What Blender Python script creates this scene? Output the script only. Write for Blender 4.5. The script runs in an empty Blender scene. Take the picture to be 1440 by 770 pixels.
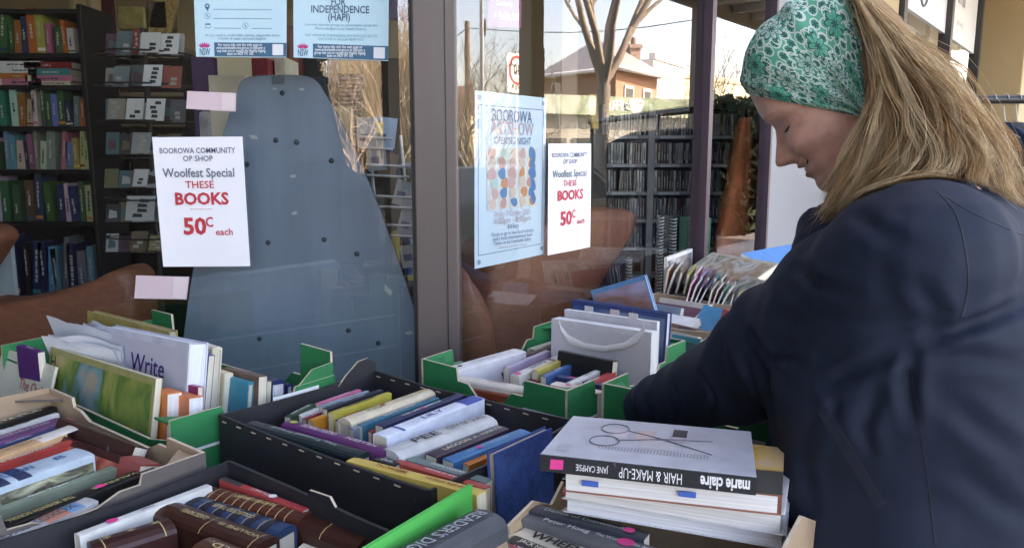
import bpy, bmesh, math, random
from mathutils import Vector, Matrix, noise as mnoise
from mathutils.bvhtree import BVHTree

R = math.radians
sc = bpy.context.scene
col = sc.collection
# ------------------------------------------------------------------ camera
H, FPX, PITCH = 1.47, 1090.0, R(8.7)
cd = bpy.data.cameras.new("camera"); cam = bpy.data.objects.new("camera", cd); col.objects.link(cam)
cd.sensor_width = 36.0; cd.lens = 36.0 * FPX / 1440.0; cd.clip_start = 0.02; cd.clip_end = 600
cam.location = (0, 0, H); cam.rotation_euler = (R(90) - PITCH, 0, 0)
sc.camera = cam
# ------------------------------------------------------------------ light
SUN_EL, SUN_AZ = 38.0, -20.0        # azimuth of the sun measured from +Y towards +X
w = bpy.data.worlds.new("World"); sc.world = w; w.use_nodes = True
nt = w.node_tree; nt.nodes.clear()
wo = nt.nodes.new("ShaderNodeOutputWorld"); bg = nt.nodes.new("ShaderNodeBackground"); sk = nt.nodes.new("ShaderNodeTexSky")
sk.sky_type = 'NISHITA'; sk.sun_disc = False; sk.sun_elevation = R(SUN_EL); sk.sun_rotation = R(SUN_AZ)
sk.air_density = 1.0; sk.dust_density = 2.5; sk.ozone_density = 1.0
bg.inputs[1].default_value = 0.15
nt.links.new(sk.outputs[0], bg.inputs[0]); nt.links.new(bg.outputs[0], wo.inputs[0])
sd = bpy.data.lights.new("sun", 'SUN'); sd.energy = 4.2; sd.angle = R(0.5); sd.color = (1.0, 0.93, 0.82)
sun = bpy.data.objects.new("sun", sd); col.objects.link(sun)
sdir = Vector((math.sin(R(SUN_AZ)) * math.cos(R(SUN_EL)), math.cos(R(SUN_AZ)) * math.cos(R(SUN_EL)), math.sin(R(SUN_EL))))
sun.rotation_euler = (-sdir).to_track_quat('-Z', 'Y').to_euler(); sun.location = sdir * 60
vs = sc.view_settings; vs.view_transform = 'Standard'; vs.look = 'None'; vs.gamma = 1.0; vs.use_curve_mapping = False
vs.exposure = 3.75
vs.use_white_balance = True; vs.white_balance_temperature = 7900; vs.white_balance_tint = 22
cy = sc.cycles
cy.use_denoising = True; cy.max_bounces = 8; cy.diffuse_bounces = 4; cy.glossy_bounces = 4
cy.transmission_bounces = 6; cy.transparent_max_bounces = 24; cy.caustics_reflective = False; cy.caustics_refractive = False
cy.sample_clamp_indirect = 8.0

# ------------------------------------------------------------------ places
def ray(u, v):
    x = (u - 720) / FPX; y = -(v - 385) / FPX
    return Vector((x, math.cos(PITCH) + y * math.sin(PITCH), -math.sin(PITCH) + y * math.cos(PITCH)))
CAM = Vector((0, 0, H))
def at_z(u, v, z):
    d = ray(u, v); return CAM + d * ((z - H) / d.z)
def at_y(u, v, y):
    d = ray(u, v); return CAM + d * (y / d.y)
C0 = Vector((-0.12, 1.78, 0)); D = Vector((math.sin(R(37.7)), math.cos(R(37.7)), 0)); N = Vector((D.y, -D.x, 0))
UP = Vector((0, 0, 1))
def fp(s, q, z=0.0): return C0 + D * s + N * q + UP * z           # street frame: s along the kerb, q out to the road
def at_q(u, v, q):
    d = ray(u, v); t = (q - (CAM - C0).dot(N)) / d.dot(N); return CAM + d * t
def at_s(u, v, s):
    d = ray(u, v); t = (s - (CAM - C0).dot(D)) / d.dot(D); return CAM + d * t
def mir(p): return p - 2 * ((p - C0).dot(N)) * N
LY = 1.86                                                        # plane of the window beside the door
def mil(p): return Vector((p.x, 2 * LY - p.y, p.z))

# ------------------------------------------------------------------ materials
_mc = {}
def mat(name, c, rough=0.6, var=0.12, scale=8.0, bump=0.0, bscale=60.0, metal=0.0, spec=0.5, c2=None, stretch=(1, 1, 1), coat=0.0, wear=None):
    k = (name, tuple(c), rough, var, scale, bump, bscale, metal, c2, stretch, wear)
    if k in _mc: return _mc[k]
    m = bpy.data.materials.new(name); m.use_nodes = True; t = m.node_tree; L = t.links
    b = t.nodes["Principled BSDF"]; b.inputs["Roughness"].default_value = rough; b.inputs["Metallic"].default_value = metal
    b.inputs["Specular IOR Level"].default_value = spec; b.inputs["Coat Weight"].default_value = coat
    tc = t.nodes.new("ShaderNodeTexCoord"); mp = t.nodes.new("ShaderNodeMapping"); mp.inputs["Scale"].default_value = stretch
    L.new(tc.outputs["Object"], mp.inputs[0])
    n = t.nodes.new("ShaderNodeTexNoise"); n.inputs["Scale"].default_value = scale; n.inputs["Detail"].default_value = 6; n.inputs["Roughness"].default_value = 0.6
    L.new(mp.outputs[0], n.inputs["Vector"])
    r = t.nodes.new("ShaderNodeValToRGB"); r.color_ramp.elements[0].position = 0.3; r.color_ramp.elements[1].position = 0.7
    if c2 is None: a_ = [x * (1 - var) for x in c]; b_ = [min(1, x * (1 + var)) for x in c]
    else: a_, b_ = c, c2
    r.color_ramp.elements[0].color = (*a_, 1); r.color_ramp.elements[1].color = (*b_, 1)
    L.new(n.outputs[0], r.inputs[0]); L.new(r.outputs[0], b.inputs["Base Color"])
    if wear:                                                          # rubbed patches with a ragged outline of their own
        wn_ = t.nodes.new("ShaderNodeTexNoise"); wn_.inputs["Scale"].default_value = wear[1]; wn_.inputs["Detail"].default_value = 12; wn_.inputs["Roughness"].default_value = 0.72; wn_.inputs["Distortion"].default_value = .6
        L.new(tc.outputs["Object"], wn_.inputs["Vector"]); wr = t.nodes.new("ShaderNodeValToRGB"); wr.color_ramp.elements[0].position = wear[2]; wr.color_ramp.elements[1].position = wear[2] + .05
        L.new(wn_.outputs[0], wr.inputs[0]); mx_ = t.nodes.new("ShaderNodeMix"); mx_.data_type = 'RGBA'; mx_.inputs[7].default_value = (*wear[0], 1); L.new(wr.outputs[0], mx_.inputs[0]); L.new(r.outputs[0], mx_.inputs[6]); L.new(mx_.outputs[2], b.inputs["Base Color"])
    if bump > 0:
        n2 = t.nodes.new("ShaderNodeTexNoise"); n2.inputs["Scale"].default_value = bscale; n2.inputs["Detail"].default_value = 5
        L.new(mp.outputs[0], n2.inputs["Vector"])
        bp = t.nodes.new("ShaderNodeBump"); bp.inputs["Strength"].default_value = bump; bp.inputs["Distance"].default_value = 0.004
        L.new(n2.outputs[0], bp.inputs["Height"]); L.new(bp.outputs[0], b.inputs["Normal"])
    _mc[k] = m; return m
def cover(c, rough=0.38): return mat("cover_stock", c, rough, 0.16, 26.0, 0.08, 90.0, wear=(tuple(min(.7, x * .6 + .22) for x in c), 21.0, .64))
def paper(c=(0.78, 0.78, 0.76)): return mat("paper", c, 0.75, 0.03, 5.0, 0.03, 14.0)
def ink(c): return mat("print", c, 0.6, 0.05, 20)
def pages(c=(0.62, 0.57, 0.46)): return mat("page_edges", c, 0.85, 0.22, 6.0, 0.25, 40.0, stretch=(1, 130, 1))
def pagesz(c=(0.7, 0.69, 0.65)): return mat("page_edges", c, 0.85, 0.16, 6.0, 0.2, 40.0, stretch=(1, 1, 130))
def art(name, cols, scale=9.0, kind='noise', stretch=(1, 1, 1), rough=0.35):
    """printed picture: patches of several inks"""
    m = bpy.data.materials.new(name); m.use_nodes = True; t = m.node_tree; L = t.links
    b = t.nodes["Principled BSDF"]; b.inputs["Roughness"].default_value = rough
    tc = t.nodes.new("ShaderNodeTexCoord"); mp = t.nodes.new("ShaderNodeMapping"); mp.inputs["Scale"].default_value = stretch
    L.new(tc.outputs["Object"], mp.inputs[0])
    if kind == 'noise':
        n = t.nodes.new("ShaderNodeTexNoise"); n.inputs["Scale"].default_value = scale; n.inputs["Detail"].default_value = 7
        n.inputs["Distortion"].default_value = 0.8; out = n.outputs[0]
    else:
        n = t.nodes.new("ShaderNodeTexVoronoi"); n.inputs["Scale"].default_value = scale
        sp = t.nodes.new("ShaderNodeSeparateColor"); L.new(n.outputs["Color"], sp.inputs[0]); out = sp.outputs[0]
    L.new(mp.outputs[0], n.inputs["Vector"])
    r = t.nodes.new("ShaderNodeValToRGB"); e = r.color_ramp
    lo, hi = (0.3, 0.7) if kind == 'noise' else (0.0, 0.85)
    e.elements[0].position = lo; e.elements[0].color = (*cols[0], 1); e.elements[1].position = hi; e.elements[1].color = (*cols[-1], 1)
    for i, c in enumerate(cols[1:-1]):
        x = e.elements.new(lo + (hi - lo) * (i + 1) / (len(cols) - 1)); x.color = (*c, 1)
    if kind != 'noise': e.interpolation = 'CONSTANT'
    L.new(out, r.inputs[0]); L.new(r.outputs[0], b.inputs["Base Color"]); return m
def glass_mat():
    m = bpy.data.materials.new("window_glass"); m.use_nodes = True; t = m.node_tree; L = t.links; t.nodes.clear()
    o = t.nodes.new("ShaderNodeOutputMaterial"); mx = t.nodes.new("ShaderNodeMixShader")
    tr = t.nodes.new("ShaderNodeBsdfTransparent"); tr.inputs[0].default_value = (0.93, 0.96, 0.95, 1)
    gl = t.nodes.new("ShaderNodeBsdfGlossy"); gl.inputs["Roughness"].default_value = 0.0
    g = t.nodes.new("ShaderNodeNewGeometry"); dt = t.nodes.new("ShaderNodeVectorMath"); dt.operation = 'DOT_PRODUCT'
    L.new(g.outputs["Incoming"], dt.inputs[0]); L.new(g.outputs["True Normal"], dt.inputs[1])
    def mth(op, a, b=None):
        n = t.nodes.new("ShaderNodeMath"); n.operation = op
        for i, x in enumerate((a, b)):
            if x is None: continue
            if isinstance(x, (int, float)): n.inputs[i].default_value = x
            else: L.new(x, n.inputs[i])
        return n.outputs[0]
    c = mth('ABSOLUTE', dt.outputs["Value"]); k = mth('POWER', mth('SUBTRACT', 1.0, c), 5.0)
    f = mth('ADD', mth('MULTIPLY', k, 0.925), 0.075)
    f2 = mth('DIVIDE', mth('MULTIPLY', f, 2.0), mth('ADD', f, 1.0))
    L.new(f2, mx.inputs[0]); L.new(tr.outputs[0], mx.inputs[1]); L.new(gl.outputs[0], mx.inputs[2]); L.new(mx.outputs[0], o.inputs[0])
    return m

# ------------------------------------------------------------------ object helpers
LABELS = {}
def tag(o, label=None, cat=None, group=None, kind=None):
    if label:
        o["label"] = label
        LABELS.setdefault(label, []).append(group)
    if cat: o["category"] = cat
    if group: o["group"] = group
    if kind: o["kind"] = kind
    return o
def thing(name, label, cat, loc=(0, 0, 0), group=None, M=None):
    o = bpy.data.objects.new(name, None); col.objects.link(o); o.empty_display_size = 0.05
    if M is not None: o.matrix_basis = M
    else: o.location = loc
    return tag(o, label, cat, group)
def wm(o):
    return o.matrix_basis.copy() if o.parent is None else wm(o.parent) @ o.matrix_basis
class MB:
    """collects faces in world space with material slots"""
    def __init__(s): s.v = []; s.f = []; s.m = []; s.mats = []; s.smooth = []
    def slot(s, m):
        if m not in s.mats: s.mats.append(m)
        return s.mats.index(m)
    def face(s, pts, m, sm=False):
        i = len(s.v); s.v += [Vector(p) for p in pts]; s.f.append(list(range(i, i + len(pts)))); s.m.append(s.slot(m)); s.smooth.append(sm)
    def grid(s, rows, m, sm=True, closed=False):
        i0 = len(s.v); nr = len(rows); nc = len(rows[0])
        for r in rows: s.v += [Vector(p) for p in r]
        k = s.slot(m)
        for a in range(nr - 1):
            for b in range(nc if closed else nc - 1):
                b2 = (b + 1) % nc
                s.f.append([i0 + a * nc + b, i0 + a * nc + b2, i0 + (a + 1) * nc + b2, i0 + (a + 1) * nc + b]); s.m.append(k); s.smooth.append(sm)
    def ngon_ring(s, ring, m, flip=False):
        s.face(ring[::-1] if flip else ring, m)
    def box(s, o, ax, ay, az, m):
        """corner o and three edge vectors"""
        o = Vector(o); ax = Vector(ax); ay = Vector(ay); az = Vector(az)
        if ax.cross(ay).dot(az) < 0: o = o + ax; ax = -ax
        p = [o, o + ax, o + ax + ay, o + ay]; q = [x + az for x in p]
        for f in ((p[3], p[2], p[1], p[0]), q, (p[0], p[1], q[1], q[0]), (p[1], p[2], q[2], q[1]), (p[2], p[3], q[3], q[2]), (p[3], p[0], q[0], q[3])): s.face(f, m)
    def cbox(s, c, ax, ay, az, m):
        ax, ay, az = Vector(ax), Vector(ay), Vector(az); s.box(Vector(c) - (ax + ay + az) / 2, ax, ay, az, m)
    def prism(s, outline, ext, m, mside=None, mback=None):
        """outline in world space, extruded by ext"""
        ext = Vector(ext); o = [Vector(p) for p in outline]; q = [p + ext for p in o]
        nrm = Vector((0, 0, 0))
        for i in range(len(o)):
            nrm += (o[i] - o[0]).cross(o[(i + 1) % len(o)] - o[0])
        if nrm.dot(ext) > 0: o.reverse(); q.reverse()
        s.face(o, m); s.face(q[::-1], mback or m)
        for i in range(len(o)):
            j = (i + 1) % len(o); s.face((o[j], o[i], q[i], q[j]), mside or m)
    def tube(s, pts, rad, m, n=8, caps=True, sm=True, flat=None):
        pts = [Vector(p) for p in pts]
        if not isinstance(rad, (list, tuple)): rad = [rad] * len(pts)
        rows = []; a = None
        for i, p in enumerate(pts):
            t = (pts[min(i + 1, len(pts) - 1)] - pts[max(i - 1, 0)])
            t = t.normalized() if t.length > 1e-9 else UP
            if a is None: a = t.orthogonal().normalized()
            else:
                a = a - t * a.dot(t); a = a.normalized() if a.length > 1e-6 else t.orthogonal().normalized()
            b = t.cross(a)
            rows.append([p + (a * math.cos(2 * math.pi * k / n) + b * math.sin(2 * math.pi * k / n)) * rad[i] for k in range(n)])
        s.grid(rows, m, sm, True)
        if caps: s.face(rows[0][::-1], m); s.face(rows[-1], m)
    def sphere(s, c, r, m, n=12, k=8, M=None):
        c = Vector(c); rows = []
        for i in range(k + 1):
            th = math.pi * i / k; th = min(max(th, 0.02), math.pi - 0.02)
            rw = [Vector((r[0] * math.sin(th) * math.cos(2 * math.pi * j / n), r[1] * math.sin(th) * math.sin(2 * math.pi * j / n), -r[2] * math.cos(th))) for j in range(n)]
            rows.append([c + (M @ x if M else x) for x in rw])
        s.grid(rows, m, True, True); s.face(rows[0][::-1], m); s.face(rows[-1], m)
    def build(s, name, parent=None, bevel=0.0, label=None, kind=None, seg=2, base=None):
        me = bpy.data.meshes.new(name); o = bpy.data.objects.new(name, me)
        if parent is not None:
            o.parent = parent; inv = wm(parent).inverted()
        elif base is not None:
            o.location = base; inv = Matrix.Translation(-Vector(base))
        else: inv = Matrix.Identity(4)
        me.from_pydata([inv @ v for v in s.v], [], s.f)
        for m in s.mats: me.materials.append(m)
        me.polygons.foreach_set("material_index", s.m); me.polygons.foreach_set("use_smooth", s.smooth)
        me.update(); col.objects.link(o)
        if bevel > 0:
            b = o.modifiers.new("bevel", 'BEVEL'); b.width = bevel; b.segments = seg; b.limit_method = 'ANGLE'; b.angle_limit = R(40)
            bm = bmesh.new(); bm.from_mesh(me); bmesh.ops.remove_doubles(bm, verts=bm.verts, dist=1e-6); bm.to_mesh(me); bm.free()
        if label: o["label"] = label
        if kind: o["kind"] = kind
        return o
def solo(mb, name, label, cat, group=None, bevel=0.0, base=None, kind=None):
    if base is None:
        lo = Vector((min(v.x for v in mb.v), min(v.y for v in mb.v), min(v.z for v in mb.v))); hi = Vector((max(v.x for v in mb.v), max(v.y for v in mb.v), 0))
        base = Vector(((lo.x + hi.x) / 2, (lo.y + hi.y) / 2, lo.z))
    return tag(mb.build(name, None, bevel, base=base), label, cat, group, kind)
_fc = {}
def glyphs(body, size, bold=0.0, align='CENTER', shear=0.0, wide=1.0, spacing=1.0, depth=0.0003):
    """flat letter mesh (verts, faces) in its own xy plane"""
    k = (body, size, bold, align, shear, wide, spacing)
    if k in _fc: return _fc[k]
    cu = bpy.data.curves.new("t", 'FONT'); cu.body = body; cu.size = size; cu.align_x = align; cu.align_y = 'CENTER'; cu.shear = shear
    cu.offset = bold * size; cu.space_character = spacing; cu.resolution_u = 2; cu.fill_mode = 'FRONT'
    ob = bpy.data.objects.new("t", cu); col.objects.link(ob)
    dg = bpy.context.evaluated_depsgraph_get(); me = bpy.data.meshes.new_from_object(ob.evaluated_get(dg))
    vv = [(v.co.x * wide, v.co.y) for v in me.vertices]; ff = [tuple(p.vertices) for p in me.polygons]
    bpy.data.objects.remove(ob); bpy.data.curves.remove(cu); bpy.data.meshes.remove(me)
    _fc[k] = (vv, ff); return vv, ff
def letters(mb, body, size, o, ex, ey, m, lift=0.0004, fit=None, **kw):
    """lettering on a surface: o centre, ex reading direction, ey up"""
    vv, ff = glyphs(body, size, **kw); o = Vector(o); ex = Vector(ex).normalized(); ey = Vector(ey).normalized(); nz = ex.cross(ey)
    k = 1.0
    if fit and vv:
        wd = max(x for x, y in vv) - min(x for x, y in vv)
        if wd > 1e-6: k = fit / wd
    i0 = len(mb.v); mb.v += [o + ex * x * k + ey * y + nz * lift for x, y in vv]; sl = mb.slot(m)
    for f in ff: mb.f.append([i0 + i for i in f]); mb.m.append(sl); mb.smooth.append(False)
# ================================================================== the setting
CREAM = mat("cream_paint", (0.62, 0.52, 0.36), 0.7, 0.08, 1.5, 0.08, 30)
TAN = mat("tan_paint", (0.50, 0.42, 0.29), 0.7, 0.10, 1.2, 0.08, 30)
BROWNMETAL = mat("brown_aluminium", (0.115, 0.088, 0.080), 0.42, 0.14, 5, 0.03, 120, stretch=(1, 1, .2), wear=((.30, .27, .26), 30.0, .70))
PURPLEMETAL = mat("purple_aluminium", (0.060, 0.038, 0.055), 0.42, 0.10, 9, 0.03, 120)
GLASS = glass_mat()
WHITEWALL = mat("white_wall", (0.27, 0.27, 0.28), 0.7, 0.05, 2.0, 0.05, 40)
DARK = mat("dark_board", (0.018, 0.016, 0.016), 0.6, 0.2, 6)
CONC = mat("concrete", (0.42, 0.41, 0.38), 0.9, 0.16, 3.0, 0.3, 90)
ASPH = mat("asphalt", (0.060, 0.060, 0.062), 0.9, 0.2, 6.0, 0.4, 200)

def struct(mb, name): return tag(mb.build(name), kind="structure")
m = MB(); m.face([(-300, -300, -0.17), (300, -300, -0.17), (300, 300, -0.17), (-300, 300, -0.17)], mat("dry_grass", (0.12, 0.11, 0.055), 0.95, 0.4, 0.6, 0.5, 20)); struct(m, "ground")
def slab(s0, s1, q0, q1, z0, z1, mt, mb=None):
    mb = mb or MB(); mb.box(fp(s0, q0, z0), D * (s1 - s0), N * (q1 - q0), UP * (z1 - z0), mt); return mb
struct(slab(-90, 120, 3.78, 15.0, -0.3, -0.15, ASPH), "road")
mk = MB()
for i in range(-14, 20): slab(i * 6, i * 6 + 3, 9.3, 9.42, -0.15, -0.146, mat("road_paint", (0.75, 0.75, 0.72), 0.7), mk)
struct(mk, "lane_markings")
struct(slab(-90, 120, 3.6, 3.775, -0.3, -0.005, mat("kerb_concrete", (0.36, 0.35, 0.33), 0.9, 0.1, 5, 0.2, 80)), "kerb")
struct(slab(-90, 120, -0.02, 3.595, -0.3, 0.0, CONC), "footpath")
struct(slab(-90, 120, 15.05, 19.0, -0.3, 0.0, CONC), "far_footpath")
fl = MB(); fl.box(fp(-12, -12, -0.2), D * 26, N * 11.975, UP * 0.2, mat("shop_lino", (0.40, 0.37, 0.33), 0.6, 0.12, 8, 0.1, 60)); struct(fl, "shop_floor")

# ---- the op shop
shop = thing("op_shop_building", "brown framed op shop front with angled windows full of posters and cream walls inside", "shop", fp(0, -0.05))
wl = MB()
slab(-12, 14, -12, 0.0, 3.22, 3.4, mat("white_ceiling", (0.78, 0.77, 0.74), 0.8, 0.04, 2), wl)                       # ceiling slab
wl.build("ceiling", shop)
wl = MB()
slab(-12, 3.05, -0.14, -0.005, 3.4, 5.6, CREAM, wl); slab(-12, 14, -12, -0.14, 3.4, 3.5, mat("roof_iron", (0.3, 0.3, 0.3), 0.5), wl)
wl.build("parapet", shop)
wl = MB()
slab(0.0, 2.02, -0.16, -0.03, 2.95, 3.22, TAN, wl)
slab(0.04, 2.02, -0.12, -0.02, 0.0, 0.45, TAN, wl)
wl.box((-3.3, LY - 0.03, 2.95), (3.1, 0, 0), (0, 0.12, 0), (0, 0, 0.27), TAN)
wl.box((-3.3, LY, 0.0), (3.09, 0, 0), (0, 0.1, 0), (0, 0, 0.45), TAN)
wl.build("stall_riser", shop)
wl = MB()
slab(-12, -1.9, -0.15, 0.0, 0, 3.22, mat("dark_tiles", (0.05, 0.035, 0.03), 0.3, 0.2, 10), wl); slab(-2.05, -1.9, -2.6, -0.15, 0, 3.22, mat("dark_tiles", (0.05, 0.035, 0.03), 0.3, 0.2, 10), wl)
wl.build("entry_wall", shop)
wl = MB()                                                            # rooms inside
wl.box((-6.0, 6.2, 0), (6.72, 0, 0), (0, 0.15, 0), (0, 0, 3.22), TAN)
wl.box((-6.0, -3.2, 0), (0.15, 0, 0), (0, 9.4, 0), (0, 0, 3.22), TAN)
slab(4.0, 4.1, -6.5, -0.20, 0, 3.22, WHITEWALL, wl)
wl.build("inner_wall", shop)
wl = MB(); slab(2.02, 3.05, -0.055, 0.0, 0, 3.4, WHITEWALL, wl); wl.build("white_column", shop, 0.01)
# frames
fr = MB()
fr.box((-0.222, 1.775, 0), (0.098, 0, 0), (0, 0.13, 0), (0, 0, 3.22), BROWNMETAL)
cpo = fr.build("corner_post", shop, 0.004)
fr = MB(); fr.box((-0.150, 1.7735, 0.001), (0.0022, 0, 0), (0, 0.004, 0), (0, 0, 3.2), mat("black_gasket", (0.012, 0.012, 0.012), 0.5)); fr.build("joint_strip", cpo)
fr = MB(); fr.box((-0.232, 1.80, 0.45), (0.008, 0, 0), (0, 0.09, 0), (0, 0, 2.5), mat("black_gasket", (0.012, 0.012, 0.012), 0.5)); fr.build("gasket", shop)
def wframe(name, o, ax, n_, z0, z1, mt, wd=0.05, dp=0.07, ends=(1, 1)):
    f = MB(); L = ax.length; a = ax.normalized()
    if ends[0]: f.box(o + UP * z0, a * wd, n_ * dp, UP * (z1 - z0), mt)
    if ends[1]: f.box(o + a * (L - wd) + UP * z0, a * wd, n_ * dp, UP * (z1 - z0), mt)
    f.box(o + a * wd + UP * z0, a * (L - 2 * wd), n_ * dp, UP * wd, mt); f.box(o + a * wd + UP * (z1 - wd), a * (L - 2 * wd), n_ * dp, UP * wd, mt)
    return f.build(name, shop, 0.002)
f1 = wframe("window_frame", Vector((-2.55, LY - 0.02, 0)), Vector((2.32, 0, 0)), Vector((0, 1, 0)), 0.45, 2.95, BROWNMETAL, 0.05, 0.06, (1, 0))
f2 = wframe("window_frame", fp(0.03, -0.045), D * 1.33, N, 0.45, 2.95, PURPLEMETAL, 0.032, 0.06, (0, 1))
f3 = wframe("window_frame", fp(1.362, -0.045), D * 0.655, N, 0.45, 2.95, PURPLEMETAL, 0.022, 0.05)
def pane(o, ax, n_, z0, z1, par):
    g = MB(); g.box(o + UP * z0, ax, n_ * 0.006, UP * (z1 - z0), GLASS)
    # only the street side reflects: one sheet keeps the reflection single
    g = MB(); g.face([o + UP * z0, o + ax + UP * z0, o + ax + UP * z1, o + UP * z1], GLASS); g.build("glass_pane", par)
pane(Vector((-2.5, LY, 0)), Vector((2.28, 0, 0)), Vector((0, 1, 0)), 0.5, 2.9, f1)
pane(fp(0.0, -0.015), D * 1.33, N, 0.48, 2.92, f2)
pane(fp(1.384, -0.02), D * 0.611, N, 0.47, 2.93, f3)
dm = MB(); dm.box((-3.28, LY - 0.01, 0), (0.72, 0, 0), (0, 0.05, 0), (0, 0, 2.95), mat("door_paint", (0.06, 0.04, 0.05), 0.4)); dm.build("door", shop, 0.004)

# ---- verandah over the footpath
ver = thing("verandah", "wide street verandah with brown posts reflected in the shop window", "verandah", fp(0, 3.4))
VT = mat("verandah_boards", (0.66, 0.63, 0.56), 0.8, 0.15, 2, 0.1, 30)
v = slab(-13, 16, 0.01, 0.35, 3.72, 3.80, VT); slab(-13, 16, 1.75, 3.75, 3.72, 3.80, VT, v); slab(-13, -4, 0.35, 1.75, 3.72, 3.80, VT, v); slab(5, 16, 0.35, 1.75, 3.72, 3.80, VT, v); v.build("roof", ver)
CLR = bpy.data.materials.new("added_clear_roof_sheet"); CLR.use_nodes = True; t_ = CLR.node_tree; t_.nodes.clear()
o_ = t_.nodes.new("ShaderNodeOutputMaterial"); m_ = t_.nodes.new("ShaderNodeMixShader"); a_ = t_.nodes.new("ShaderNodeBsdfTransparent"); b_ = t_.nodes.new("ShaderNodeBsdfTranslucent"); m_.inputs[0].default_value = .3
a_.inputs[0].default_value = (.9, .9, .87, 1); b_.inputs[0].default_value = (.8, .8, .78, 1); t_.links.new(a_.outputs[0], m_.inputs[1]); t_.links.new(b_.outputs[0], m_.inputs[2]); t_.links.new(m_.outputs[0], o_.inputs[0])
v = MB(); v.face([fp(-4, .35, 3.75), fp(5, .35, 3.75), fp(5, 1.75, 3.75), fp(-4, 1.75, 3.75)], CLR); v.build("added_clear_sheet", ver)  # unseen clear strip, added so sky light falls on books and face
v = slab(-13, 16, 3.62, 3.70, 3.50, 3.71, mat("beam_paint", (0.22, 0.19, 0.16), 0.6)); v.build("beam", ver)
v = MB()
for i in range(-16, 20): slab(i * 0.8, i * 0.8 + 0.05, 0.02, 3.61, 3.60, 3.715, VT, v)
v.build("rafters", ver)
for i, s in enumerate((-9.36, -6.5, -3.64, -0.78, 2.09, 4.95, 8.75, 12.0)):
    v = MB(); hw = 0.075 if s != 4.95 else 0.105
    v.box(fp(s - hw, 3.33, 0), D * 2 * hw, N * 0.15, UP * 3.5, mat("post_paint", (0.24, 0.19, 0.13), 0.6, 0.15, 5)); v.build("post", ver, 0.006)
pl = MB(); sg = thing("notice_plate", "maroon metal plate lettered YOU fixed high on a verandah post", "sign", fp(4.95, 3.3, 2.0))
MAROON = mat("maroon_paint", (0.15, 0.012, 0.03), 0.4)
pl.box(fp(4.85, 3.318, 1.75), D * 0.2, N * 0.01, UP * 0.75, MAROON); pl.build("plate", sg)
pl = MB(); letters(pl, "YOU", 0.12, fp(4.95, 3.318, 1.95), D, UP, ink((0.6, 0.05, 0.05)), bold=0.01); pl.v = [p - N * 0.002 for p in pl.v]; pl.build("lettering", sg)

# ---- next shop along the street
nb = thing("neighbour_shop", "cream shop front farther along the footpath with a white charity name board", "shop", fp(8, -0.2))
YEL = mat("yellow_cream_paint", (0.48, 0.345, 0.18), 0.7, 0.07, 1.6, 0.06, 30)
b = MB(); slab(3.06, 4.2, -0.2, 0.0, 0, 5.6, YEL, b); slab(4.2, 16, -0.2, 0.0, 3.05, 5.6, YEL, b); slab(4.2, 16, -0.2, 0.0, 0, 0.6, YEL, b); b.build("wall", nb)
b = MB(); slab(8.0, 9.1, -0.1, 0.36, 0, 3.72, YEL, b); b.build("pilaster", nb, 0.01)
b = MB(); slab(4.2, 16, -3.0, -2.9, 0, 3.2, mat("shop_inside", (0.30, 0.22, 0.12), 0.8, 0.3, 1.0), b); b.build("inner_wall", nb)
for s in (4.22, 5.93, 7.55, 10.6, 12.2, 14):
    b = MB(); slab(s, s + 0.09, -0.06, 0.03, 0.6, 3.05, mat("dark_mullion", (0.035, 0.03, 0.03), 0.5), b); b.build("mullion", nb)
b = MB(); slab(9.1, 16, -0.05, 0.02, 2.1, 2.25, mat("dark_mullion", (0.035, 0.03, 0.03), 0.5), b); slab(4.2, 8.0, -0.05, 0.02, 1.6, 1.66, mat("dark_mullion", (0.035, 0.03, 0.03), 0.5), b); b.build("transom", nb)
b = MB(); b.face([fp(4.2, -0.1, .6), fp(8, -0.1, .6), fp(8, -0.1, 3.05), fp(4.2, -0.1, 3.05)], GLASS); b.face([fp(9.1, -0.1, .6), fp(16, -0.1, .6), fp(16, -0.1, 3.05), fp(9.1, -0.1, 3.05)], GLASS); b.build("glass_pane", nb)
b = MB(); slab(4.35, 7.53, -0.045, -0.015, 2.44, 3.0, mat("sign_white", (0.78, 0.78, 0.78), 0.5, 0.03), b); sb = b.build("name_board", nb)
b = MB(); GI = ink((0.12, 0.13, 0.18))
letters(b, "St Vincent", 0.15, fp(5.60, -0.013, 2.80), D, UP, GI, wide=0.85); letters(b, "de Paul", 0.15, fp(6.60, -0.013, 2.80), D, UP, GI, wide=0.9); letters(b, "good works", 0.07, fp(6.6, -0.013, 2.6), D, UP, ink((.4, .4, .45)))
for r_ in (0.17, 0.12, 0.07):
    pts = [fp(5.0 + r_ * 1.0 * math.cos(a), -0.012, 2.74 + r_ * 1.3 * math.sin(a)) for a in [2 * math.pi * k / 24 for k in range(22)]]
    b.tube(pts, 0.009, GI, 5)
b.build("lettering", sb)

BARK = mat("pale_bark", (0.27, 0.23, 0.18), 0.9, 0.3, 6, 0.4, 40, stretch=(1, 1, 0.3)); TWIG = mat("twig_bark", (0.20, 0.16, 0.12), 0.9, 0.2, 6)
# ================================================================== across the street (seen mirrored in the glass)
def V(u, v_, y): return mir(at_y(u, v_, y))                          # place of a thing whose reflection stands at that depth
def gz(p, z): return Vector((p.x, p.y, z))
BR = mat("red_brick", (0.36, 0.20, 0.13), 0.85, 0.25, 14, 0.3, 60)
house = thing("brick_house", "two storey orange brick house with hipped grey roof and one chimney across the road", "house", gz(V(850, 140, 43), -0.15))
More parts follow.
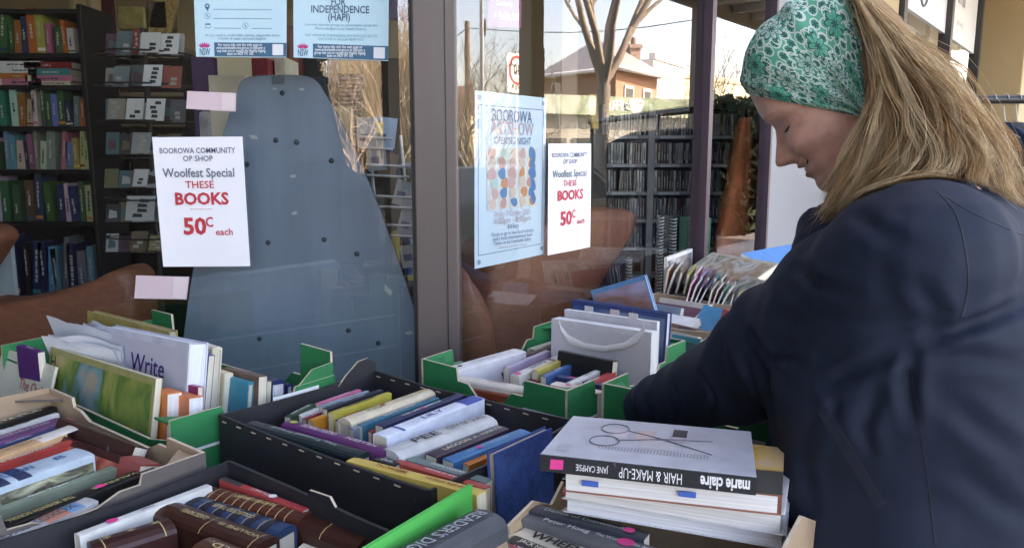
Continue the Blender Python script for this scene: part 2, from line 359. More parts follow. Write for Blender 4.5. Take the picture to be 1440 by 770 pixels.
# axes of the house: two visible walls meet at the corner above u 866
cn = gz(V(866, 150, 40), 0); lf = gz(V(765, 150, 44.5), 0); rt = gz(V(924, 150, 44.5), 0)
bkc = lf + rt - cn; ev = at_y(866, 96, 40).z
hb = MB()
for a, c in ((cn, lf), (rt, cn), (bkc, rt), (lf, bkc)):
    hb.face([gz(a, -0.2), gz(c, -0.2), gz(c, ev), gz(a, ev)], BR)
hb.build("wall", house)
ctr = (lf + rt) / 2; rz = at_y(800, 62, 45).z
rf = MB(); ROOF = mat("grey_iron_roof", (0.26, 0.25, 0.25), 0.5, 0.15, 2, 0.2, 5)
ov = lambda p: gz(p + (p - ctr).normalized() * 0.7, ev - 0.05)
r1 = gz(ctr + (lf - cn) * 0.22, rz); r2 = gz(ctr - (lf - cn) * 0.12, rz)
rf.face([ov(cn), ov(lf), r1, r2], ROOF); rf.face([ov(rt), ov(cn), r2], ROOF); rf.face([ov(bkc), ov(rt), r2, r1], ROOF); rf.face([ov(lf), ov(bkc), r1], ROOF)
rfo = rf.build("roof", house)
ch = MB(); cp = gz(cn * 0.25 + rt * 0.55 + bkc * 0.2, ev); ch.cbox(cp + UP * .55, (0.6, 0, 0), (0, 0.6, 0), (0, 0, 2.2), mat("chimney_brick", (0.34, 0.25, 0.2), 0.9, 0.2, 6)); ch.cbox(cp + UP * 1.6, (0.75, 0, 0), (0, 0.75, 0), (0, 0, 0.2), mat("chimney_brick", (0.34, 0.25, 0.2), 0.9, 0.2, 6)); ch.tube([cp + UP * 1.7, cp + UP * 2.1], 0.17, mat("chimney_brick", (0.34, 0.25, 0.2), 0.9, 0.2, 6)); ch.build("chimney", rfo)
wn = MB()
WT = mat("white_trim", (0.7, 0.7, 0.68), 0.6); WG = mat("dark_window", (0.03, 0.035, 0.04), 0.1)
outn = ((rt - cn).cross(UP)).normalized()
if outn.dot(ctr - cn) > 0: outn = -outn
for k in (0.28, 0.72):
    c_ = cn.lerp(rt, k); a = (rt - cn).normalized()
    wn = MB(); wn.cbox(gz(c_, ev - 1.7) + outn * 0.03, a * 1.1, outn * 0.1, UP * 1.9, WT); wo_ = wn.build("window", house)
    wn = MB(); wn.cbox(gz(c_, ev - 1.7) + outn * 0.09, a * 0.85, outn * 0.02, UP * 1.6, WG); wn.build("pane", wo_)
gu = MB(); gu.tube([ov(lf), ov(cn), ov(rt)], 0.12, WT, 6); gu.build("gutter", rfo)

# cafe row with green fascia
def board(name, label, cat, p0, p1, z0, z1, mt, thick=0.3):
    o = thing(name, label, cat, gz((p0 + p1) / 2, -0.15)); a = p1 - p0; a.z = 0; nn = a.cross(UP).normalized()
    return o, a, nn
c0, c1 = V(765, 150, 33), V(1010, 150, 37)
cafe = thing("cafe", "low cafe with a green and white fascia lettered FRE beside a cup, across the road", "cafe", gz((c0 + c1) / 2, -0.15))
a = gz(c1 - c0, 0); nn = a.cross(UP).normalized()
if nn.dot(CAM - c0) < 0: nn = -nn                                     # towards the op shop
zt, zb = at_y(866, 137, 35).z, at_y(866, 163, 35).z
b = MB(); b.box(gz(c0, zb) - nn * 0.2, a, nn * 0.2, UP * (zt - zb), art("fascia_print", [(.50, .53, .49), (.22, .30, .18), (.33, .41, .30), (.50, .53, .48)], .55, rough=.6)); fo = b.build("fascia", cafe)
rd = a.normalized() if a.normalized().cross(UP).dot(nn) > 0 else -a.normalized()   # reading direction on that face
b = MB()
def onf(u): return gz(c0.lerp(c1, (u - 765) / 245.0), (zt + zb) / 2) + nn * 0.012
letters(b, "FRE", 0.62, onf(858), rd, UP, ink((0.8, 0.85, 0.8)), bold=0.02)
letters(b, "SH", 0.62, onf(832), rd, UP, ink((0.8, 0.85, 0.8)), bold=0.02)
b.build("lettering", fo)
b = MB(); cupm = ink((0.75, 0.76, 0.74)); o_ = onf(889)
el = lambda cx, cz, rx, rz_: [o_ + rd * (cx + rx * math.cos(t)) + UP * (cz + rz_ * math.sin(t)) for t in [k * math.pi / 12 for k in range(24)]]
b.face(el(0, 0.22, 0.42, 0.13), cupm); b.face([o_ + rd * -0.42 + UP * 0.2, o_ + rd * -0.2 + UP * -0.3, o_ + rd * 0.2 + UP * -0.3, o_ + rd * 0.42 + UP * 0.2], cupm)
b.tube([o_ + rd * 0.4 + UP * 0.1, o_ + rd * 0.62 + UP * 0.1, o_ + rd * 0.55 + UP * -0.12, o_ + rd * 0.3 + UP * -0.15], 0.035, cupm, 5); b.build("cup_emblem", fo)
b = MB(); b.box(gz(c0, -0.2) - nn * 2.4, a, nn * 2.0, UP * (zb + 0.2), mat("cafe_wall", (0.33, 0.33, 0.28), 0.7, 0.2, 0.7)); b.build("wall", cafe)
for u0, u1 in ((775, 800), (808, 836), (870, 905), (925, 955)):
    p0, p1 = c0.lerp(c1, (u0 - 765) / 245.0), c0.lerp(c1, (u1 - 765) / 245.0)
    b = MB(); b.box(gz(p0, 0.5) - nn * 0.39, gz(p1 - p0, 0), nn * 0.06, UP * 1.7, mat("cafe_window", (0.05, 0.06, 0.06), 0.15, 0.4, 1)); b.build("window", cafe)
# pale buildings
def block(name, label, u0, v0, u1, y0, y1, mt, roof=None, dep=7.0, par=False):
    p0, p1 = V(u0, 150, y0), V(u1, 150, y1); a = gz(p1 - p0, 0); n_ = a.cross(UP).normalized()
    if n_.dot(CAM - p0) < 0: n_ = -n_
    z = at_y((u0 + u1) / 2, v0, (y0 + y1) / 2).z
    o = thing(name, label, "building", gz((p0 + p1) / 2, -0.15))
    b = MB(); b.box(gz(p0, -0.2) - n_ * dep, a, n_ * dep, UP * (z + 0.2), mt); b.build("wall", o)
    b = MB()
    if roof: b.prism([gz(p0, z) + n_ * 0.4, gz(p0, z + 1.8) - n_ * dep / 2, gz(p0, z) - n_ * (dep + 0.4)], a, roof)
    else: b.box(gz(p0, z) - n_ * 0.3, a, n_ * 0.4, UP * 0.35, mt)
    b.build("roof" if roof else "parapet", o)
    for k in range(3):
        c_ = p0.lerp(p1, (k + 0.5) / 3); b = MB(); b.cbox(gz(c_, z * 0.55) + n_ * 0.03, a.normalized() * a.length * 0.12, n_ * 0.08, UP * z * 0.28, WG); b.build("window", o)
    return o
block("rendered_building", "white rendered building with a flat parapet beside the brick house", 918, 90, 962, 47, 52, mat("white_render", (0.72, 0.70, 0.66), 0.8, 0.06, 1))
block("cream_building", "long cream rendered building at the far end of the street", 956, 118, 1100, 56, 66, mat("cream_render", (0.56, 0.48, 0.33), 0.8, 0.08, 1))
block("tiled_cottage", "cream cottage with a brown tiled roof beside the bare winter trees", 625, 160, 662, 44, 44, mat("cream_render", (0.56, 0.48, 0.33), 0.8, 0.08, 1), mat("brown_tiles", (0.16, 0.09, 0.06), 0.8, 0.2, 4))
hg = MB(); rng = random.Random(5); p0, p1 = gz(V(600, 200, 36), -0.15), gz(V(770, 200, 33), -0.15)
LEAF = mat("hedge_leaf", (0.045, 0.07, 0.025), 0.7, 0.4, 2)
for i in range(2600):
    c_ = p0.lerp(p1, rng.random()) + Vector((rng.uniform(-.6, .6), rng.uniform(-.6, .6), rng.random() ** 0.7 * 1.5)); a_ = Vector((rng.gauss(0, 1), rng.gauss(0, 1), rng.gauss(0, 1))).normalized() * 0.14; b_ = a_.orthogonal().normalized() * 0.09
    hg.face([c_ - a_, c_ + b_, c_ + a_, c_ - b_], LEAF)
solo(hg, "hedge", "low dark green hedge on the far side of the street", "hedge")

def grow(mb, p, d, r, L, lvl, rng, m_, spread=0.5, n=6, up=0.15):
    pts = [p]; q = p.copy(); dd = d.normalized(); k = 5
    for i in range(k):
        dd = (dd + Vector((rng.gauss(0, .13), rng.gauss(0, .13), rng.gauss(0, .10) + up * 0.3))).normalized(); q = q + dd * L / k; pts.append(q)
    mb.tube(pts, [r * (1 - 0.45 * i / k) for i in range(k + 1)], m_, max(3, n), False)
    if lvl <= 0: return
    for j in range(3 if lvl > 1 else 4):
        i = rng.choice((2, 3, 4, 5)); nd = (dd + Vector((rng.gauss(0, spread), rng.gauss(0, spread), rng.gauss(0, spread * .6) + up))).normalized()
        grow(mb, pts[i], nd, r * 0.52, L * rng.uniform(.6, .85), lvl - 1, rng, m_, spread, n - 1, up)
def bare_tree(base, h, r, seed, label, name="bare_tree", lvl=4, limbs=5, group=None, spread=0.5, trunk=0.3, bark=BARK):
    o = thing(name, label, "tree", base, group); rng = random.Random(seed)
    t = MB(); top = base + Vector((rng.uniform(-.1, .1), rng.uniform(-.1, .1), h * trunk))
    t.tube([base - UP * .2, base + UP * .15, base.lerp(top, .5), top], [r * 1.35, r * 1.08, r, r * .95], bark, 12); t.build("trunk", o)
    c = MB()
    for i in range(limbs):
        a_ = 2 * math.pi * (i + rng.random() * .5) / limbs
        grow(c, top - UP * 0.1 * r, Vector((math.cos(a_) * spread * 1.2, math.sin(a_) * spread * 1.2, 1)), r * 0.55, h * rng.uniform(.24, .34), lvl, rng, bark, spread)
    c.build("crown", o); return o
bare_tree(gz(V(844, 200, 13.5), -0.15), 8.5, 0.125, 14, "big bare street tree with pale forked limbs reflected before the brick house", "street_tree", 4, 7, trunk=0.33, spread=0.50)
for i, (u, y, h, lb) in enumerate(((664, 30, 6.5, "bare grey winter tree behind the lamp post"), (700, 34, 8.0, "bare winter tree behind the speed sign"), (1035, 34, 8, "thin bare tree before the long cream building"), (625, 33, 7, "bare winter tree partly hidden by the corner post"))):
    bare_tree(gz(V(u, 200, y), -0.15), h, 0.13, 20 + i, lb, lvl=4, limbs=6, trunk=0.12, bark=TWIG, spread=.6, group="bare trees across the road")
# poles
GALV = mat("galvanised_steel", (0.42, 0.43, 0.43), 0.45, 0.1, 6, metal=0.4)
up_ = thing("utility_pole", "wooden power pole carrying two thin wires over the street", "utility pole", gz(V(659, 200, 38), -0.15))
pb = gz(V(659, 200, 38), -0.15); zt_ = at_y(659, 30, 38).z
b = MB(); b.tube([pb, gz(pb, zt_)], [0.16, 0.12], mat("pole_wood", (0.17, 0.13, 0.10), 0.9, 0.2, 5), 8); b.build("pole", up_)
b = MB(); w0 = gz(V(560, 60, 44), zt_ - 0.4); w1 = gz(pb, zt_ - 0.3); w2 = gz(V(1090, 30, 32), zt_ - 0.3)
for A_, B_ in ((w0, w1), (w1, w2)): b.tube([A_.lerp(B_, k / 8) - UP * 0.6 * math.sin(math.pi * k / 8) for k in range(9)], 0.022, mat("wire", (0.03, 0.03, 0.03)), 4)
b.build("wire", up_)
lp = gz(V(680, 200, 16), 0); lpo = thing("lamp_post", "slim pale steel lamp post with a short hooked bracket", "lamp post", lp)
b = MB(); b.tube([lp, lp + UP * 7], 0.045, GALV, 8); b.build("pole", lpo)
b = MB(); zz = at_y(680, 48, 16).z; b.tube([lp + UP * (zz + .3) + D * 0.09, lp + UP * zz + D * 0.09, lp + UP * (zz - .06) + D * 0.03, lp + UP * zz - D * .03], 0.03, mat("wire", (0.03, 0.03, 0.03)), 6); b.build("bracket", lpo)
sp = gz(V(727, 200, 15), 0); so = thing("speed_sign", "white school area speed sign with a red ring around 40", "road sign", sp)
toS = (CAM - sp); toS.z = 0; n_ = N * -1; ex = UP.cross(n_).normalized()
b = MB(); b.tube([sp, sp + UP * 3.4], 0.03, GALV, 8); b.build("pole", so)
z1, z0 = at_y(727, 76, 15).z, at_y(727, 131, 15).z
b = MB(); b.box(gz(sp, z0) - ex * .32 + n_ * .035, ex * .64, n_ * .006, UP * (z1 - z0), mat("sign_white", (0.78, 0.78, 0.78), 0.5, 0.03)); plo = b.build("plate", so)
b = MB(); oc = gz(sp, z1 - .30) + n_ * .044
ring = [[oc + ex * r_ * math.cos(t) + UP * r_ * math.sin(t) for t in [k * math.pi / 16 for k in range(32)]] for r_ in (.22, .27)]
b.grid(ring, ink((0.5, 0.04, 0.04)), False, True); letters(b, "40", .26, oc, ex, UP, ink((0.03, 0.03, 0.03)), bold=.015); letters(b, "AREA", .16, gz(oc, z0 + .11), ex, UP, ink((0.03, 0.03, 0.03)), bold=.01)
b.build("lettering", plo)

# cars and scrub behind the photographer (seen in the window beside the door)
def W(u, v_, y): return mil(at_y(u, v_, y))
def car(p, head, body, label, suv=False):
    hd = head.normalized(); sd_ = UP.cross(hd).normalized(); o = thing("parked_car", label, "car", gz(p, -0.15), "cars parked along the kerb")
    P = lambda x, y, z: gz(p, -0.15) + hd * x + sd_ * y + UP * z
    prof = [(-2.1, .35), (-2.15, .75), (-2.0, 1.0), (-1.55, 1.08), (-1.0, 1.46), (0.35, 1.50), (1.05, 1.06), (1.95, .88), (2.15, .6), (2.1, .32)]
    rows = []
    for k, wd, ins in ((0, .80, .0), (1, .88, 0), (2, .88, 0), (3, .80, 0)):
        pass
    b = MB(); ys = (-.86, -.80, .80, .86); rows = []
    for y in ys:
        rr = []
        for (x, z) in prof:
            inn = max(0, (z - 1.0)) * 0.35; yy = y * (1 - inn) if abs(y) > .5 else y
            rr.append(P(x, yy, z if abs(y) < .85 else (z - 0.03 if z > .5 else z + .03)))
        rows.append(rr)
    b.grid(rows, body, True); b.face(rows[0], body); b.face(rows[-1][::-1], body); b.build("body", o)
    G = mat("car_glass", (0.02, 0.025, 0.03), 0.05)
    for s_ in (-1, 1):
        yy = .875 * s_
        def side(x, z): return P(x, s_ * (0.86 * (1 - max(0, z - 1.0) * .35) + .012), z)
        b = MB()
        for poly in (((-1.35, 1.1), (-.95, 1.39), (-.35, 1.42), (-.35, 1.08)), ((-.27, 1.08), (-.27, 1.42), (.3, 1.42), (.85, 1.08))):
            f = [side(*q_) for q_ in poly]; b.face(f if s_ < 0 else f[::-1], G)
        b.build("side_window", o)
    b = MB(); b.face([P(.42, -.66, 1.475), P(.42, .66, 1.475), P(1.05, .74, 1.09), P(1.05, -.74, 1.09)], G); b.v = [q_ + hd * .02 + UP * .015 for q_ in b.v]; b.build("windscreen", o)
    for x in (-1.3, 1.35):
        for s_ in (-1, 1):
            b = MB(); b.tube([P(x, s_ * .70, .32), P(x, s_ * .89, .32)], .32, mat("tyre", (.015, .015, .015), .9), 20, sm=False); wo2 = b.build("wheel", o)
            b = MB(); b.tube([P(x, s_ * .885, .32), P(x, s_ * .90, .32)], .2, GALV, 14, sm=False); b.build("rim", wo2)
    for s_ in (-1, 1):
        b = MB(); b.cbox(P(2.10, s_ * .6, .72), hd * .08, sd_ * .35, UP * .14, mat("lamp_glass", (.7, .7, .7), .1)); b.build("headlight", o)
    return o
car(W(612, 240, 13.3), D, mat("silver_car_paint", (0.42, 0.44, 0.47), 0.25, 0.02, metal=0.4), "silver hatchback parked beyond the verandah post, reflected in the glass")
for s_, c_, nm, lb in ((7.0, (.02, .022, .026), "black_car_paint", "black hatchback added at the kerb to darken the angled window reflection"),):
    car(fp(s_, 4.9, 0), D, mat(nm, c_, .3, .05, 2), lb)  # invented car, put here to darken the angled window's reflection
# van and evergreen added only to darken most of that window's reflection
sd_ = UP.cross(D)
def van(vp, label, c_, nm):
    vn = thing("added_dark_van", label, "van", vp); VB = mat(nm, c_, 0.6, 0.1, 2, spec=0.2); hd = D
    P_ = lambda x, y, z: vp + hd * x + sd_ * y + UP * z
    b = MB(); b.prism([P_(x, -.95, z) for x, z in ((-2.6, .35), (-2.65, 2.5), (-2.5, 2.65), (1.2, 2.65), (1.75, 1.5), (2.55, 1.25), (2.65, .35))], sd_ * 1.9, VB); b.build("body", vn, .06)
    b = MB(); b.face([P_(1.28, -.8, 2.5), P_(1.28, .8, 2.5), P_(1.76, .85, 1.55), P_(1.76, -.85, 1.55)], WG); b.v = [q_ + hd * .05 + UP * .02 for q_ in b.v]; b.build("windscreen", vn)
    for x in (-1.6, 1.7):
        for s_ in (-1, 1):
            b = MB(); b.tube([P_(x, s_ * .78, .36), P_(x, s_ * .98, .36)], .36, mat("tyre", (.015, .015, .015), .9), 20, sm=False); b.build("wheel", vn)
van(gz(W(325, 240, 11.0), -0.15), "dark charcoal van added at the kerb to darken the window reflection", (0.025, 0.027, 0.030), "charcoal_van_paint")
es = thing("added_evergreen_shrub", "broad dark evergreen shrub added at the kerb to darken the narrow window reflection", "shrub", gz(fp(14.8, 5.0), -0.15)); b = MB(); rng = random.Random(31); LF2 = mat("evergreen_leaf", (0.018, 0.030, 0.014), 0.8, 0.4, 2, spec=.1)  # invented shrub, placed to darken what the narrow pane reflects
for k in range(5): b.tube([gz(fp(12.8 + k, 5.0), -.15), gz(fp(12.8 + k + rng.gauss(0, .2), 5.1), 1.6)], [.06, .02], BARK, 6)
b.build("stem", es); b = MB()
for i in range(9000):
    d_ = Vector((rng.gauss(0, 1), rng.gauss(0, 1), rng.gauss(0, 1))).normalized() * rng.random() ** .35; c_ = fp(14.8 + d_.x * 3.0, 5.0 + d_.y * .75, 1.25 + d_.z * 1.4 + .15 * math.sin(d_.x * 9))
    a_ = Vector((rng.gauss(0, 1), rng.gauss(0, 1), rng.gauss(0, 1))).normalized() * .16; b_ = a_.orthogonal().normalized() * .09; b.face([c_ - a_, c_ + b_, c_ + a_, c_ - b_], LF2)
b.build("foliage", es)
et = thing("added_evergreen_tree", "dense dark evergreen tree added beside the charcoal van to darken the window reflection", "tree", gz(W(262, 200, 14.5), -0.15)); tb_ = gz(W(262, 200, 14.5), -0.15)  # made-up evergreen that blocks the bright reflection above the van
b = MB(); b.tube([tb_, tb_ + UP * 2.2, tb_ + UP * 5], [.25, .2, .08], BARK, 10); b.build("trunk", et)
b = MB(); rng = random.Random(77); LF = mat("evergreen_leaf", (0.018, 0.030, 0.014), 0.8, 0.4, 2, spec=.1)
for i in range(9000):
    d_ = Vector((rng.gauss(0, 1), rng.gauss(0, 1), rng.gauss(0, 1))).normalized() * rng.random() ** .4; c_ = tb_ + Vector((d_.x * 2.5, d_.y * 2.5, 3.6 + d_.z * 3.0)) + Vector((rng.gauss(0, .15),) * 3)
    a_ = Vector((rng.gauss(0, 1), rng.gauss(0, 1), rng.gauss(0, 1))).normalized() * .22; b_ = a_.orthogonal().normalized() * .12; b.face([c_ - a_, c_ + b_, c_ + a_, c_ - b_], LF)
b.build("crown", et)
sb_ = MB(); rng = random.Random(8); STR = mat("dry_scrub", (0.15, 0.12, 0.082), 0.9, 0.3, 2)
p0, p1 = gz(W(492, 200, 27), -0.15), gz(W(640, 200, 27), -0.15)
for i in range(3200):
    c_ = p0.lerp(p1, rng.random()) + Vector((rng.uniform(-2, 2), rng.uniform(-2, 2), 0)); h_ = rng.uniform(1.5, 6.2); l_ = Vector((rng.gauss(0, .12), rng.gauss(0, .12), 1))
    sb_.tube([c_, c_ + l_ * h_ * .5, c_ + l_ * h_ + Vector((rng.gauss(0, .4), rng.gauss(0, .4), 0))], [.035, .025, .006], STR, 3, False)
tag(sb_.build("scrub"), "tall dry tan winter scrub beyond the parked cars", kind="stuff")
bare_tree(gz(W(565, 200, 21), -0.15), 9, 0.09, 44, "bare twiggy tree standing over the silver car", lvl=4, limbs=6, trunk=.15, bark=TWIG, spread=.6, group="bare trees across the road")
bare_tree(gz(W(500, 200, 23), -0.15), 9, 0.09, 45, "bare twiggy tree standing behind the added dark van", lvl=4, limbs=6, trunk=.15, bark=TWIG, spread=.6, group="bare trees across the road")
# ================================================================== inside the shop
PAL = [("dark red", (.24, .025, .025)), ("cream", (.62, .56, .42)), ("navy", (.03, .05, .14)), ("black", (.02, .02, .022)), ("white", (.70, .70, .68)),
       ("green", (.05, .16, .06)), ("orange", (.55, .18, .04)), ("sky blue", (.14, .33, .52)), ("grey", (.28, .28, .28)), ("brown", (.16, .085, .045)),
       ("pink", (.55, .18, .27)), ("yellow", (.60, .45, .09)), ("teal", (.03, .22, .24)), ("purple", (.14, .04, .16))]
ORD = ["first", "second", "third", "fourth", "fifth", "sixth", "seventh", "eighth", "ninth", "tenth", "eleventh", "twelfth", "thirteenth", "fourteenth", "fifteenth", "sixteenth", "seventeenth", "eighteenth", "nineteenth", "twentieth"]
def shelf_book(c, ax, ay, az, colr, rng, title=True):
    """upright book: ax thickness, ay depth (from spine inwards), az height; c = bottom centre of the spine"""
    b = MB(); ax, ay, az = Vector(ax), Vector(ay), Vector(az); o = Vector(c) - ax / 2; mt = cover(colr)
    tx = ax.normalized() * min(.002, ax.length * .15); ty = ay.normalized() * .002
    b.box(o, ax, ty, az, mt); b.box(o + ty, tx, ay - ty, az, mt); b.box(o + ax - tx + ty, tx, ay - ty, az, mt)
    b.box(o + tx + ty + az * .012, ax - tx * 2, ay * .97 - ty * 2, az * .976, pages((.55, .50, .40)))
    if title and ax.length > .012:
        lc = (.45, .43, .38) if sum(colr) < .9 else (.05, .05, .06)
        n_ = -ay.normalized() * .0006; y0 = rng.uniform(.2, .4); k = rng.randint(3, 7); z = y0
        for i in range(k):
            dz = rng.uniform(.03, .1)
            if z + dz > .92: break
            b.box(o + ax * rng.uniform(.28, .36) + az * z + n_, ax * rng.uniform(.18, .3), -n_ * .9, az * dz, ink(lc)); z += dz + rng.uniform(.01, .03)
        if rng.random() < .4: b.box(o + n_ + az * .06, ax, -n_ * .9, az * .07, ink(rng.choice(PAL)[1]))
    return b
def fill(x0, x1, place, where, hr, seed, group, dp=.15, maxn=40, cols=None, tr=(.014, .045), ends=("near", "far")):
    """a row of books; place(t) gives the bottom of the spine, where = words for the shelf"""
    rng = random.Random(seed); t = x0; items = []
    while t < x1 - .012 and len(items) < maxn:
        th = rng.uniform(*tr); th = min(th, x1 - t); items.append((t + th / 2, th, rng.choice(cols or PAL), rng.uniform(*hr))); t += th + .0015 + (rng.random() < .14) * rng.uniform(.008, .03)
    for i, (tc, th, (cn_, cr), hh) in enumerate(items):
        p, ax, ay, az = place(tc); lean = rng.uniform(-.07, .12) if rng.random() < .5 else rng.uniform(-.012, .012)
        z_ = az * math.cos(lean) + ax * math.sin(lean); x_ = ax * math.cos(lean) - az * math.sin(lean)
        b = shelf_book(p, x_ * (th - .001), ay * dp * rng.uniform(.85, 1.0), z_ * hh, [max(.008, v_ * rng.uniform(.5, .9)) for v_ in cr], rng)
        nb_ = [items[j][2][0] for j in (i - 1, i + 1) if 0 <= j < len(items)]
        lab = f"{cn_} book {where}, {ORD[min(i, 19)]} from its {ends[0]} end"
        solo(b, "book", lab, "book", group, base=p)

# ---- black bookcase
BL = mat("black_laminate", (0.016, 0.014, 0.015), 0.45, 0.2, 8)
BY = 3.7
bx0, bx1 = at_y(-70, 200, BY).x, at_y(122, 200, BY).x
zs = [at_y(100, v_, BY).z for v_ in (74, 119, 177, 238, 312, 418)]
ztop = at_y(100, 12, BY).z
bc = thing("bookcase", "tall black bookcase of mixed books, seen through the window beside the door", "bookcase", ((bx0 + bx1) / 2, BY + .15, 0))
for x in (bx0 - .02, bx1):
    b = MB(); b.box((x, BY, 0), (.022, 0, 0), (0, .30, 0), (0, 0, ztop + .02), BL); b.build("side_panel", bc, .002)
b = MB(); b.box((bx0 + .002, BY + .28, .02), (bx1 - bx0 - .002, 0, 0), (0, .012, 0), (0, 0, ztop - .03), BL); b.build("back_panel", bc)
for z in [ztop] + zs + [zs[-1] - .33]:
    b = MB(); b.box((bx0 + .002, BY + .002, z - .022), (bx1 - bx0 - .002, 0, 0), (0, .275, 0), (0, 0, .02), BL); b.build("shelf", bc)
LIV = [PAL[i] for i in (0, 1, 4, 7, 6, 8, 2, 5, 11, 10, 12, 1, 4)]
X3 = Vector((1, 0, 0)); Y3 = Vector((0, 1, 0))
G1 = "books standing in the black bookcase"
fill(bx0 + .01, bx1 - .03, lambda t: (Vector((t, BY + .03, zs[0])), X3, Y3, UP), "on top shelf of the black bookcase", (.11, .205), 3, G1, cols=LIV, tr=(.018, .042))
fill(bx0 + .01, bx1 - .01, lambda t: (Vector((t, BY + .03, zs[2])), X3, Y3, UP), "on third bookcase shelf", (.115, .19), 14, G1, cols=LIV, tr=(.018, .042))
fill(bx0 + .01, bx1 - .01, lambda t: (Vector((t, BY + .03, zs[3])), X3, Y3, UP), "on fourth bookcase shelf", (.12, .195), 5, G1, cols=LIV, tr=(.018, .042))
fill(bx0 + .03, bx1 - .01, lambda t: (Vector((t, BY + .03, zs[4])), X3, Y3, UP), "on fifth bookcase shelf", (.17, .225), 6, G1, cols=[PAL[i] for i in (7, 4, 0, 2, 5, 9, 8, 1, 2)], tr=(.018, .046))
fill(bx0 + .05, bx1 - .03, lambda t: (Vector((t, BY + .03, zs[5])), X3, Y3, UP), "on lowest bookcase shelf", (.22, .30), 7, G1, cols=[PAL[i] for i in (2, 3, 2, 8, 4, 3, 7)], tr=(.02, .05))
rng = random.Random(9)
for x, n_, nm in ((bx0 + .12, 3, "near"), (bx0 + .33, 4, "middle"), (bx1 - .17, 4, "far")):
    z = zs[1]
    for k in range(n_):
        c_ = rng.choice(LIV); th = rng.uniform(.016, .032); wd = rng.uniform(.17, .23)
        b = shelf_book(Vector((x, BY + .03, z + th / 2)), Vector((0, 0, th - .001)), Y3 * .15, Vector((wd, 0, 0)), c_[1], rng); b.v = [p - Vector((wd / 2, 0, 0)) for p in b.v]
        solo(b, "book", f"{c_[0]} book lying flat in the black bookcase, {ORD[k]} up in its {nm} pile", "book", "books lying flat in the black bookcase"); z += th

# ---- back shelves and light cupboard tops
SY = 4.9
WOOD = mat("pale_shelf_wood", (0.30, 0.22, 0.14), 0.6, 0.2, 4, stretch=(1, 8, 8))
sx0, sx1 = at_y(112, 200, SY).x, at_y(262, 200, SY).x
bs = thing("wall_shelves", "wooden wall shelves of dim books behind the card spinner", "shelves", ((sx0 + sx1) / 2, SY, 0))
zb_ = [at_y(180, v_, SY).z for v_ in (66, 130, 172, 212, 252, 300, 350)]
for z in zb_:
    b = MB(); b.box((sx0, SY, z - .025), (sx1 - sx0, 0, 0), (0, .28, 0), (0, 0, .025), WOOD); b.build("shelf", bs)
for x in (sx0, sx1, (sx0 + sx1) / 2):
    b = MB(); b.box((x - .012, SY + .005, .02), (.024, 0, 0), (0, .29, 0), (0, 0, zb_[0] - .05), DARK); b.build("upright", bs)
b = MB(); b.box((sx0 - .3, SY + .31, 0.02), (sx1 - sx0 + 1.6, 0, 0), (0, .02, 0), (0, 0, zb_[0] - .05), mat("dark_backing", (.05, .04, .035), .8)); b.build("back_panel", bs)
DIM = [PAL[i] for i in (9, 9, 1, 3, 8, 12, 0, 9)]
for k, z in enumerate(zb_[1:6]):
    fill(sx0 + .03, (sx0 + sx1) / 2 - .03, lambda t, z=z: (Vector((t, SY + .06, z)), X3, Y3, UP), f"on the {ORD[k + 1]} wall shelf behind card spinner", (.10, .135), 30 + k, "dim books on the wall shelves", cols=DIM, dp=.11, tr=(.02, .04))
# rolled papers above the shelves
for k, (u, c_) in enumerate(((112, (.50, .38, .24)), (123, (.46, .34, .22)), (134, (.52, .40, .26)))):
    p = at_y(u, 68, SY + .1); b = MB(); b.tube([p, p + Vector((.01 * k, .02, .75))], [.05, .055], mat("kraft_roll", c_, .8, .2, 5), 12)
    solo(b, "paper_roll", ["pale brown paper roll standing nearest the black bookcase", "middle one of three pale brown paper rolls", "pale brown paper roll farthest from the black bookcase"][k], "paper roll", "paper rolls on the wall shelf")
b = MB(); p = at_y(150, 70, SY + .1); b.box(p - X3 * .07, X3 * .13, Y3 * .02, UP * 1.1, mat("dark_red_cloth", (.09, .015, .02), .9, .2, 3)); solo(b, "folded_banner", "dark red folded banner beside the brown paper rolls", "banner")
p = at_y(215, 42, 4.2)
b = MB(); b.prism([p + X3 * x + UP * z for x, z in ((-.03, -.02), (.09, -.02), (.19, .30), (.06, .30))], Y3 * .02, art("gold_glitter", [(.10, .06, .02), (.45, .32, .12), (.16, .10, .04)], 60)); solo(b, "gift_box", "glittery gold gift box leaning above the card spinner", "gift box")
p = at_y(165, 42, 4.2); b = MB(); b.box(p, X3 * .15, Y3 * .12, UP * .12, mat("green_gold_bag", (.24, .20, .07), .5, .4, 20)); b.box(p + X3 * .16, X3 * .11, Y3 * .12, UP * .15, mat("brown_bag", (.13, .09, .06), .5, .4, 20)); solo(b, "gift_bags", "small olive and brown gift bags on top of the spinner stand", "gift bags", bevel=.01)

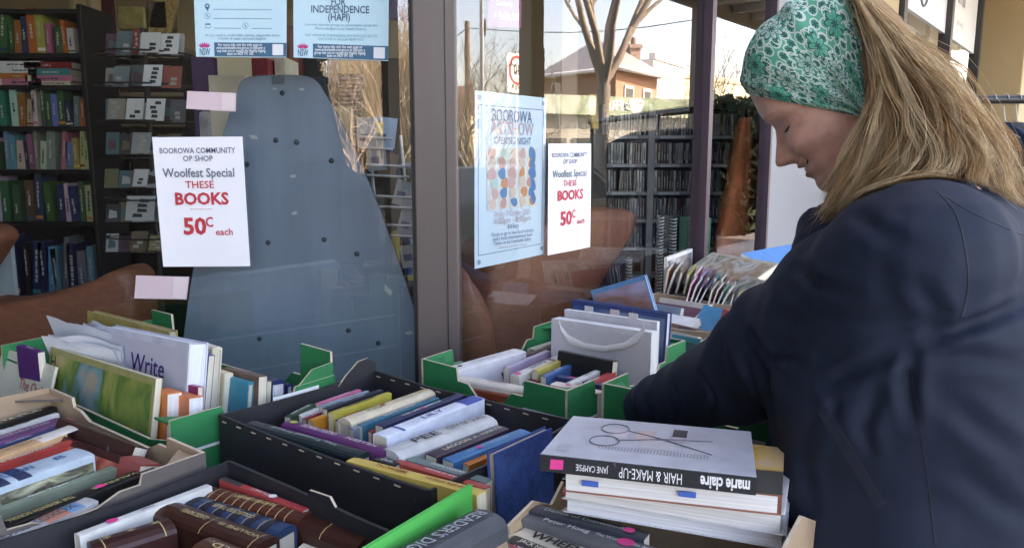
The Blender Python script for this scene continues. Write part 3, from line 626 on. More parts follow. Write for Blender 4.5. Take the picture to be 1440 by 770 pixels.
# ---- card spinner
PY = 3.25
pc = at_y(212, 200, PY)
cs = thing("card_spinner", "black wire spinner rack holding rows of greeting cards", "display rack", (pc.x, PY, 0))
b = MB(); b.tube([(pc.x, PY, 0.02), (pc.x, PY, at_y(212, 40, PY).z)], .012, DARK, 8); b.build("pole", cs)
b = MB()
for vv in (78, 122, 172, 222, 278, 330):
    z = at_y(212, vv, PY).z
    for k in range(8):
        a_ = k * math.pi / 4 + .4; b.tube([(pc.x, PY, z), (pc.x + .19 * math.cos(a_), PY + .19 * math.sin(a_), z)], .003, DARK, 4)
    b.tube([(pc.x + .19 * math.cos(t), PY + .19 * math.sin(t), z) for t in [j * math.pi / 12 for j in range(25)]], .004, DARK, 4, False)
b.build("wire_frame", cs)
CARDS = [(162, 42, 184, 78, 'dark teal', (.10, .14, .15)), (185, 40, 190 + 2, 76, 'dark red', (.22, .04, .03)), (196, 44, 221, 74, 'white and grey', (.55, .55, .54)), (223, 46, 248, 76, 'white film strip', (.62, .62, .60)),
         (158, 92, 178, 122, 'slate grey', (.16, .19, .20)), (200, 90, 224, 121, 'white comic panel', (.62, .62, .62)), (227, 92, 252, 124, 'red patterned', (.30, .08, .06)),
         (150, 138, 172, 170, 'buff', (.30, .26, .21)), (176, 138, 198, 170, 'white sketched', (.62, .62, .60)), (204, 138, 228, 170, 'white line drawing', (.66, .66, .64)), (238, 140, 258, 172, 'dark plain', (.09, .10, .11)),
         (184, 186, 208, 216, 'pale grey', (.26, .28, .28)), (186, 238, 204, 262, 'white bordered', (.50, .50, .50)), (176, 276, 214, 310, 'white dark portrait', (.40, .40, .39)), (182, 326, 204, 352, 'brown', (.14, .10, .06)), (208, 332, 226, 352, 'yellow brown', (.26, .20, .09))]
for i, (u0, v0, u1, v1, nm, c_) in enumerate(CARDS):
    x = ((u0 + u1) / 2 - 212) / 1090 * PY; yy = PY - .17 + min(.14, abs(x) * .45); p0 = at_y(u0, v1, yy); p1 = at_y(u1, v0, yy); b = MB()
    b.box(p0, X3 * (p1.x - p0.x), Y3 * .002 + X3 * 0, UP * (p1.z - p0.z) + Y3 * .03, paper(c_))
    b2 = p0 - Y3 * .0008; wv, hv = (p1.x - p0.x), (p1.z - p0.z); ur = UP * hv + Y3 * .03; dk = (.03, .03, .03) if sum(c_) > .9 else (.35, .33, .3)
    rg = random.Random(i)
    for k in range(4 if i % 2 else 2):
        a_, c2_ = rg.uniform(.15, .5), .14 + .2 * k
        b.face([b2 + X3 * wv * x_ + ur * z_ for x_, z_ in ((a_, c2_), (a_ + .35, c2_), (a_ + .33, c2_ + .13), (a_ + .02, c2_ + .15))], ink(dk))
    solo(b, "greeting_card", f"{nm} greeting card in the {['top', 'second', 'third', 'fourth', 'fifth', 'sixth', 'lowest'][0 if v0 < 60 else 1 if v0 < 100 else 2 if v0 < 150 else 3 if v0 < 200 else 4 if v0 < 250 else 5 if v0 < 300 else 6]} tier of the wire spinner", "card", "greeting cards on the spinner")

rg = random.Random(61); TN = ["top", "second", "third", "fourth", "fifth", "sixth", "lowest"]
MUT = [("slate", (.10, .12, .13)), ("brown", (.14, .10, .07)), ("grey", (.26, .26, .26)), ("plum", (.12, .05, .08)), ("olive", (.14, .13, .07)), ("silver", (.38, .38, .38)), ("teal", (.06, .14, .15)), ("charcoal", (.05, .05, .055))]
for ti, (v0, v1) in enumerate(((46, 78), (92, 122), (140, 171), (186, 217), (236, 264), (282, 312), (328, 354))):
    for k in range(6):
        u0 = 148 + k * 18 + rg.uniform(-2, 2); nm, c_ = MUT[rg.randrange(8)]; yy = PY - .04 + .012 * (k % 2); p0 = at_y(u0, v1, yy); p1 = at_y(u0 + rg.uniform(15, 20), v0 + rg.uniform(-2, 6), yy); b = MB()
        b.box(p0, X3 * (p1.x - p0.x), Y3 * .002, UP * (p1.z - p0.z) + Y3 * .02, paper(c_)); wv, hv_ = p1.x - p0.x, p1.z - p0.z
        b.face([p0 - Y3 * .001 + X3 * wv * x_ + (UP * hv_ + Y3 * .02) * z_ for x_, z_ in ((.2, .2), (.8, .25), (.75, .6), (.25, .7))], ink(MUT[(k + ti) % 8][1]))
        solo(b, "greeting_card", f"{nm} card set back in the {TN[ti]} tier of the wire spinner, {ORD[k]} from the bookcase", "card", "greeting cards on the spinner")
# ---- brown armchairs
LEA = mat("brown_leather", (0.165, 0.055, 0.030), 0.5, 0.0, 34, 0.22, 90, c2=(0.235, 0.085, 0.045), stretch=(1, 1, 2.2))
def chair_back(name, label, outline, q, thick, bulge, place):
    """upholstered shell from an outline (list of world points on a plane) bulging towards the glass"""
    o = thing(name, label, "armchair", gz(outline[0], 0)); b = MB()
    c_ = sum(outline, Vector()) / len(outline); rows = []
    for k, (f_, d_) in enumerate(((1.0, 1.0), (1.02, .6), (1.0, .15), (.965, 0.0), (.85, -.12), (.6, -.3), (.3, -.42), (.02, -.46))):
        rows.append([c_ + (p - c_) * f_ + place * (thick * max(d_, 0) + bulge * min(d_, 0)) for p in outline])
    b.grid(rows, LEA, True, True); b.face(rows[0], LEA); b.face(rows[-1], LEA, True); s_ = b.build("backrest", o); return o
def smoothline(pts, n=6):
    out = []
    for i in range(len(pts)):
        p0, p1, p2, p3 = pts[i - 1], pts[i], pts[(i + 1) % len(pts)], pts[(i + 2) % len(pts)]
        for k in range(n):
            t = k / n; out.append(0.5 * ((2 * p1) + (p2 - p0) * t + (2 * p0 - 5 * p1 + 4 * p2 - p3) * t * t + (3 * p1 - p0 - 3 * p2 + p3) * t ** 3))
    return out
qq = -.30
ol = [at_q(u, v_, qq) for u, v_ in ((700, 352), (760, 318), (822, 297), (880, 294), (898, 303), (890, 330), (862, 372), (835, 415), (800, 462), (790, 540), (760, 640), (700, 640), (690, 520), (692, 420))]
ac = chair_back("armchair", "brown leather tub armchair with a flared back behind the art show poster", smoothline(ol, 4), qq, .16, .03, N * -1)
b = MB(); ol = [at_q(u, v_, -.16) for u, v_ in ((648, 372), (658, 378), (674, 402), (690, 440), (698, 500), (704, 600), (680, 640), (655, 620), (647, 480))]
rows = []
c_ = sum(ol, Vector()) / len(ol); ol = smoothline(ol, 4)
for f_, d_ in ((1, .14), (1.02, .07), (.98, .02), (.85, -.01), (.5, -.025), (.05, -.03)): rows.append([c_ + (p - c_) * f_ - N * d_ for p in ol])
b.grid(rows, LEA, True, True); b.face(rows[0], LEA); b.face(rows[-1], LEA, True); b.build("armrest", ac)
b = MB(); sp0 = fp(.1, -.95, 0); b.box(sp0, D * .7, N * .62, UP * .42, LEA); b.build("seat", ac, .05)
for x in (.14, .74):
    for q_ in (-.9, -.4):
        b = MB(); b.tube([fp(x, q_, 0), fp(x, q_, .03)], .025, DARK, 8)
        b.build("leg", ac)
AY = 2.12
ol = [at_y(u, v_, AY) for u, v_ in ((-60, 445), (0, 428), (60, 416), (120, 398), (160, 380), (182, 388), (190, 420), (180, 520), (120, 620), (-60, 620))]
ac2 = chair_back("armchair", "brown leather armchair with a sagging curved back behind the papers box", smoothline(ol, 4), 0, .14, .02, Y3)
ol = [at_y(u, v_, AY + .12) for u, v_ in ((-100, 322), (-50, 316), (-14, 322), (-4, 336), (-14, 354), (-30, 378), (-54, 405), (-100, 415))]
b = MB(); c_ = sum(ol, Vector()) / len(ol); ol = smoothline(ol, 4)
b.grid([[c_ + (p - c_) * f_ + Y3 * d_ for p in ol] for f_, d_ in ((1, .1), (1.02, .05), (.95, 0), (.6, -.03), (.05, -.04))], LEA, True, True); b.build("headrest_wing", ac2)
b = MB(); b.box((-1.9, AY + .1, .0), (.9, 0, 0), (0, .6, 0), (0, 0, .40), LEA); b.build("seat", ac2, .05)
b = MB(); b.box(at_y(-60, 500, 2.6), (.22, 0, 0), (0, .02, 0), (0, 0, .42), mat("pale_blue_board", (.38, .44, .48), .6)); solo(b, "pale_board", "pale blue grey board standing behind the sagging brown armchair", "board")

# ---- the grey display board with bolts
GY = 2.00
pts = [(250, 560), (258, 470), (271, 380), (290, 285), (312, 195), (333, 128), (341, 113), (356, 107), (400, 105), (430, 107), (445, 114), (456, 130), (476, 165), (500, 214), (530, 285), (562, 372), (585, 445), (597, 500), (604, 560)]
gb = thing("display_board", "blue grey plywood display board with black bolts, standing against the window", "display board", gz(at_y(430, 500, GY), 0))
BG = mat("blue_grey_laminate", (0.185, 0.235, 0.305), 0.36, 0.16, 9, 0.05, 25, stretch=(1, 1, .12), wear=((.33, .37, .41), 7.0, .66))
ol = [at_y(u, v_, GY) for u, v_ in pts]; fine = []
for i in range(len(ol) - 1):
    p0, p1, p2, p3 = ol[max(0, i - 1)], ol[i], ol[i + 1], ol[min(len(ol) - 1, i + 2)]
    for k in range(6):
        t = k / 6; fine.append(0.5 * ((2 * p1) + (p2 - p0) * t + (2 * p0 - 5 * p1 + 4 * p2 - p3) * t * t + (3 * p1 - p0 - 3 * p2 + p3) * t ** 3))
ol = fine + [ol[-1]]; ol = [gz(ol[0], .5)] + ol + [gz(ol[-1], .5)]
b = MB(); b.prism(ol, Y3 * .018, BG, mat("board_edge", (.05, .06, .075), .5)); b.build("panel", gb, .002)
for u, v_ in ((397, 131), (388, 197), (417, 200), (347, 231), (466, 226), (377, 341), (456, 337), (502, 357), (365, 476), (490, 464), (532, 482)):
    p = at_y(u, v_, GY - .001); b = MB(); b.sphere(p, (.0068, .004, .0068), mat("black_bolt", (.035, .04, .05), .35), 12, 8); b.build("bolt", gb)
b = MB()
for u, v_, w_, h_ in ((391, 113, 17, 11),):
    p = at_y(u, v_, GY - .0012); b.cbox(p, X3 * w_ * .00183, Y3 * .002, UP * h_ * .00183, mat("board_slot", (.10, .13, .15), .6))
b.build("hand_slot", gb)
b = MB(); rg = random.Random(4); GL = mat("glue_mark", (.42, .45, .47), .6)
for u, v_, a_, s_ in ((356, 193, .2, .012), (424, 126, .0, .008), (412, 248, -.1, .009), (414, 300, -.3, .009), (545, 408, .9, .017), (575, 468, -.2, .012), (386, 125, .1, .006)):
    p = at_y(u, v_, GY - .0012); x_ = Vector((math.cos(a_), 0, -math.sin(a_))); z_ = Vector((math.sin(a_), 0, math.cos(a_)))
    b.face([p - x_ * s_ + z_ * s_ * .3, p + x_ * s_ * .6 + z_ * s_ * .5, p + x_ * s_ - z_ * s_ * .2, p - x_ * s_ * .3 - z_ * s_ * .4], GL)
b.build("tape_scraps", gb)
b = MB(); b.box((-.62, GY + .03, 0), (.10, 0, 0), (0, .35, 0), (0, 0, 1.1), DARK); b.build("stand_leg", gb); b = MB(); b.box((-.35, GY + .03, 0), (.10, 0, 0), (0, .35, 0), (0, 0, 1.1), DARK); b.build("stand_leg", gb)

# ---- things around the board
def upright(name, label, cat, u0, v0, u1, v1, y, th, mt, group=None, lean=0.0, bevel=.001):
    p0, p1 = at_y(u0, v1, y), at_y(u1, v0, y); b = MB(); b.box(p0, X3 * (p1.x - p0.x), Y3 * th, UP * (p1.z - p0.z) + X3 * lean, mt); return solo(b, name, label, cat, group, bevel)
upright("paper_bag", "cream crumpled paper bag standing beside the display board", "paper bag", 298, 106, 345, 200, 2.25, .09, mat("cream_bag", (.58, .50, .38), .7, .15, 6, .6, 14))
upright("silver_tin", "tall silvery plastic wrap roll next to the cream paper bag", "roll", 281, 155, 299, 230, 2.3, .04, mat("silver_wrap", (.42, .42, .43), .25, .5, 12, .5, 20), bevel=.015)
upright("curtain", "dark purple curtain hanging behind the pink paper strip", "curtain", 276, 80, 299, 210, 2.7, .04, mat("purple_cloth", (.07, .03, .09), .9, .2, 6))
upright("red_book", "dark red tall book standing behind the top of the display board", "book", 356, 82, 376, 140, 2.35, .15, cover((.24, .02, .03)), "books behind the board")
upright("cream_book", "cream tall book standing behind the top of the display board", "book", 388, 80, 400, 140, 2.4, .15, cover((.6, .55, .42)), "books behind the board")
upright("red_box", "dark red brown box behind the pale blue notices", "box", 400, 36, 428, 130, 2.6, .15, cover((.17, .05, .04)))
upright("black_box", "black box standing behind the lettered notice about independence", "box", 428, 70, 460, 140, 2.6, .15, cover((.02, .02, .02)))
upright("cream_cupboard", "cream cupboard behind the display board", "cupboard", 296, 40, 360, 190, 3.6, .4, CREAM)
upright("tan_cupboard", "tan cupboard door behind the louvred vent", "cupboard", 462, 60, 512, 180, 3.4, .4, mat("tan_board", (.40, .27, .14), .6))
lv = thing("louvred_vent", "grey louvred metal vent panel beyond the board edge", "vent", gz(at_y(478, 150, 2.8), 0))
for k in range(15):
    v_ = 112 + k * 5.6; p = at_y(448, v_, 2.8); b = MB(); b.box(p, X3 * .155, Y3 * .02 + UP * .008, UP * .006, mat("vent_grey", (.17, .18, .18), .5)); b.build("slat", lv)
p = at_y(446, 200, 2.83); b = MB(); b.box(p, X3 * .16, Y3 * .02, UP * .24, mat("vent_back", (.04, .04, .04), .7)); b.build("back_panel", lv)
upright("comb_pad", "buff spiral topped pad leaning under the louvred vent", "pad", 466, 150, 494, 230, 2.5, .02, paper((.42, .35, .24)), lean=.0)
upright("indigo_banner", "indigo banner high behind the corner of the notice window", "banner", 548, -40, 588, 27, 3.0, .03, mat("indigo_cloth", (.05, .035, .10), .8))
# brochure rack
br = thing("brochure_rack", "white wire rack stuffed with brochures ", "rack", gz(at_y(565, 260, 2.35), 0))
b = MB(); WW = mat("white_wire", (.6, .6, .6), .4)
for u0, v_, u1 in ((505, 207, 552), (515, 246, 575), (530, 290, 590), (540, 330, 596)):
    p0, p1 = at_y(u0, v_, 2.25), at_y(u1, v_ + 3, 2.25)
    for dz in (0, .03): b.tube([p0 + UP * dz, p1 + UP * dz], .004, WW, 5)
for u in (540, 585): b.tube([at_y(u - 22, 190, 2.3), at_y(u + 6, 480, 2.3)], .005, WW, 5)
b.build("wire_frame", br)
rg = random.Random(12)
BRC = [("white", (.42, .42, .42)), ("yellow", (.6, .5, .2)), ("pale blue", (.35, .45, .6)), ("grey", (.4, .4, .42)), ("brown", (.2, .13, .1)), ("navy", (.04, .06, .16))]
for k, (u, v_) in enumerate(((512, 208), (524, 206), (535, 207), (528, 240), (540, 246), (553, 247), (560, 288), (572, 290), (584, 292), (566, 330), (578, 335), (588, 372), (576, 376), (590, 420))):
    nm, c_ = BRC[k % 6]; y = 2.27 + .012 * (k % 3); p = at_y(u, v_, y); a_ = rg.uniform(-.3, .35); x_ = Vector((math.cos(a_), 0, math.sin(a_))); z_ = Vector((-math.sin(a_), .1, math.cos(a_)))
    b = MB(); b.box(p - x_ * .02, x_ * rg.uniform(.04, .065), Y3 * .004, z_ * rg.uniform(.06, .10), paper(c_)); b.box(p - x_ * .012 - Y3 * .0006 + z_ * .02, x_ * .025, Y3 * .0005, z_ * .02, ink((.1, .12, .2)))
    solo(b, "brochure", f"{nm} brochure in the {['top', 'second', 'third', 'lowest'][0 if k < 3 else 1 if k < 6 else 2 if k < 9 else 3]} tier of the white wire rack", "brochure", "brochures in the wire rack")
upright("blue_roll", "bright blue cardboard tube standing beside the brochure rack", "tube", 571, 330, 580, 420, 2.4, .02, cover((.06, .12, .40)), bevel=.008)
upright("yellow_roll", "yellow cardboard tube standing at the edge of the display board", "tube", 551, 325, 561, 400, 2.4, .02, cover((.5, .42, .06)), bevel=.008)

# ---- racks of discs
RY = 4.5
rzs = [at_y(950, v_, RY).z for v_ in (190, 230, 269, 308, 347, 386)]
rtop = at_y(950, 152, RY).z
RK = mat("grey_rack", (0.34, 0.34, 0.36), 0.5, 0.15, 5)
bays = [(850, 911, "nearest the tub armchair"), (920, 978, "in the middle of the three"), (996, 1072, "nearest the white column")]
for bi, (u0, u1, wh) in enumerate(bays):
    x0, x1 = at_y(u0, 217, RY).x, at_y(u1, 217, RY).x
    rk = thing("disc_rack", f"grey shelving rack of music discs, {wh}", "rack", ((x0 + x1) / 2, RY, 0), "disc racks inside the shop")
    for x in (x0 - .018, x1):
        b = MB(); b.box((x, RY - .01, 0), (.018, 0, 0), (0, .17, 0), (0, 0, rtop + .02), RK); b.build("upright", rk)
    b = MB(); b.box((x0, RY - .005, rtop), (x1 - x0, 0, 0), (0, .16, 0), (0, 0, .04), mat("rack_top", (.02, .02, .022), .5)); b.build("header", rk)
    b = MB(); b.box((x0 + .001, RY + .145, .1), (x1 - x0 - .002, 0, 0), (0, .01, 0), (0, 0, rtop - .1), DARK); b.build("back_panel", rk)
    rg = random.Random(70 + bi)
    for zi, z in enumerate(rzs):
        b = MB(); b.box((x0 + .001, RY, z - .02), (x1 - x0 - .002, 0, 0), (0, .14, 0), (0, 0, .018), RK); sh = b.build("shelf", rk)
        b = MB(); lx = rg.uniform(.02, .06); b.box((x0 + lx, RY - .004, z - .02), ((x1 - x0) * rg.uniform(.45, .7), 0, 0), (0, .003, 0), (0, 0, .016), paper((.66, .68, .7))); b.build("label_strip", sh)
        if zi > 4: continue
        t = x0 + .008; k = 0
        while t < x1 - .02 and k < 18:
            th = rg.choice((.0105, .0105, .011, .0145)); hh = .122 * rg.uniform(.94, 1.0); c_ = rg.choice([(.05, .05, .055), (.06, .055, .05), (.45, .45, .44), (.12, .11, .10), (.66, .65, .63), (.6, .6, .6), (.16, .05, .04), (.07, .09, .12), (.25, .22, .18), (.04, .04, .04)])
            b = MB(); ln = rg.uniform(-.006, .012) if rg.random() < .25 else 0; az_ = UP * hh + X3 * ln
            b.box(Vector((t, RY + .008 + rg.random() * .008, z)), X3 * th * .92, Y3 * .11, az_, mat("disc_case", c_, .25, .1, 5)); b.box(Vector((t + th * .3, RY + .0075, z + .02)), X3 * th * .3, Y3 * .0004, UP * rg.uniform(.03, .07), ink((.6, .6, .58) if sum(c_) < .8 else (.1, .1, .1)))
            solo(b, "disc_case", f"thin disc case on {ORD[zi]} shelf of the rack {wh}", "disc case", f"discs on {ORD[zi]} shelf of rack {wh}"); t += th + .0045 + (rg.random() < .06) * .012; k += 1
# spiral folders on a low cabinet
b = MB(); b.box(at_y(850, 470, 3.05) - UP * .9, X3 * .62, Y3 * .3, UP * .905, DARK); solo(b, "low_cabinet", "low black cabinet carrying spiral bound folders behind the tub armchair", "cabinet")
cz = at_y(850, 470, 3.05).z + .006
for k, (u, vt, nm, c_) in enumerate(((882, 362, "short navy", (.02, .025, .05)), (924, 303, "tall black", (.015, .02, .02)), (942, 305, "tall dark green", (.02, .09, .05)), (967, 306, "tall bright green", (.03, .16, .07)))):
    p = gz(at_y(u, 470, 3.0), cz); zt_ = at_y(u, vt, 3.0).z; o = thing("spiral_folder", f"{nm} folder with silver spiral binding on the low cabinet", "folder", p, "spiral folders on the low cabinet")
    b = MB(); b.box(p + X3 * (.005 if k else -.09), X3 * (.07 if k else .085), Y3 * .05, UP * (zt_ - cz), cover(c_)); b.build("cover", o)
    b = MB(); n_ = int((zt_ - cz) / .0125)
    for j in range(n_):
        z = cz + (j + .5) * (zt_ - cz) / n_; b.tube([p + UP * (z - cz) + Vector((.013 * math.cos(t), .013 * math.sin(t) + .002, .003 * math.sin(t))) for t in [q_ * math.pi / 5 for q_ in range(11)]], .0032, mat("spiral_steel", (.55, .57, .57), .35, metal=.5), 5)
    b.build("spiral_binding", o, kind=None)
# tall records leaning in front of the racks, tan post, garment
for k, (u0, u1, vt, vb, ln, c_, nm) in enumerate(((787, 797, 116, 184, .03, (.6, .58, .5), "cream"), (797, 803, 114, 182, .03, (.10, .08, .07), "dark brown"), (807, 814, 116, 182, .035, (.62, .6, .55), "white edged"), (832, 843, 132, 181, .012, (.6, .38, .06), "yellow"))):
    upright("record_sleeve", f"{nm} record sleeve leaning behind the small sale notice", "record", u0, vt, u1, vb, 4.0, .28, cover(c_), "record sleeves leaning on the shelf", lean=-ln)
b = MB(); b.box(at_y(776, 187, 3.95) - UP * 1.55, X3 * .28, Y3 * .34, UP * 1.545, DARK); solo(b, "record_cabinet", "black cabinet carrying leaning record sleeves", "cabinet")
b = MB(); b.box(gz(at_y(789, 200, 3.8), 0), X3 * .075, Y3 * .075, UP * 3.21, mat("tan_post", (.34, .25, .17), .6)); solo(b, "timber_post", "tan timber post inside the shop behind the small sale notice", "post")
gm = thing("brown_coat", "rust brown coat hanging on a stand in front of the third disc rack", "coat", gz(at_y(1035, 300, 3.6), 0))
b = MB(); RUST = mat("rust_cloth", (.58, .17, .07), .85, .25, 9, .3, 40)
ol = [(1046, 166), (1057, 185), (1062, 250), (1060, 344), (1005, 344), (1012, 290), (1028, 225), (1038, 180)]
rows = []
for k, (v_, u0, u1) in enumerate(((166, 1042, 1050), (178, 1036, 1056), (205, 1030, 1060), (250, 1022, 1062), (300, 1012, 1062), (345, 1004, 1061), (400, 1000, 1062))):
    a_, c2_ = at_y(u0, v_, 3.6), at_y(u1, v_, 3.6); cc = (a_ + c2_) / 2; rx = (c2_.x - a_.x) / 2
    rows.append([cc + Vector((rx * math.cos(t), .06 * math.sin(t) * (1 + .25 * math.cos(5 * t)), 0)) for t in [j * math.pi / 14 for j in range(28)]])
b.grid(rows, RUST, True, True); b.build("cloth", gm)
b = MB(); pt_ = at_y(1046, 166, 3.6); b.tube([gz(pt_, .01), pt_ + UP * .12, pt_ + UP * .15 + X3 * .03], .008, DARK, 6); b.build("stand", gm)

# ================================================================== papers on the glass
PBLUE = (0.46, 0.66, 0.74); NAVY = (0.03, 0.115, 0.20)
def sheet(name, label, cat, cs_, mt, group=None, off=None, curl=.004):
    """paper from four corners tl,tr,br,bl in world space, slightly buckled"""
    tl, tr, brr, bl = cs_; o = thing(name, label, cat, (tl + tr + brr + bl) / 4, group); nrm = (tr - tl).cross(tl - bl).normalized(); b = MB(); n_ = 12
    def P(x, y): return tl.lerp(tr, x).lerp(bl.lerp(brr, x), y) - nrm * (-curl * math.sin(x * 5 + y * 2.2 + len(label)) * .35 * (0.4 + y))
    front = [[P(i / n_, j / n_) for i in range(n_ + 1)] for j in range(n_ + 1)]
    b.grid(front, mt); b.grid([[p + (-nrm) * .0004 for p in r] for r in front][::-1], mt); b.build("paper", o)
    def S(x, y, l=.0012): return P(x, y) + nrm * l
    return o, S, (tr - tl), (tl - bl), nrm
def quad(b, S, x0, y0, x1, y1, mt, n=6, l=.0009):
    b.grid([[S(x0 + (x1 - x0) * i / n, y0 + (y1 - y0) * j / n, l) for i in range(n + 1)] for j in range(n + 1)], mt, False)
def wl_(u, v_): return at_y(u, v_, LY - .006)
def wr_(u, v_): return at_q(u, v_, -.024)
GREY = ink((.10, .115, .17)); RED = ink((.52, .035, .05))
def sale(name, label, cs_, group):
    o, S, ex, ey, nrm = sheet(name, label, "notice", cs_, paper((.80, .79, .82)), group); h = ey.length; w_ = ex.length; b = MB()
    for tx, x, y, sz, mt, bold, fit in (("BOOROWA COMMUNITY", .49, .105, .056, GREY, .010, .84), ("OP SHOP", .49, .165, .056, GREY, .012, .33), ("Woolfest Special", .49, .275, .088, ink((.13, .16, .20)), .02, .80),
                                         ("THESE", .49, .365, .072, RED, .012, .32), ("BOOKS", .50, .475, .118, RED, .034, .60), ("50", .40, .69, .165, RED, .034, .26), ("C", .572, .655, .10, RED, .02, .085), ("each", .735, .73, .068, RED, .014, .19), ("all proceeds to town", .49, .55, .013, RED, .0, .25)):
        letters(b, tx, sz * h * 1.08, S(x, y), ex, ey, mt, lift=.0008, fit=fit * w_, bold=bold)
    b.build("lettering", o)
sale("sale_notice", "large white sale notice for cheap books taped over the grey board", (wl_(214, 193), wl_(341, 192), wl_(352, 374), wl_(229, 375)), "book sale notices")
sale("sale_notice", "narrow looking white sale notice beside the art show poster", tuple(at_q(*p_, -.008) for p_ in ((771, 202), (831, 202), (830, 347), (771, 359))), "book sale notices")
def health(name, label, cs_, lines):
    o, S, ex, ey, nrm = sheet(name, label, "notice", cs_, paper(PBLUE), "pale blue health notices", curl=.002); w_ = ex.length; h = ey.length
    b = MB(); quad(b, S, .205, .895, 1.0, .995, ink(NAVY)); b.build("footer_band", o)
    b = MB()
    for k, tx in enumerate(("For more info visit the web page or", "www.activehealth.nsw.gov.au to discover a", "group near you or contact the Healthy Ageing", "team on 0429 791 305")):
        letters(b, tx, .0098, S(.24 + .25, .912 + k * .0215, .0016), ex, ey, ink((.75, .8, .82)), fit=w_ * (.47, .53, .54, .28)[k], bold=.01)
    letters(b, "NSW", .022, S(.10, .967), ex, ey, ink(NAVY), fit=w_ * .11, bold=.01)
    for tx, x, y, sz, c_, fit in lines: letters(b, tx, sz, S(x, y), ex, ey, ink(c_), fit=fit * w_ if fit else None, bold=.012 if sz > .02 else 0)
    b.build("lettering", o)
    b = MB(); pk = ink((.62, .06, .25))
    for k in range(7):
        a_ = R(-60 + k * 20); c_ = S(.10, .935, .0014) + ex.normalized() * .006 * math.sin(a_) * 1.6 + ey.normalized() * .006 * math.cos(a_); d_ = ex.normalized() * math.sin(a_) + ey.normalized() * math.cos(a_); e_ = d_.cross(nrm)
        b.face([c_ - d_ * .006, c_ + e_ * .0022, c_ + d_ * .008, c_ - e_ * .0022], pk)
    b.build("flower_emblem", o)
    b = MB(); quad(b, S, .845, .905, .965, .985, paper((.7, .72, .74)), 2, .0014); b.build("blank_square", o)
    return o, S, ex, ey, nrm
o, S, ex, ey, nrm = health("health_notice", "pale blue health notice with ruled lines and small icons", (wl_(268, -118), wl_(403, -118), wl_(403, 81), wl_(276, 80)), [("All you need is comfortable clothes, supportive shoes,", .52, .842, .0085, (.12, .25, .32), .80), ("a bottle of water, and your laughter.", .52, .866, .0085, (.12, .25, .32), .52)])
b = MB(); LN = ink((.22, .38, .46))
for y, x1 in ((.655, .84), (.72, .84), (.79, .5), (.79, .84)):
    x0 = .21 if x1 != .84 or y != .79 else .62
    b.grid([[S(x0, y, .001), S(x1, y, .001)], [S(x0, y + .005, .001), S(x1, y + .005, .001)]], LN, False)
b.build("ruled_lines", o)
b = MB(); IC = ink((.05, .28, .42)); e1, e2 = ex.normalized(), ey.normalized()
c_ = S(.145, .635, .0014); b.grid([[c_ + (e1 * math.cos(t) + e2 * math.sin(t)) * r_ for t in [k * math.pi / 8 for k in range(16)]] for r_ in (.0022, .0058)], IC, False, True); b.face([c_ - e1 * .005 - e2 * .002, c_ - e2 * .012, c_ + e1 * .005 - e2 * .002], IC)
for xx, yy in ((.145, .705), (.55, .775)):
    c_ = S(xx, yy, .0014); b.grid([[c_ + (e1 * math.cos(t) + e2 * math.sin(t)) * r_ for t in [k * math.pi / 8 for k in range(16)]] for r_ in (.0062, .0070)], IC, False, True); b.face([c_ - e1 * .003 + e2 * .003, c_ - e1 * .001 + e2 * .003, c_ + e1 * .003 - e2 * .002, c_ + e1 * .001 - e2 * .004], IC)
c_ = S(.145, .775, .0014); b.face([c_ + e1 * x_ + e2 * y_ for x_, y_ in ((-.006, -.005), (.006, -.005), (.006, .005), (-.006, .005))], IC); b.face([c_ + nrm * .0003 + e1 * x_ + e2 * y_ for x_, y_ in ((-.005, -.004), (.005, -.004), (.005, .001), (-.005, .001))], ink((.5, .68, .76))); b.build("icons", o)
health("health_notice", "pale blue health notice with dark capitals ending INDEPENDENCE (HAPI)", (wl_(412, -118), wl_(548, -116), wl_(546, 86), wl_(413, 81)),
       [("HEALTHY AND ACTIVE", .5, .53, .022, (.05, .10, .17), .85), ("FOR", .47, .595, .023, (.05, .10, .17), .15), ("INDEPENDENCE", .49, .648, .023, (.05, .10, .17), .61), ("(HAPI)", .48, .703, .023, (.05, .10, .17), .23), ("Low-cost exercise groups to communities across the", .5, .755, .0085, (.10, .32, .40), .76), ("Murrumbidgee Local Health District.", .5, .782, .0085, (.10, .32, .40), .54), ("VISIT WWW.ACTIVEANDHEALTHY.NSW.GOV.AU TO", .5, .832, .0085, (.10, .32, .40), .76), ("DISCOVER A GROUP NEAR YOU", .5, .858, .0085, (.10, .32, .40), .48)])
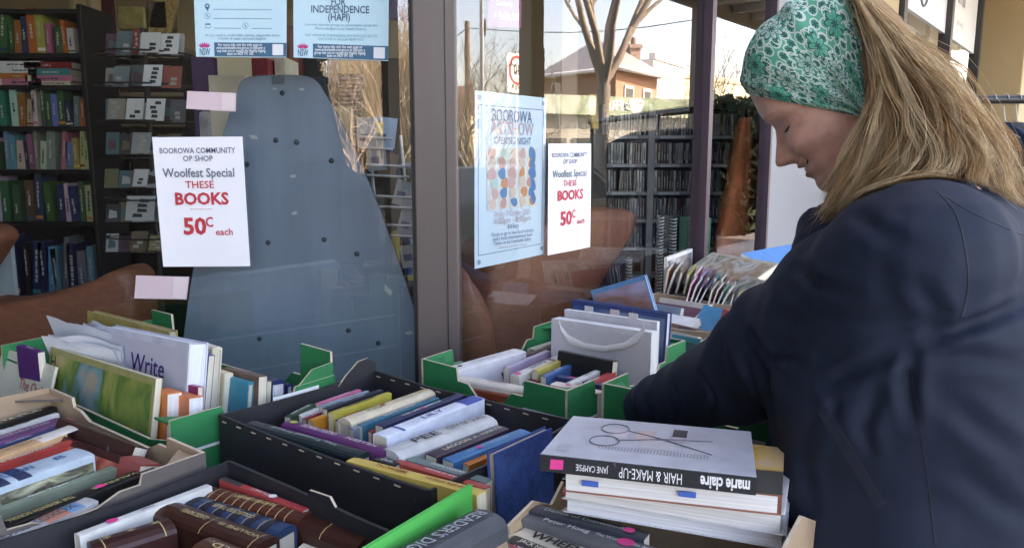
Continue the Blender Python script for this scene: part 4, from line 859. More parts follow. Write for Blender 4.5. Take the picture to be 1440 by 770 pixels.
# art show poster
o, S, ex, ey, nrm = sheet("art_show_poster", "tall pale blue art show poster printed with leaves and fruit", "poster", (wr_(668, 127), wr_(768, 138), wr_(766, 357), wr_(668, 378)), paper((.60, .73, .84)), curl=.004)
w_, h = ex.length, ey.length
b = MB()
for x0, y0, x1, y1 in ((.04, .075, .955, .079), (.04, .925, .955, .929), (.04, .079, .047, .925), (.948, .079, .955, .925)): quad(b, S, x0, y0, x1, y1, ink((.12, .20, .32)), 6)
b.build("border_line", o)
b = MB(); PK = ink((.50, .33, .36)); NV = ink((.06, .12, .24))
for tx, y, sz, mt, fit in (("BOOROWA", .132, .044, NV, .56), ("ARTSHOW", .205, .046, PK, .60), ("OPENING NIGHT", .275, .026, NV, .52), ("Friday 3 October 2025", .705, .020, PK, .50), ("6:00pm - 8:00pm", .745, .022, PK, .52), ("$10 Entry", .785, .017, NV, .16), ("Funds to go to two local schools", .823, .013, NV, .60), ("and a local entertainment fund", .850, .013, NV, .56), ("Tickets via the Community Gallery", .877, .013, NV, .54), ("please book ahead", .905, .008, PK, .4)):
    letters(b, tx, sz, S(.5 if tx != "BOOROWA" else .49, y, .0022), ex, ey, mt, fit=fit * w_, bold=.0)
b.build("lettering", o)
b = MB(); BGM = ink((.66, .66, .62)); quad(b, S, .15, .315, .86, .675, BGM, 6, .0011)
rg = random.Random(21); CO = [ink(c_) for c_ in ((.62, .24, .10), (.60, .36, .34), (.07, .22, .42), (.42, .55, .52), (.66, .50, .42), (.55, .30, .26))]
e1, e2 = ex.normalized(), ey.normalized()
def leaf(x, y, rx, ry, a_, mt, l):
    c_ = S(x, y, l); u_ = e1 * math.cos(a_) + e2 * math.sin(a_); v2 = e2 * math.cos(a_) - e1 * math.sin(a_)
    b.face([c_ + u_ * rx * w_ * math.cos(t) + v2 * ry * w_ * math.sin(t) * (1 - .35 * math.cos(t)) for t in [k * math.pi / 8 for k in range(16)]], mt)
k = 0
for iy in range(6):
    for ix in range(5):
        x, y = .235 + ix * .135 + rg.uniform(-.02, .02), .347 + iy * .058; k += 1
        leaf(x, y, .062, rg.uniform(.045, .075), rg.uniform(0, 3), ink((.72, .72, .70)), .0014 + k * .00002); leaf(x, y, .052, rg.uniform(.035, .06), rg.uniform(0, 3), CO[(ix * 2 + iy * 3 + rg.randint(0, 1)) % 6], .0021 + k * .00002)
for y in (.39, .46, .53, .61): leaf(.79, y, .075, .03, 1.2 if y < .5 else 1.9, ink((.04, .20, .45)), .0030)
b.build("printed_picture", o)
b = MB()
for x, y in ((.05, .035), (.95, .035), (.05, .965), (.95, .955)):
    c_ = S(x, y, .002); b.face([c_ + (e1 * math.cos(t) + e2 * math.sin(t)) * .006 for t in [k * math.pi / 6 for k in range(12)]], mat("suction_cup", (.25, .33, .42), .2))
b.build("fixing_dots", o)
# maroon sticker
o, S, ex, ey, nrm = sheet("maroon_sticker", "maroon community bank sticker high on the angled window", "sticker", (wr_(689, -70), wr_(734, -62), wr_(733, 39), wr_(686, 38)), mat("maroon_vinyl", (.20, .012, .06), .4), curl=.0)
b = MB(); LW = ink((.70, .60, .65)); letters(b, "Bendigo Bank", .02, S(.60, .835), ex, ey, LW, fit=.66 * ex.length, bold=.01); letters(b, "Community Bank", .012, S(.60, .885), ex, ey, LW, fit=.62 * ex.length); letters(b, "Community", .02, S(.45, .68), ex, ey, LW, fit=.5 * ex.length); b.build("lettering", o)
b = MB(); quad(b, S, .16, .81, .22, .87, LW, 2); b.build("emblem", o)
# pink strips
for cs_, lb in (((wl_(263, 128), wl_(332, 131), wl_(331, 157), wl_(262, 153)), "pale pink paper strip taped above the large sale notice"), ((wl_(191, 387), wl_(266, 389), wl_(262, 421), wl_(189, 419)), "pale pink paper strip taped below the large sale notice")):
    o, S, ex, ey, nrm = sheet("paper_strip", lb, "paper strip", cs_, paper((.62, .47, .50)), "pink strips on the glass")
    b = MB(); quad(b, S, .72, .02, .98, .95, paper((.68, .56, .57)), 3, .0012); b.build("tape", o)
# ================================================================== tables, cartons and the books for sale
TBL = mat("trestle_laminate", (0.32, 0.30, 0.27), 0.5, 0.08, 4)
TZ = 0.795
def table(name, label, s0, s1, q0, q1):
    o = thing(name, label, "table", fp((s0 + s1) / 2, (q0 + q1) / 2), "trestle tables under the cartons"); b = MB(); slab(s0, s1, q0, q1, TZ - .03, TZ, TBL, b); b.build("tabletop", o, .004)
    for s in (s0 + .08, s1 - .08):
        for q in (q0 + .06, q1 - .06):
            b = MB(); b.tube([fp(s, q, 0), fp(s, q, TZ - .03)], .014, mat("dark_steel", (.03, .03, .03), .4), 8); b.build("leg", o)
table("trestle_table", "long trestle table along the angled window under the cartons of books", -1.15, 2.0, 0.035, .84)
table("trestle_table", "short trestle table under the green carton of papers beside the door window", -1.15, -.40, -.64, .03)

KRAFT = mat("kraft_card", (0.36, 0.25, 0.16), 0.85, 0.14, 12, 0.2, 60)
GREEN = mat("carton_green", (0.008, 0.185, 0.065), 0.45, 0.16, 9, 0.12, 40, wear=((.20, .30, .20), 13.0, .67)); CBLACK = mat("carton_black", (0.016, 0.016, 0.020), 0.6, 0.3, 9, 0.12, 40, wear=((.09, .085, .08), 14.0, .66))
WSTRIPE = ink((.62, .66, .62)); CUT = mat("cut_card_edge", (0.52, 0.43, 0.32), 0.9, 0.2, 60)
def carton(name, label, s0, s1, q0, q1, z1, mt, inner, group=None, notch=(), raised=.03, dip=.05, z0=None, stripes=True, lips=True, rot=0.0, seed=1, rise={}, cut=None):
    """open carton; every wall is profiled: raised corners, lower middle, hand notch"""
    z0 = TZ + .001 if z0 is None else z0; th = .005; rng = random.Random(seed)
    c_ = fp((s0 + s1) / 2, (q0 + q1) / 2, z0); o = thing(name, label, "carton", c_, group)
    rm = Matrix.Rotation(rot, 4, 'Z'); T = lambda p: c_ + rm @ (Vector(p) - c_)
    def wall(p0, p1, out, key):
        L = (p1 - p0).length; a = (p1 - p0).normalized(); hgt = z1 - z0 + rise.get(key, 0) * (key in notch or dip == 0); r = raised + rise.get(key, 0) * (not (key in notch or dip == 0)); cw = .09
        j = lambda: rng.uniform(-.003, .003)
        if dip > 0: prof = [(0, r), (cw, r + j()), (cw + .004, -.004), (cw + .03 + j(), -.006), (cw + .06, -dip * .6), (L - cw - .06, -dip * .6 + j()), (L - cw - .03, -.004), (L - cw - .004, -.004), (L - cw, r + j()), (L, r)]
        else: prof = [(0, r), (L * .3, r * .5 + j()), (L * .6, j()), (L * .8, r * .3), (L, r * .8)]
        if key in notch: prof = [(0, r), (L * .30, r * .4), (L * .32, -.010), (L * .46, -.012), (L * .48, r * .3), (L * .9, 0), (L, r)]
        ol = [p0, p1] + [p0 + a * t + UP * (hgt + dz) for t, dz in reversed(prof)]
        b = MB(); b.prism([T(p) for p in ol], (rm @ (-out)) * th, mt, cut or CUT, inner)
        if stripes:
            for zf in (.80, .42):
                q_ = p0 + a * .012 + UP * hgt * zf + out * .0006; e_ = a * (L - .024); f_ = UP * .005; pp = [T(q_), T(q_ + e_), T(q_ + e_ + f_), T(q_ + f_)]
                n_ = (pp[1] - pp[0]).cross(pp[3] - pp[0]); b.face(pp if n_.dot(rm @ out) > 0 else pp[::-1], WSTRIPE)
        b.build("side_panel", o)
        return
    A, B_, Cc, Dd = fp(s0, q0, z0), fp(s1, q0, z0), fp(s1, q1, z0), fp(s0, q1, z0)
    wall(A, B_, -N, 'back'); wall(A + N * th, Dd - N * th, -D, 'near'); wall(Dd, Cc, N, 'front'); wall(B_ + N * th, Cc - N * th, D, 'far')
    b = MB(); b.box(T(A + D * th + N * th), (rm @ D) * (s1 - s0 - 2 * th), (rm @ N) * (q1 - q0 - 2 * th), UP * .005, inner); b.build("base", o)
    if lips:                                                          # folded corner gussets
        for (cs_, cq, ds, dq) in ((s0, q0, 1, 1), (s1, q0, -1, 1), (s1, q1, -1, -1), (s0, q1, 1, -1)):
            b = MB(); g0 = fp(cs_ + ds * (th + .001), cq + dq * (th + .001), z1 + raised - .012)
            b.prism([T(g0), T(g0 + D * ds * .055), T(g0 + N * dq * .055)], UP * .004, mt, mt, inner); b.build("corner_gusset", o)
    return o
GG = "green produce cartons of books"; GB = "black produce cartons of books"
cA = carton("carton", "green carton packed with papers, folders and thin books under the bolted board", -.738, -.41, -.632, .042, 1.045, GREEN, GREEN, GG, notch=('near',), raised=.012, seed=2, rise={'near': -.034, 'far': .045, 'back': .02})
cC = carton("carton", "black carton with dashed white fold lines full of novels, in the middle", -.665, -.325, .058, .535, 1.045, CBLACK, CBLACK, GB, stripes=False, raised=.006, dip=.0, seed=3, cut=CBLACK, lips=False)
cD = carton("carton", "black carton of brown leather bound volumes nearest the camera", -1.10, -.752, .225, .70, 1.038, CBLACK, CBLACK, GB, stripes=False, raised=.006, dip=0, notch=(), seed=4, cut=CBLACK, lips=False)
cB = carton("carton", "brown lined carton of paperbacks before the green papers carton", -1.12, -.775, -.30, .205, 1.045, mat("carton_grey_print", (.10, .085, .08), .6), KRAFT, None, stripes=False, raised=.012, dip=.03, seed=5)
cF = carton("carton", "green carton holding the white spined books beside the corner post", -.232, .245, .097, .455, 1.035, GREEN, GREEN, GG, raised=.025, dip=.06, seed=6)
cG = carton("carton", "green carton under the reaching sleeve of the woman", -.155, .36, .478, .835, 1.035, GREEN, GREEN, GG, raised=.025, dip=.06, seed=7)
cE = carton("carton", "torn brown carton carrying the stack of large white books", -.745, -.46, .665, .945, 1.02, mat("carton_grey_print", (.10, .085, .08), .6), KRAFT, None, stripes=False, raised=.03, dip=0, seed=8)
cH = carton("carton", "plain brown carton of flat books behind the green cartons", .45, .86, .06, .44, 1.03, KRAFT, KRAFT, None, stripes=False, raised=.01, dip=0, lips=False, seed=9)
cI = carton("tray", "low black tray of magazines and picture books at the far window end", .98, 1.62, .03, .44, .965, CBLACK, CBLACK, None, stripes=False, raised=.01, dip=0, lips=False, seed=10)
# printed paper labels on cartons
def card_label(par, p, ex, ey, w_, h_, lines, m=None):
    b = MB(); n_ = ex.cross(ey).normalized(); b.face([p - ex * w_ / 2 - ey * h_ / 2 + n_ * .001, p + ex * w_ / 2 - ey * h_ / 2 + n_ * .001, p + ex * w_ / 2 + ey * h_ / 2 + n_ * .001, p - ex * w_ / 2 + ey * h_ / 2 + n_ * .001], paper((.68, .70, .70)))
    for k, (tx, sz) in enumerate(lines): letters(b, tx, sz, p + ey * (h_ * (.36 - .72 * (k + .5) / len(lines) + .0)) + n_ * .001, ex, ey, ink((.05, .05, .06)), lift=.0012, bold=.015, fit=w_ * (.85 if len(tx) > 6 else .5))
    return b.build("paper_label", par)
card_label(cF, fp(-.2335, .395, 1.0), N, UP, .075, .022, [("GROWN FOR", .014)])
card_label(cG, fp(-.1565, .745, 1.0), N, UP, .075, .04, [("GROWN FOR", .014), ("MARKET", .012)])
card_label(cA, fp(-.50, .0435, 1.02), D, UP, .10, .055, [("PRODUCE", .012), ("packed fresh", .010), ("for local stores", .010)])
card_label(cA, fp(-.70, .0435, .93), D, UP, .07, .05, [("MARKET", .014), ("FRESH", .012)])
# pale fold dashes on the black carton in the middle
b = MB()
for k in range(11):
    t = .07 + k * .04; b.face([fp(-.6656, t, 1.041), fp(-.6656, t + .012, 1.041), fp(-.6656, t + .012, 1.0435), fp(-.6656, t, 1.0435)], CUT)
b.build("fold_dashes", cC)
b = MB()
for k in range(11):
    t = .07 + k * .04; b.face([fp(-.3305, t, 1.040), fp(-.3305, t + .012, 1.040), fp(-.3305, t + .012, 1.0422), fp(-.3305, t, 1.0422)], CUT)
b.build("fold_dashes", cC)

GOLD = ink((.55, .42, .18)); WHT = ink((.75, .75, .73)); BLK = ink((.02, .02, .025)); PDOT = ink((.75, .05, .24))
def book(label, a, c, z, th, wd, cv, lean=0.0, text=None, tcol=None, tsize=.6, rev=False, hard=False, top='spine', face=None, dots=(), pg=None, bands=None, text2=None, group="second hand books in the cartons", front=None, z2=None, tfit=.7, cat="book", name="book", tbold=.008, S_=None):
    """book whose uppermost edge (spine, or page edge) runs from pixel a to pixel c at height z; wd reaches downwards, lean tips it over"""
    p0 = at_z(a[0], a[1], z); p1 = at_z(c[0], c[1], z if z2 is None else z2)
    if S_ is not None: p0, p1 = at_s(*a, S_), at_s(*c, S_)
    ax = p1 - p0; L = ax.length; x_ = ax.normalized()
    y_ = UP.cross(x_).normalized(); d_ = (-UP * math.cos(lean) + y_ * math.sin(lean)); d_ = (d_ - x_ * d_.dot(x_)).normalized(); t_ = x_.cross(d_).normalized()       # d_ away from the top edge, t_ through the thickness
    M = Matrix.Translation(p0); o = thing(name, label, cat, None, group, M=M)
    P = lambda x, t, d: p0 + x_ * x + t_ * (t - th / 2) + d_ * d
    bt = min(.0024 if hard else .0007, th * .2); pin = .003 if hard else .0005; pm = pg or pages(); b = MB()
    n_ = 6; rnd = th * (.22 if hard else .06)
    if top == 'spine':
        arc = [(th / 2 - th / 2 * math.cos(math.pi * k / n_), rnd * (1 - math.sin(math.pi * k / n_))) for k in range(n_ + 1)]
        inner = [(bt + (th - 2 * bt) * (1 - k / n_), rnd + bt * 1.2) for k in range(n_ + 1)]
        sec = [(0, wd)] + arc + [(th, wd), (th - bt, wd)] + inner[0:1] + inner[-1:] + [(bt, wd)]
        pb0, pb1 = rnd + bt * 1.3, wd - pin
    else:
        sec = [(0, 0), (bt, 0), (bt, wd - bt), (th - bt, wd - bt), (th - bt, 0), (th, 0), (th, wd), (0, wd)]; pb0, pb1 = pin, wd - bt * 1.2
    r0 = [P(0, t, d) for t, d in sec]; r1 = [P(L, t, d) for t, d in sec]
    b.grid([r0, r1], cv, False, True); b.face(r0[::-1], cv); b.face(r1, cv)
    if b.f:                                                           # make the faces point outwards
        pass
    if bands:
        for f_, w_, bc_ in bands:
            k0 = [P(L * f_, t, d - .0004) for t, d in (arc if top == 'spine' else [(0, 0)])]; k1 = [P(L * f_ + w_, t, d - .0004) for t, d in arc]; b.grid([k0, k1], bc_, True)
    co = b.build("cover", o)
    b = MB(); b.box(P(pin, bt * 1.02, pb0), x_ * (L - 2 * pin), t_ * (th - 2.04 * bt), d_ * (pb1 - pb0), pm); po = b.build("page_block", o)
    for v_ in po.data.vertices: pass
    # stripes of the page edges follow the book thickness
    rotm = Matrix((x_, t_, d_)).to_4x4(); 
    for ob in (po,):
        ob.data.transform(rotm); ob.matrix_basis = rotm.inverted() @ ob.matrix_basis
    if top == 'spine' and (text or text2):
        b = MB(); cen = P(L / 2, th / 2, -.0006); ex = -x_ if rev else x_; ey = -t_ if rev else t_
        if ex.cross(ey).dot(d_) > 0: ey = -ey
        tc_ = tcol or WHT
        if text: letters(b, text, th * tsize, P(L * (.5 if not text2 else .34), th / 2, -.0006), ex, ey, tc_, fit=min(L * tfit * (.5 if text2 else 1), th * tsize * .75 * len(text)), bold=tbold)
        if text2: letters(b, text2, th * tsize * .8, P(L * .76, th / 2, -.0006), ex, ey, tc_, fit=min(L * .4, th * tsize * .62 * len(text2)), bold=0)
        b.build("lettering", o)
    for f_, r_, dc in dots:
        b = MB(); c2_ = P(L * f_, th / 2, -.0012); b.face([c2_ + x_ * r_ * math.cos(t) + t_ * r_ * .85 * math.sin(t) for t in [k * math.pi / 8 for k in range(16)]][::-1], dc); b.build("price_dot", o)
    if face:                                                          # picture on the broad side turned to the camera
        fm, = face[:1]; side = 1 if (CAM - P(L / 2, th / 2, wd / 2)).dot(t_) > 0 else -1; t0 = th + .0004 if side > 0 else -.0004
        b = MB(); m0, m1 = .02 * L, .98 * L; f = [P(m0, t0, .012), P(m1, t0, .012), P(m1, t0, wd * .97), P(m0, t0, wd * .97)]; n2 = (f[1] - f[0]).cross(f[2] - f[1])
        b.face(f if n2.dot(t_ * side) > 0 else f[::-1], fm); b.build("cover_picture", o)
    if front:                                                         # words on that side
        side = 1 if (CAM - P(L / 2, th / 2, wd / 2)).dot(t_) > 0 else -1; t0 = th + .001 if side > 0 else -.001
        b = MB()
        for tx, fx, fd, sz, mt in front:
            ex = x_ if x_.cross(-d_).dot(t_ * side) > 0 else -x_; letters(b, tx, sz, P(L * fx, t0, wd * fd), ex, -d_, mt, lift=.0003, bold=.01)
        b.build("lettering", o)
    return o
K = cover
# ---- middle black carton: spines running away from the camera
book("thin pink spined paperback at the far inner wall of the middle black carton", (446, 567), (505, 547), 1.034, .012, .11, K((.55, .14, .26)), text="LOVE STORY", dots=())
book("thin grey blue paperback beside the pink one in the middle black carton", (451, 570), (517, 549), 1.036, .010, .11, K((.22, .30, .38)), text="The Winter Coast")
book("black thin paperback between the grey blue and olive yellow ones", (457, 574), (536, 547), 1.040, .012, .12, K((.02, .022, .035)), text="NIGHT TRAIN", tsize=.5)
book("olive yellow thin paperback in the middle black carton", (465, 580), (547, 551), 1.042, .013, .12, K((.42, .36, .06)), text="HARVEST ROAD", tcol=BLK)
book("small dark green spined paperback near the far wall of the middle black carton", (404, 585), (441, 567), 1.032, .013, .10, K((.02, .05, .03)), text="DEEP WATER")
book("small orange ended paperback among the black carton novels", (436, 590), (470, 578), 1.030, .012, .10, K((.55, .22, .03)), text="A")
book("thick cream novel with a red spot and faded town sketch on its spine", (484, 588), (604, 546), 1.042, .034, .13, K((.60, .52, .38)), text="FEZ", tcol=ink((.30, .32, .10)), rev=False, tsize=.5, dots=((.42, .005, ink((.35, .06, .03))),), text2="a city tale", hard=True)
book("thin teal paperback next to the thick cream novel", (506, 597), (614, 558), 1.037, .013, .12, K((.03, .16, .24)), text="ISLAND SUMMER")
book("grey blue paperback with pale patch beside the teal one", (494, 602), (620, 562), 1.032, .014, .12, K((.18, .25, .32)), text="Letters Home")
book("navy novel with a small red price dot on its spine", (533, 597), (648, 553), 1.047, .018, .14, K((.025, .03, .085)), text="THE LAST HARBOUR", dots=((.5, .0045, PDOT),), tsize=.45)
book("large white spined novel with a blue sail and blue end", (534, 611), (672, 557), 1.055, .030, .15, K((.66, .72, .84)), bands=((.80, .045, cover((.03, .06, .30))), (.15, .006, ink((.05, .1, .3)))), text="LILY", tcol=ink((.06, .1, .3)), tsize=.55)
book("thick grey novel with a sketched skyline on its spine", (548, 632), (686, 583), 1.050, .046, .15, K((.48, .50, .50)), text="PEE", text2="CITY OF GLASS", tcol=BLK, hard=True, tsize=.5, face=(art("skyline_art", [(.62, .66, .70), (.30, .34, .36), (.55, .58, .58)], 30, stretch=(1, 1, .2)),))
book("dark purple brown novel lettered LAGOON in cream", (606, 639), (708, 599), 1.042, .024, .13, K((.05, .03, .05)), text="LAGOON", tcol=ink((.7, .65, .5)), text2="A. HARTE", tsize=.55)
book("bright blue smooth novel beside the blue canvas book", (630, 646), (738, 604), 1.042, .024, .13, K((.02, .16, .36)), text="OCEAN BREEZE", tcol=ink((.25, .45, .6)), tsize=.4, dots=((.38, .005, PDOT),))
book("black paperback sunk low behind the blue canvas book", (664, 655), (740, 622), 1.012, .016, .10, K((.015, .015, .018)), text="THE FALL", tsize=.6)
book("worn blue canvas hardback standing tall at the front wall", (690, 637), (771, 600), 1.075, .014, .13, mat("blue_canvas", (.025, .075, .26), .8, .25, 60, .5, 300), hard=True, lean=-.05, top='pages', face=(mat("blue_canvas", (.03, .09, .30), .8, .3, 60, .5, 300),), pg=pages((.40, .33, .24)))
# spines running across at the near wall
book("dark bottle green rounded hardback along the near wall of the middle carton", (352, 592), (512, 636), 1.047, .030, .15, K((.012, .022, .024)), hard=True, text="The Trusted Friend", tcol=ink((.35, .40, .42)), rev=True, tsize=.35, text2=None)
book("purple hardback lettered PRINCESS across its spine", (404, 591), (545, 632), 1.047, .028, .15, K((.10, .022, .10)), hard=True, text="UNLIKELY PRINCESS", text2="KILLEEN", rev=True, tcol=ink((.65, .55, .6)), dots=((.07, .007, ink((.42, .5, .1))),), tsize=.5)
book("yellow medical handbook jutting over the near wall", (494, 644), (677, 691), 1.059, .019, .14, K((.58, .42, .10)), text="MEDICAL", text2="SIMPLIFIED", rev=True, tcol=ink((.30, .07, .03)), tsize=.62, S_=-.6425)
book("red edged paperback beside the yellow medical handbook", (560, 647), (686, 684), 1.042, .013, .13, K((.40, .07, .06)), text="Out of Season", rev=True, tsize=.45)
book("grey green paperback lying beside the red edged one", (578, 643), (688, 675), 1.042, .016, .13, K((.14, .19, .19)), text="COUNTRY WALKS", rev=True, tsize=.4)
book("black thin paperback between the yellow handbook and red paperback", (528, 643), (560, 652), 1.042, .012, .12, K((.02, .02, .022)), text="GOLD", rev=True)
# thin fillers that close the gaps of the middle carton
for k, (a_, c_, z_, th_, nm, cc, tx, tc_) in enumerate((((420, 583), (470, 564), 1.028, .012, "white", (.62, .62, .60), "THE LETTER", BLK), ((428, 588), (462, 574), 1.024, .010, "maroon", (.22, .02, .04), "ROSES", WHT), ((472, 590), (520, 573), 1.03, .011, "black", (.02, .02, .022), "SHADOW", ink((.6, .1, .05))), ((520, 606), (600, 577), 1.03, .010, "dark red", (.28, .03, .03), "BLOOD LINE", WHT), ((528, 612), (560, 600), 1.034, .012, "lime", (.34, .45, .06), "LIMES", BLK),
        ((600, 634), (690, 600), 1.03, .012, "cream", (.56, .50, .38), "the quiet year", BLK), ((618, 640), (700, 608), 1.034, .010, "teal green", (.02, .20, .17), "REEF", WHT), ((655, 652), (738, 617), 1.035, .012, "orange", (.50, .16, .03), "DUST", BLK), ((640, 648), (720, 614), 1.03, .012, "grey", (.30, .30, .31), "Northern Line", BLK))):
    book(f"{nm} slim paperback squeezed between thicker novels of the middle black carton", a_, c_, z_, th_, .12, K(cc), text=tx, tcol=tc_, tsize=.6)
for k, (a_, c_, z_, th_, nm, cc, tx, tc_) in enumerate((((-40, 618), (80, 580), 1.028, .012, "white", (.6, .6, .58), "HOME FARM", BLK), ((-40, 640), (86, 598), 1.03, .012, "dark blue", (.03, .05, .14), "CROSSING", WHT), ((-40, 664), (100, 618), 1.035, .014, "red", (.40, .05, .04), "THE INHERITANCE", WHT), ((-40, 728), (160, 655), 1.03, .014, "grey green", (.18, .22, .16), "Gum Trees", WHT))):
    book(f"{nm} slim paperback between the thicker ones in the brown lined carton", a_, c_, z_, th_, .12, K(cc), text=tx, tcol=tc_, tsize=.55)
# ---- near black carton
book("red brown leather volume with many gilt lines in the near black carton", (290, 686), (432, 722), 1.025, .036, .15, K((.075, .018, .011), .4), hard=True, bands=[(.10 + .085 * k, .0012, GOLD) for k in range(10)], text="READERS LIBRARY", tcol=GOLD, rev=True, tsize=.28, tfit=.4)
book("blue leather volume with black bands in the near black carton", (262, 697), (402, 741), 1.025, .036, .15, K((.015, .04, .10), .45), hard=True, bands=[(.08 + .15 * k, .012, ink((.012, .012, .02))) for k in range(6)] + [(.06 + .15 * k, .001, GOLD) for k in range(6)], text="COLLECTED TALES", tcol=GOLD, rev=True, tsize=.3, tfit=.4)
book("brown leather volume with small gilt titles in the near black carton", (228, 706), (374, 758), 1.03, .040, .15, K((.042, .013, .009), .4), hard=True, bands=[(.05, .001, GOLD), (.50, .001, GOLD), (.94, .001, GOLD)], text="CLASSIC NOVELS", text2="VOLUME III", tcol=GOLD, rev=True, tsize=.28, tfit=.5)
book("short brown leather volume stamped R.D. at the picture's lower edge", (285, 758), (340, 780), 1.03, .036, .14, K((.075, .03, .018), .35), hard=True, text="R.D.", tcol=GOLD, rev=True, tsize=.35)
book("cream magazine with a yellow patch behind the leather volumes", (338, 670), (468, 722), 1.02, .009, .15, K((.62, .58, .52)), text="NEW WORLD OF BOOKS", rev=True, tcol=ink((.3, .12, .1)), tsize=.6, bands=((.2, .02, ink((.7, .55, .12))),))
book("white edged red booklet behind the leather volumes", (312, 671), (430, 715), 1.028, .010, .15, K((.42, .06, .06)), text="SETS ONLY", rev=True, tsize=.6, bands=((.0, .045, ink((.05, .04, .04))),), dots=((.63, .006, paper()),))
book("broad dark brown leather volume leaning at the carton end", (421, 718), (520, 752), 1.02, .05, .16, K((.048, .014, .009), .4), hard=True, bands=((.5, .001, GOLD),))
book("brown book with cream pages upward at the lower carton end", (420, 762), (500, 775), 1.0, .045, .14, K((.07, .03, .02)), top='pages', hard=True)
book("small cream paged book deep under the black carton wall", (495, 735), (540, 752), .98, .03, .12, K((.06, .03, .02)), top='pages', hard=True)
book("dark brown leather volume with gilt corner stamps by the near wall", (128, 764), (240, 730), 1.03, .042, .15, K((.038, .010, .009), .4), hard=True, bands=((.85, .001, GOLD), (.12, .001, GOLD)), text="*   *   *", tcol=GOLD, tsize=.3)
book("thin white booklet with a pink price dot by the near wall", (108, 751), (294, 681), 1.032, .014, .15, K((.62, .62, .60)), text="TOSC", tcol=BLK, tsize=.45, tfit=.12, dots=((.24, .007, PDOT),), rev=True)
gfold = book("bright green folder standing upright beside the grey digest volume", (662, 680), (478, 790), 1.075, .005, .16, mat("green_plastic", (.045, .41, .085), .4, .05, 6), top='pages', pg=mat("green_plastic", (.045, .41, .085), .4, .05, 6), face=(mat("green_plastic", (.045, .41, .085), .4, .05, 6),), dots=(), cat="folder", name="folder", group=None)
q_ = at_s(548, 742, -.90); gb_ = wm(gfold) @ Vector((0, 0, 0)); b = MB(); pl_n = N; pc_ = at_q(562, 752, (gb_ - C0).dot(N) + .0042); b.face([pc_ + D * .010 * math.cos(t) + UP * .010 * math.sin(t) for t in [k * math.pi / 8 for k in range(16)]], ink((.6, .05, .08))); b.build("price_dot", gfold)

book("grey leatherette digest volume with silver lettering at the lower edge", (684, 716), (540, 792), 1.068, .060, .15, K((.045, .052, .062), .5), hard=True, text="READER'S DIGEST", tcol=ink((.36, .39, .42)), tsize=.42, tfit=.9, lean=0.12)
# ---- paperbacks carton
book("black novel with cream script on its spine in the brown lined carton", (-40, 606), (74, 571), 1.03, .022, .12, K((.018, .015, .015)), text="DELTA STUD", tcol=ink((.7, .66, .5)), tsize=.62)
book("purple paperback next to the black novel in the brown lined carton", (-40, 628), (86, 588), 1.035, .033, .13, K((.14, .06, .14)), text="Katherine", tcol=ink((.55, .4, .55)), tsize=.45)
book("cream and orange paperback beside the purple one", (-40, 650), (84, 606), 1.04, .033, .13, K((.58, .36, .19)), text="the island", tcol=ink((.35, .18, .1)), tsize=.3, bands=((.7, .07, cover((.66, .62, .55))),))
book("pale blue paperback lettered B in the brown lined carton", (-40, 685), (118, 632), 1.05, .050, .14, K((.40, .50, .58)), text="PELICAN", text2="B", tcol=ink((.02, .1, .3)), tsize=.45, bands=((.10, .02, ink((.02, .03, .08))), (.30, .018, ink((.02, .03, .08)))), face=(art("shore_art", [(.55, .58, .40), (.06, .05, .04), (.40, .42, .22)], 22, stretch=(1, 1, 2.5)),))
book("black paperback lettered THE SEVENTH SCROLL with a pink dot", (-40, 752), (214, 656), 1.035, .026, .13, K((.014, .014, .014)), text="THE SEVENTH SCROLL", text2="VALERIUS", tcol=ink((.55, .45, .18)), tsize=.5, rev=True, dots=((.67, .007, PDOT),))
book("silvery patterned paperback against the near wall of the brown lined carton", (-40, 775), (128, 700), 1.035, .026, .12, K((.40, .40, .40), .25), text="XOXOXOXOX", tcol=ink((.08, .09, .12)), tsize=.8, bands=((.55, .03, ink((.45, .18, .12))), (.75, .02, ink((.12, .25, .4)))))
book("dark brown paperback lying open against the far wall of the brown lined carton", (92, 588), (200, 628), 1.04, .022, .14, K((.055, .025, .020)), lean=-.5, text="DARK TALES", tcol=ink((.45, .38, .3)), rev=True, tsize=.45, dots=((.06, .008, PDOT),))
book("romance paperback with a red figured cover beside the brown one", (88, 612), (208, 655), 1.03, .022, .13, K((.06, .02, .018)), lean=-.75, face=(art("romance_art", [(.03, .012, .012), (.07, .02, .02), (.42, .09, .06), (.50, .24, .16), (.05, .02, .02)], 16),), text="MIDNIGHT", rev=True, tcol=ink((.5, .4, .3)), tsize=.45)
book("cream paged paperback ending beside the carton wall", (186, 640), (214, 652), 1.04, .035, .12, K((.28, .05, .045)), lean=-.3)
# ---- papers carton
book("yellow green map atlas with a white library tag", (76, 487), (224, 532), 1.115, .012, .20, K((.32, .30, .12)), lean=-.18, top='pages', face=(art("map_art", [(.45, .33, .20), (.16, .30, .34), (.07, .17, .04), (.22, .27, .06), (.40, .35, .14), (.34, .24, .10)], 7.5),), front=(("H", .05, .14, .035, BLK),), S_=-0.7)
book("thick mauve white writing binder standing tallest", (151, 457), (280, 482), 1.185, .036, .24, K((.52, .53, .62)), lean=-.16, top='pages', hard=True, pg=pages((.68, .70, .74)), face=(art("mauve_art", [(.40, .40, .50), (.50, .50, .58), (.46, .45, .56)], 3),), front=(("Write", .60, .235, .05, ink((.06, .02, .14))),), S_=-0.625)
book("yellow framed slate book at the back of the papers carton", (128, 436), (244, 465), 1.13, .018, .22, K((.42, .33, .10)), lean=-.05, top='pages', hard=True, pg=pages((.42, .38, .30)), S_=-0.5)
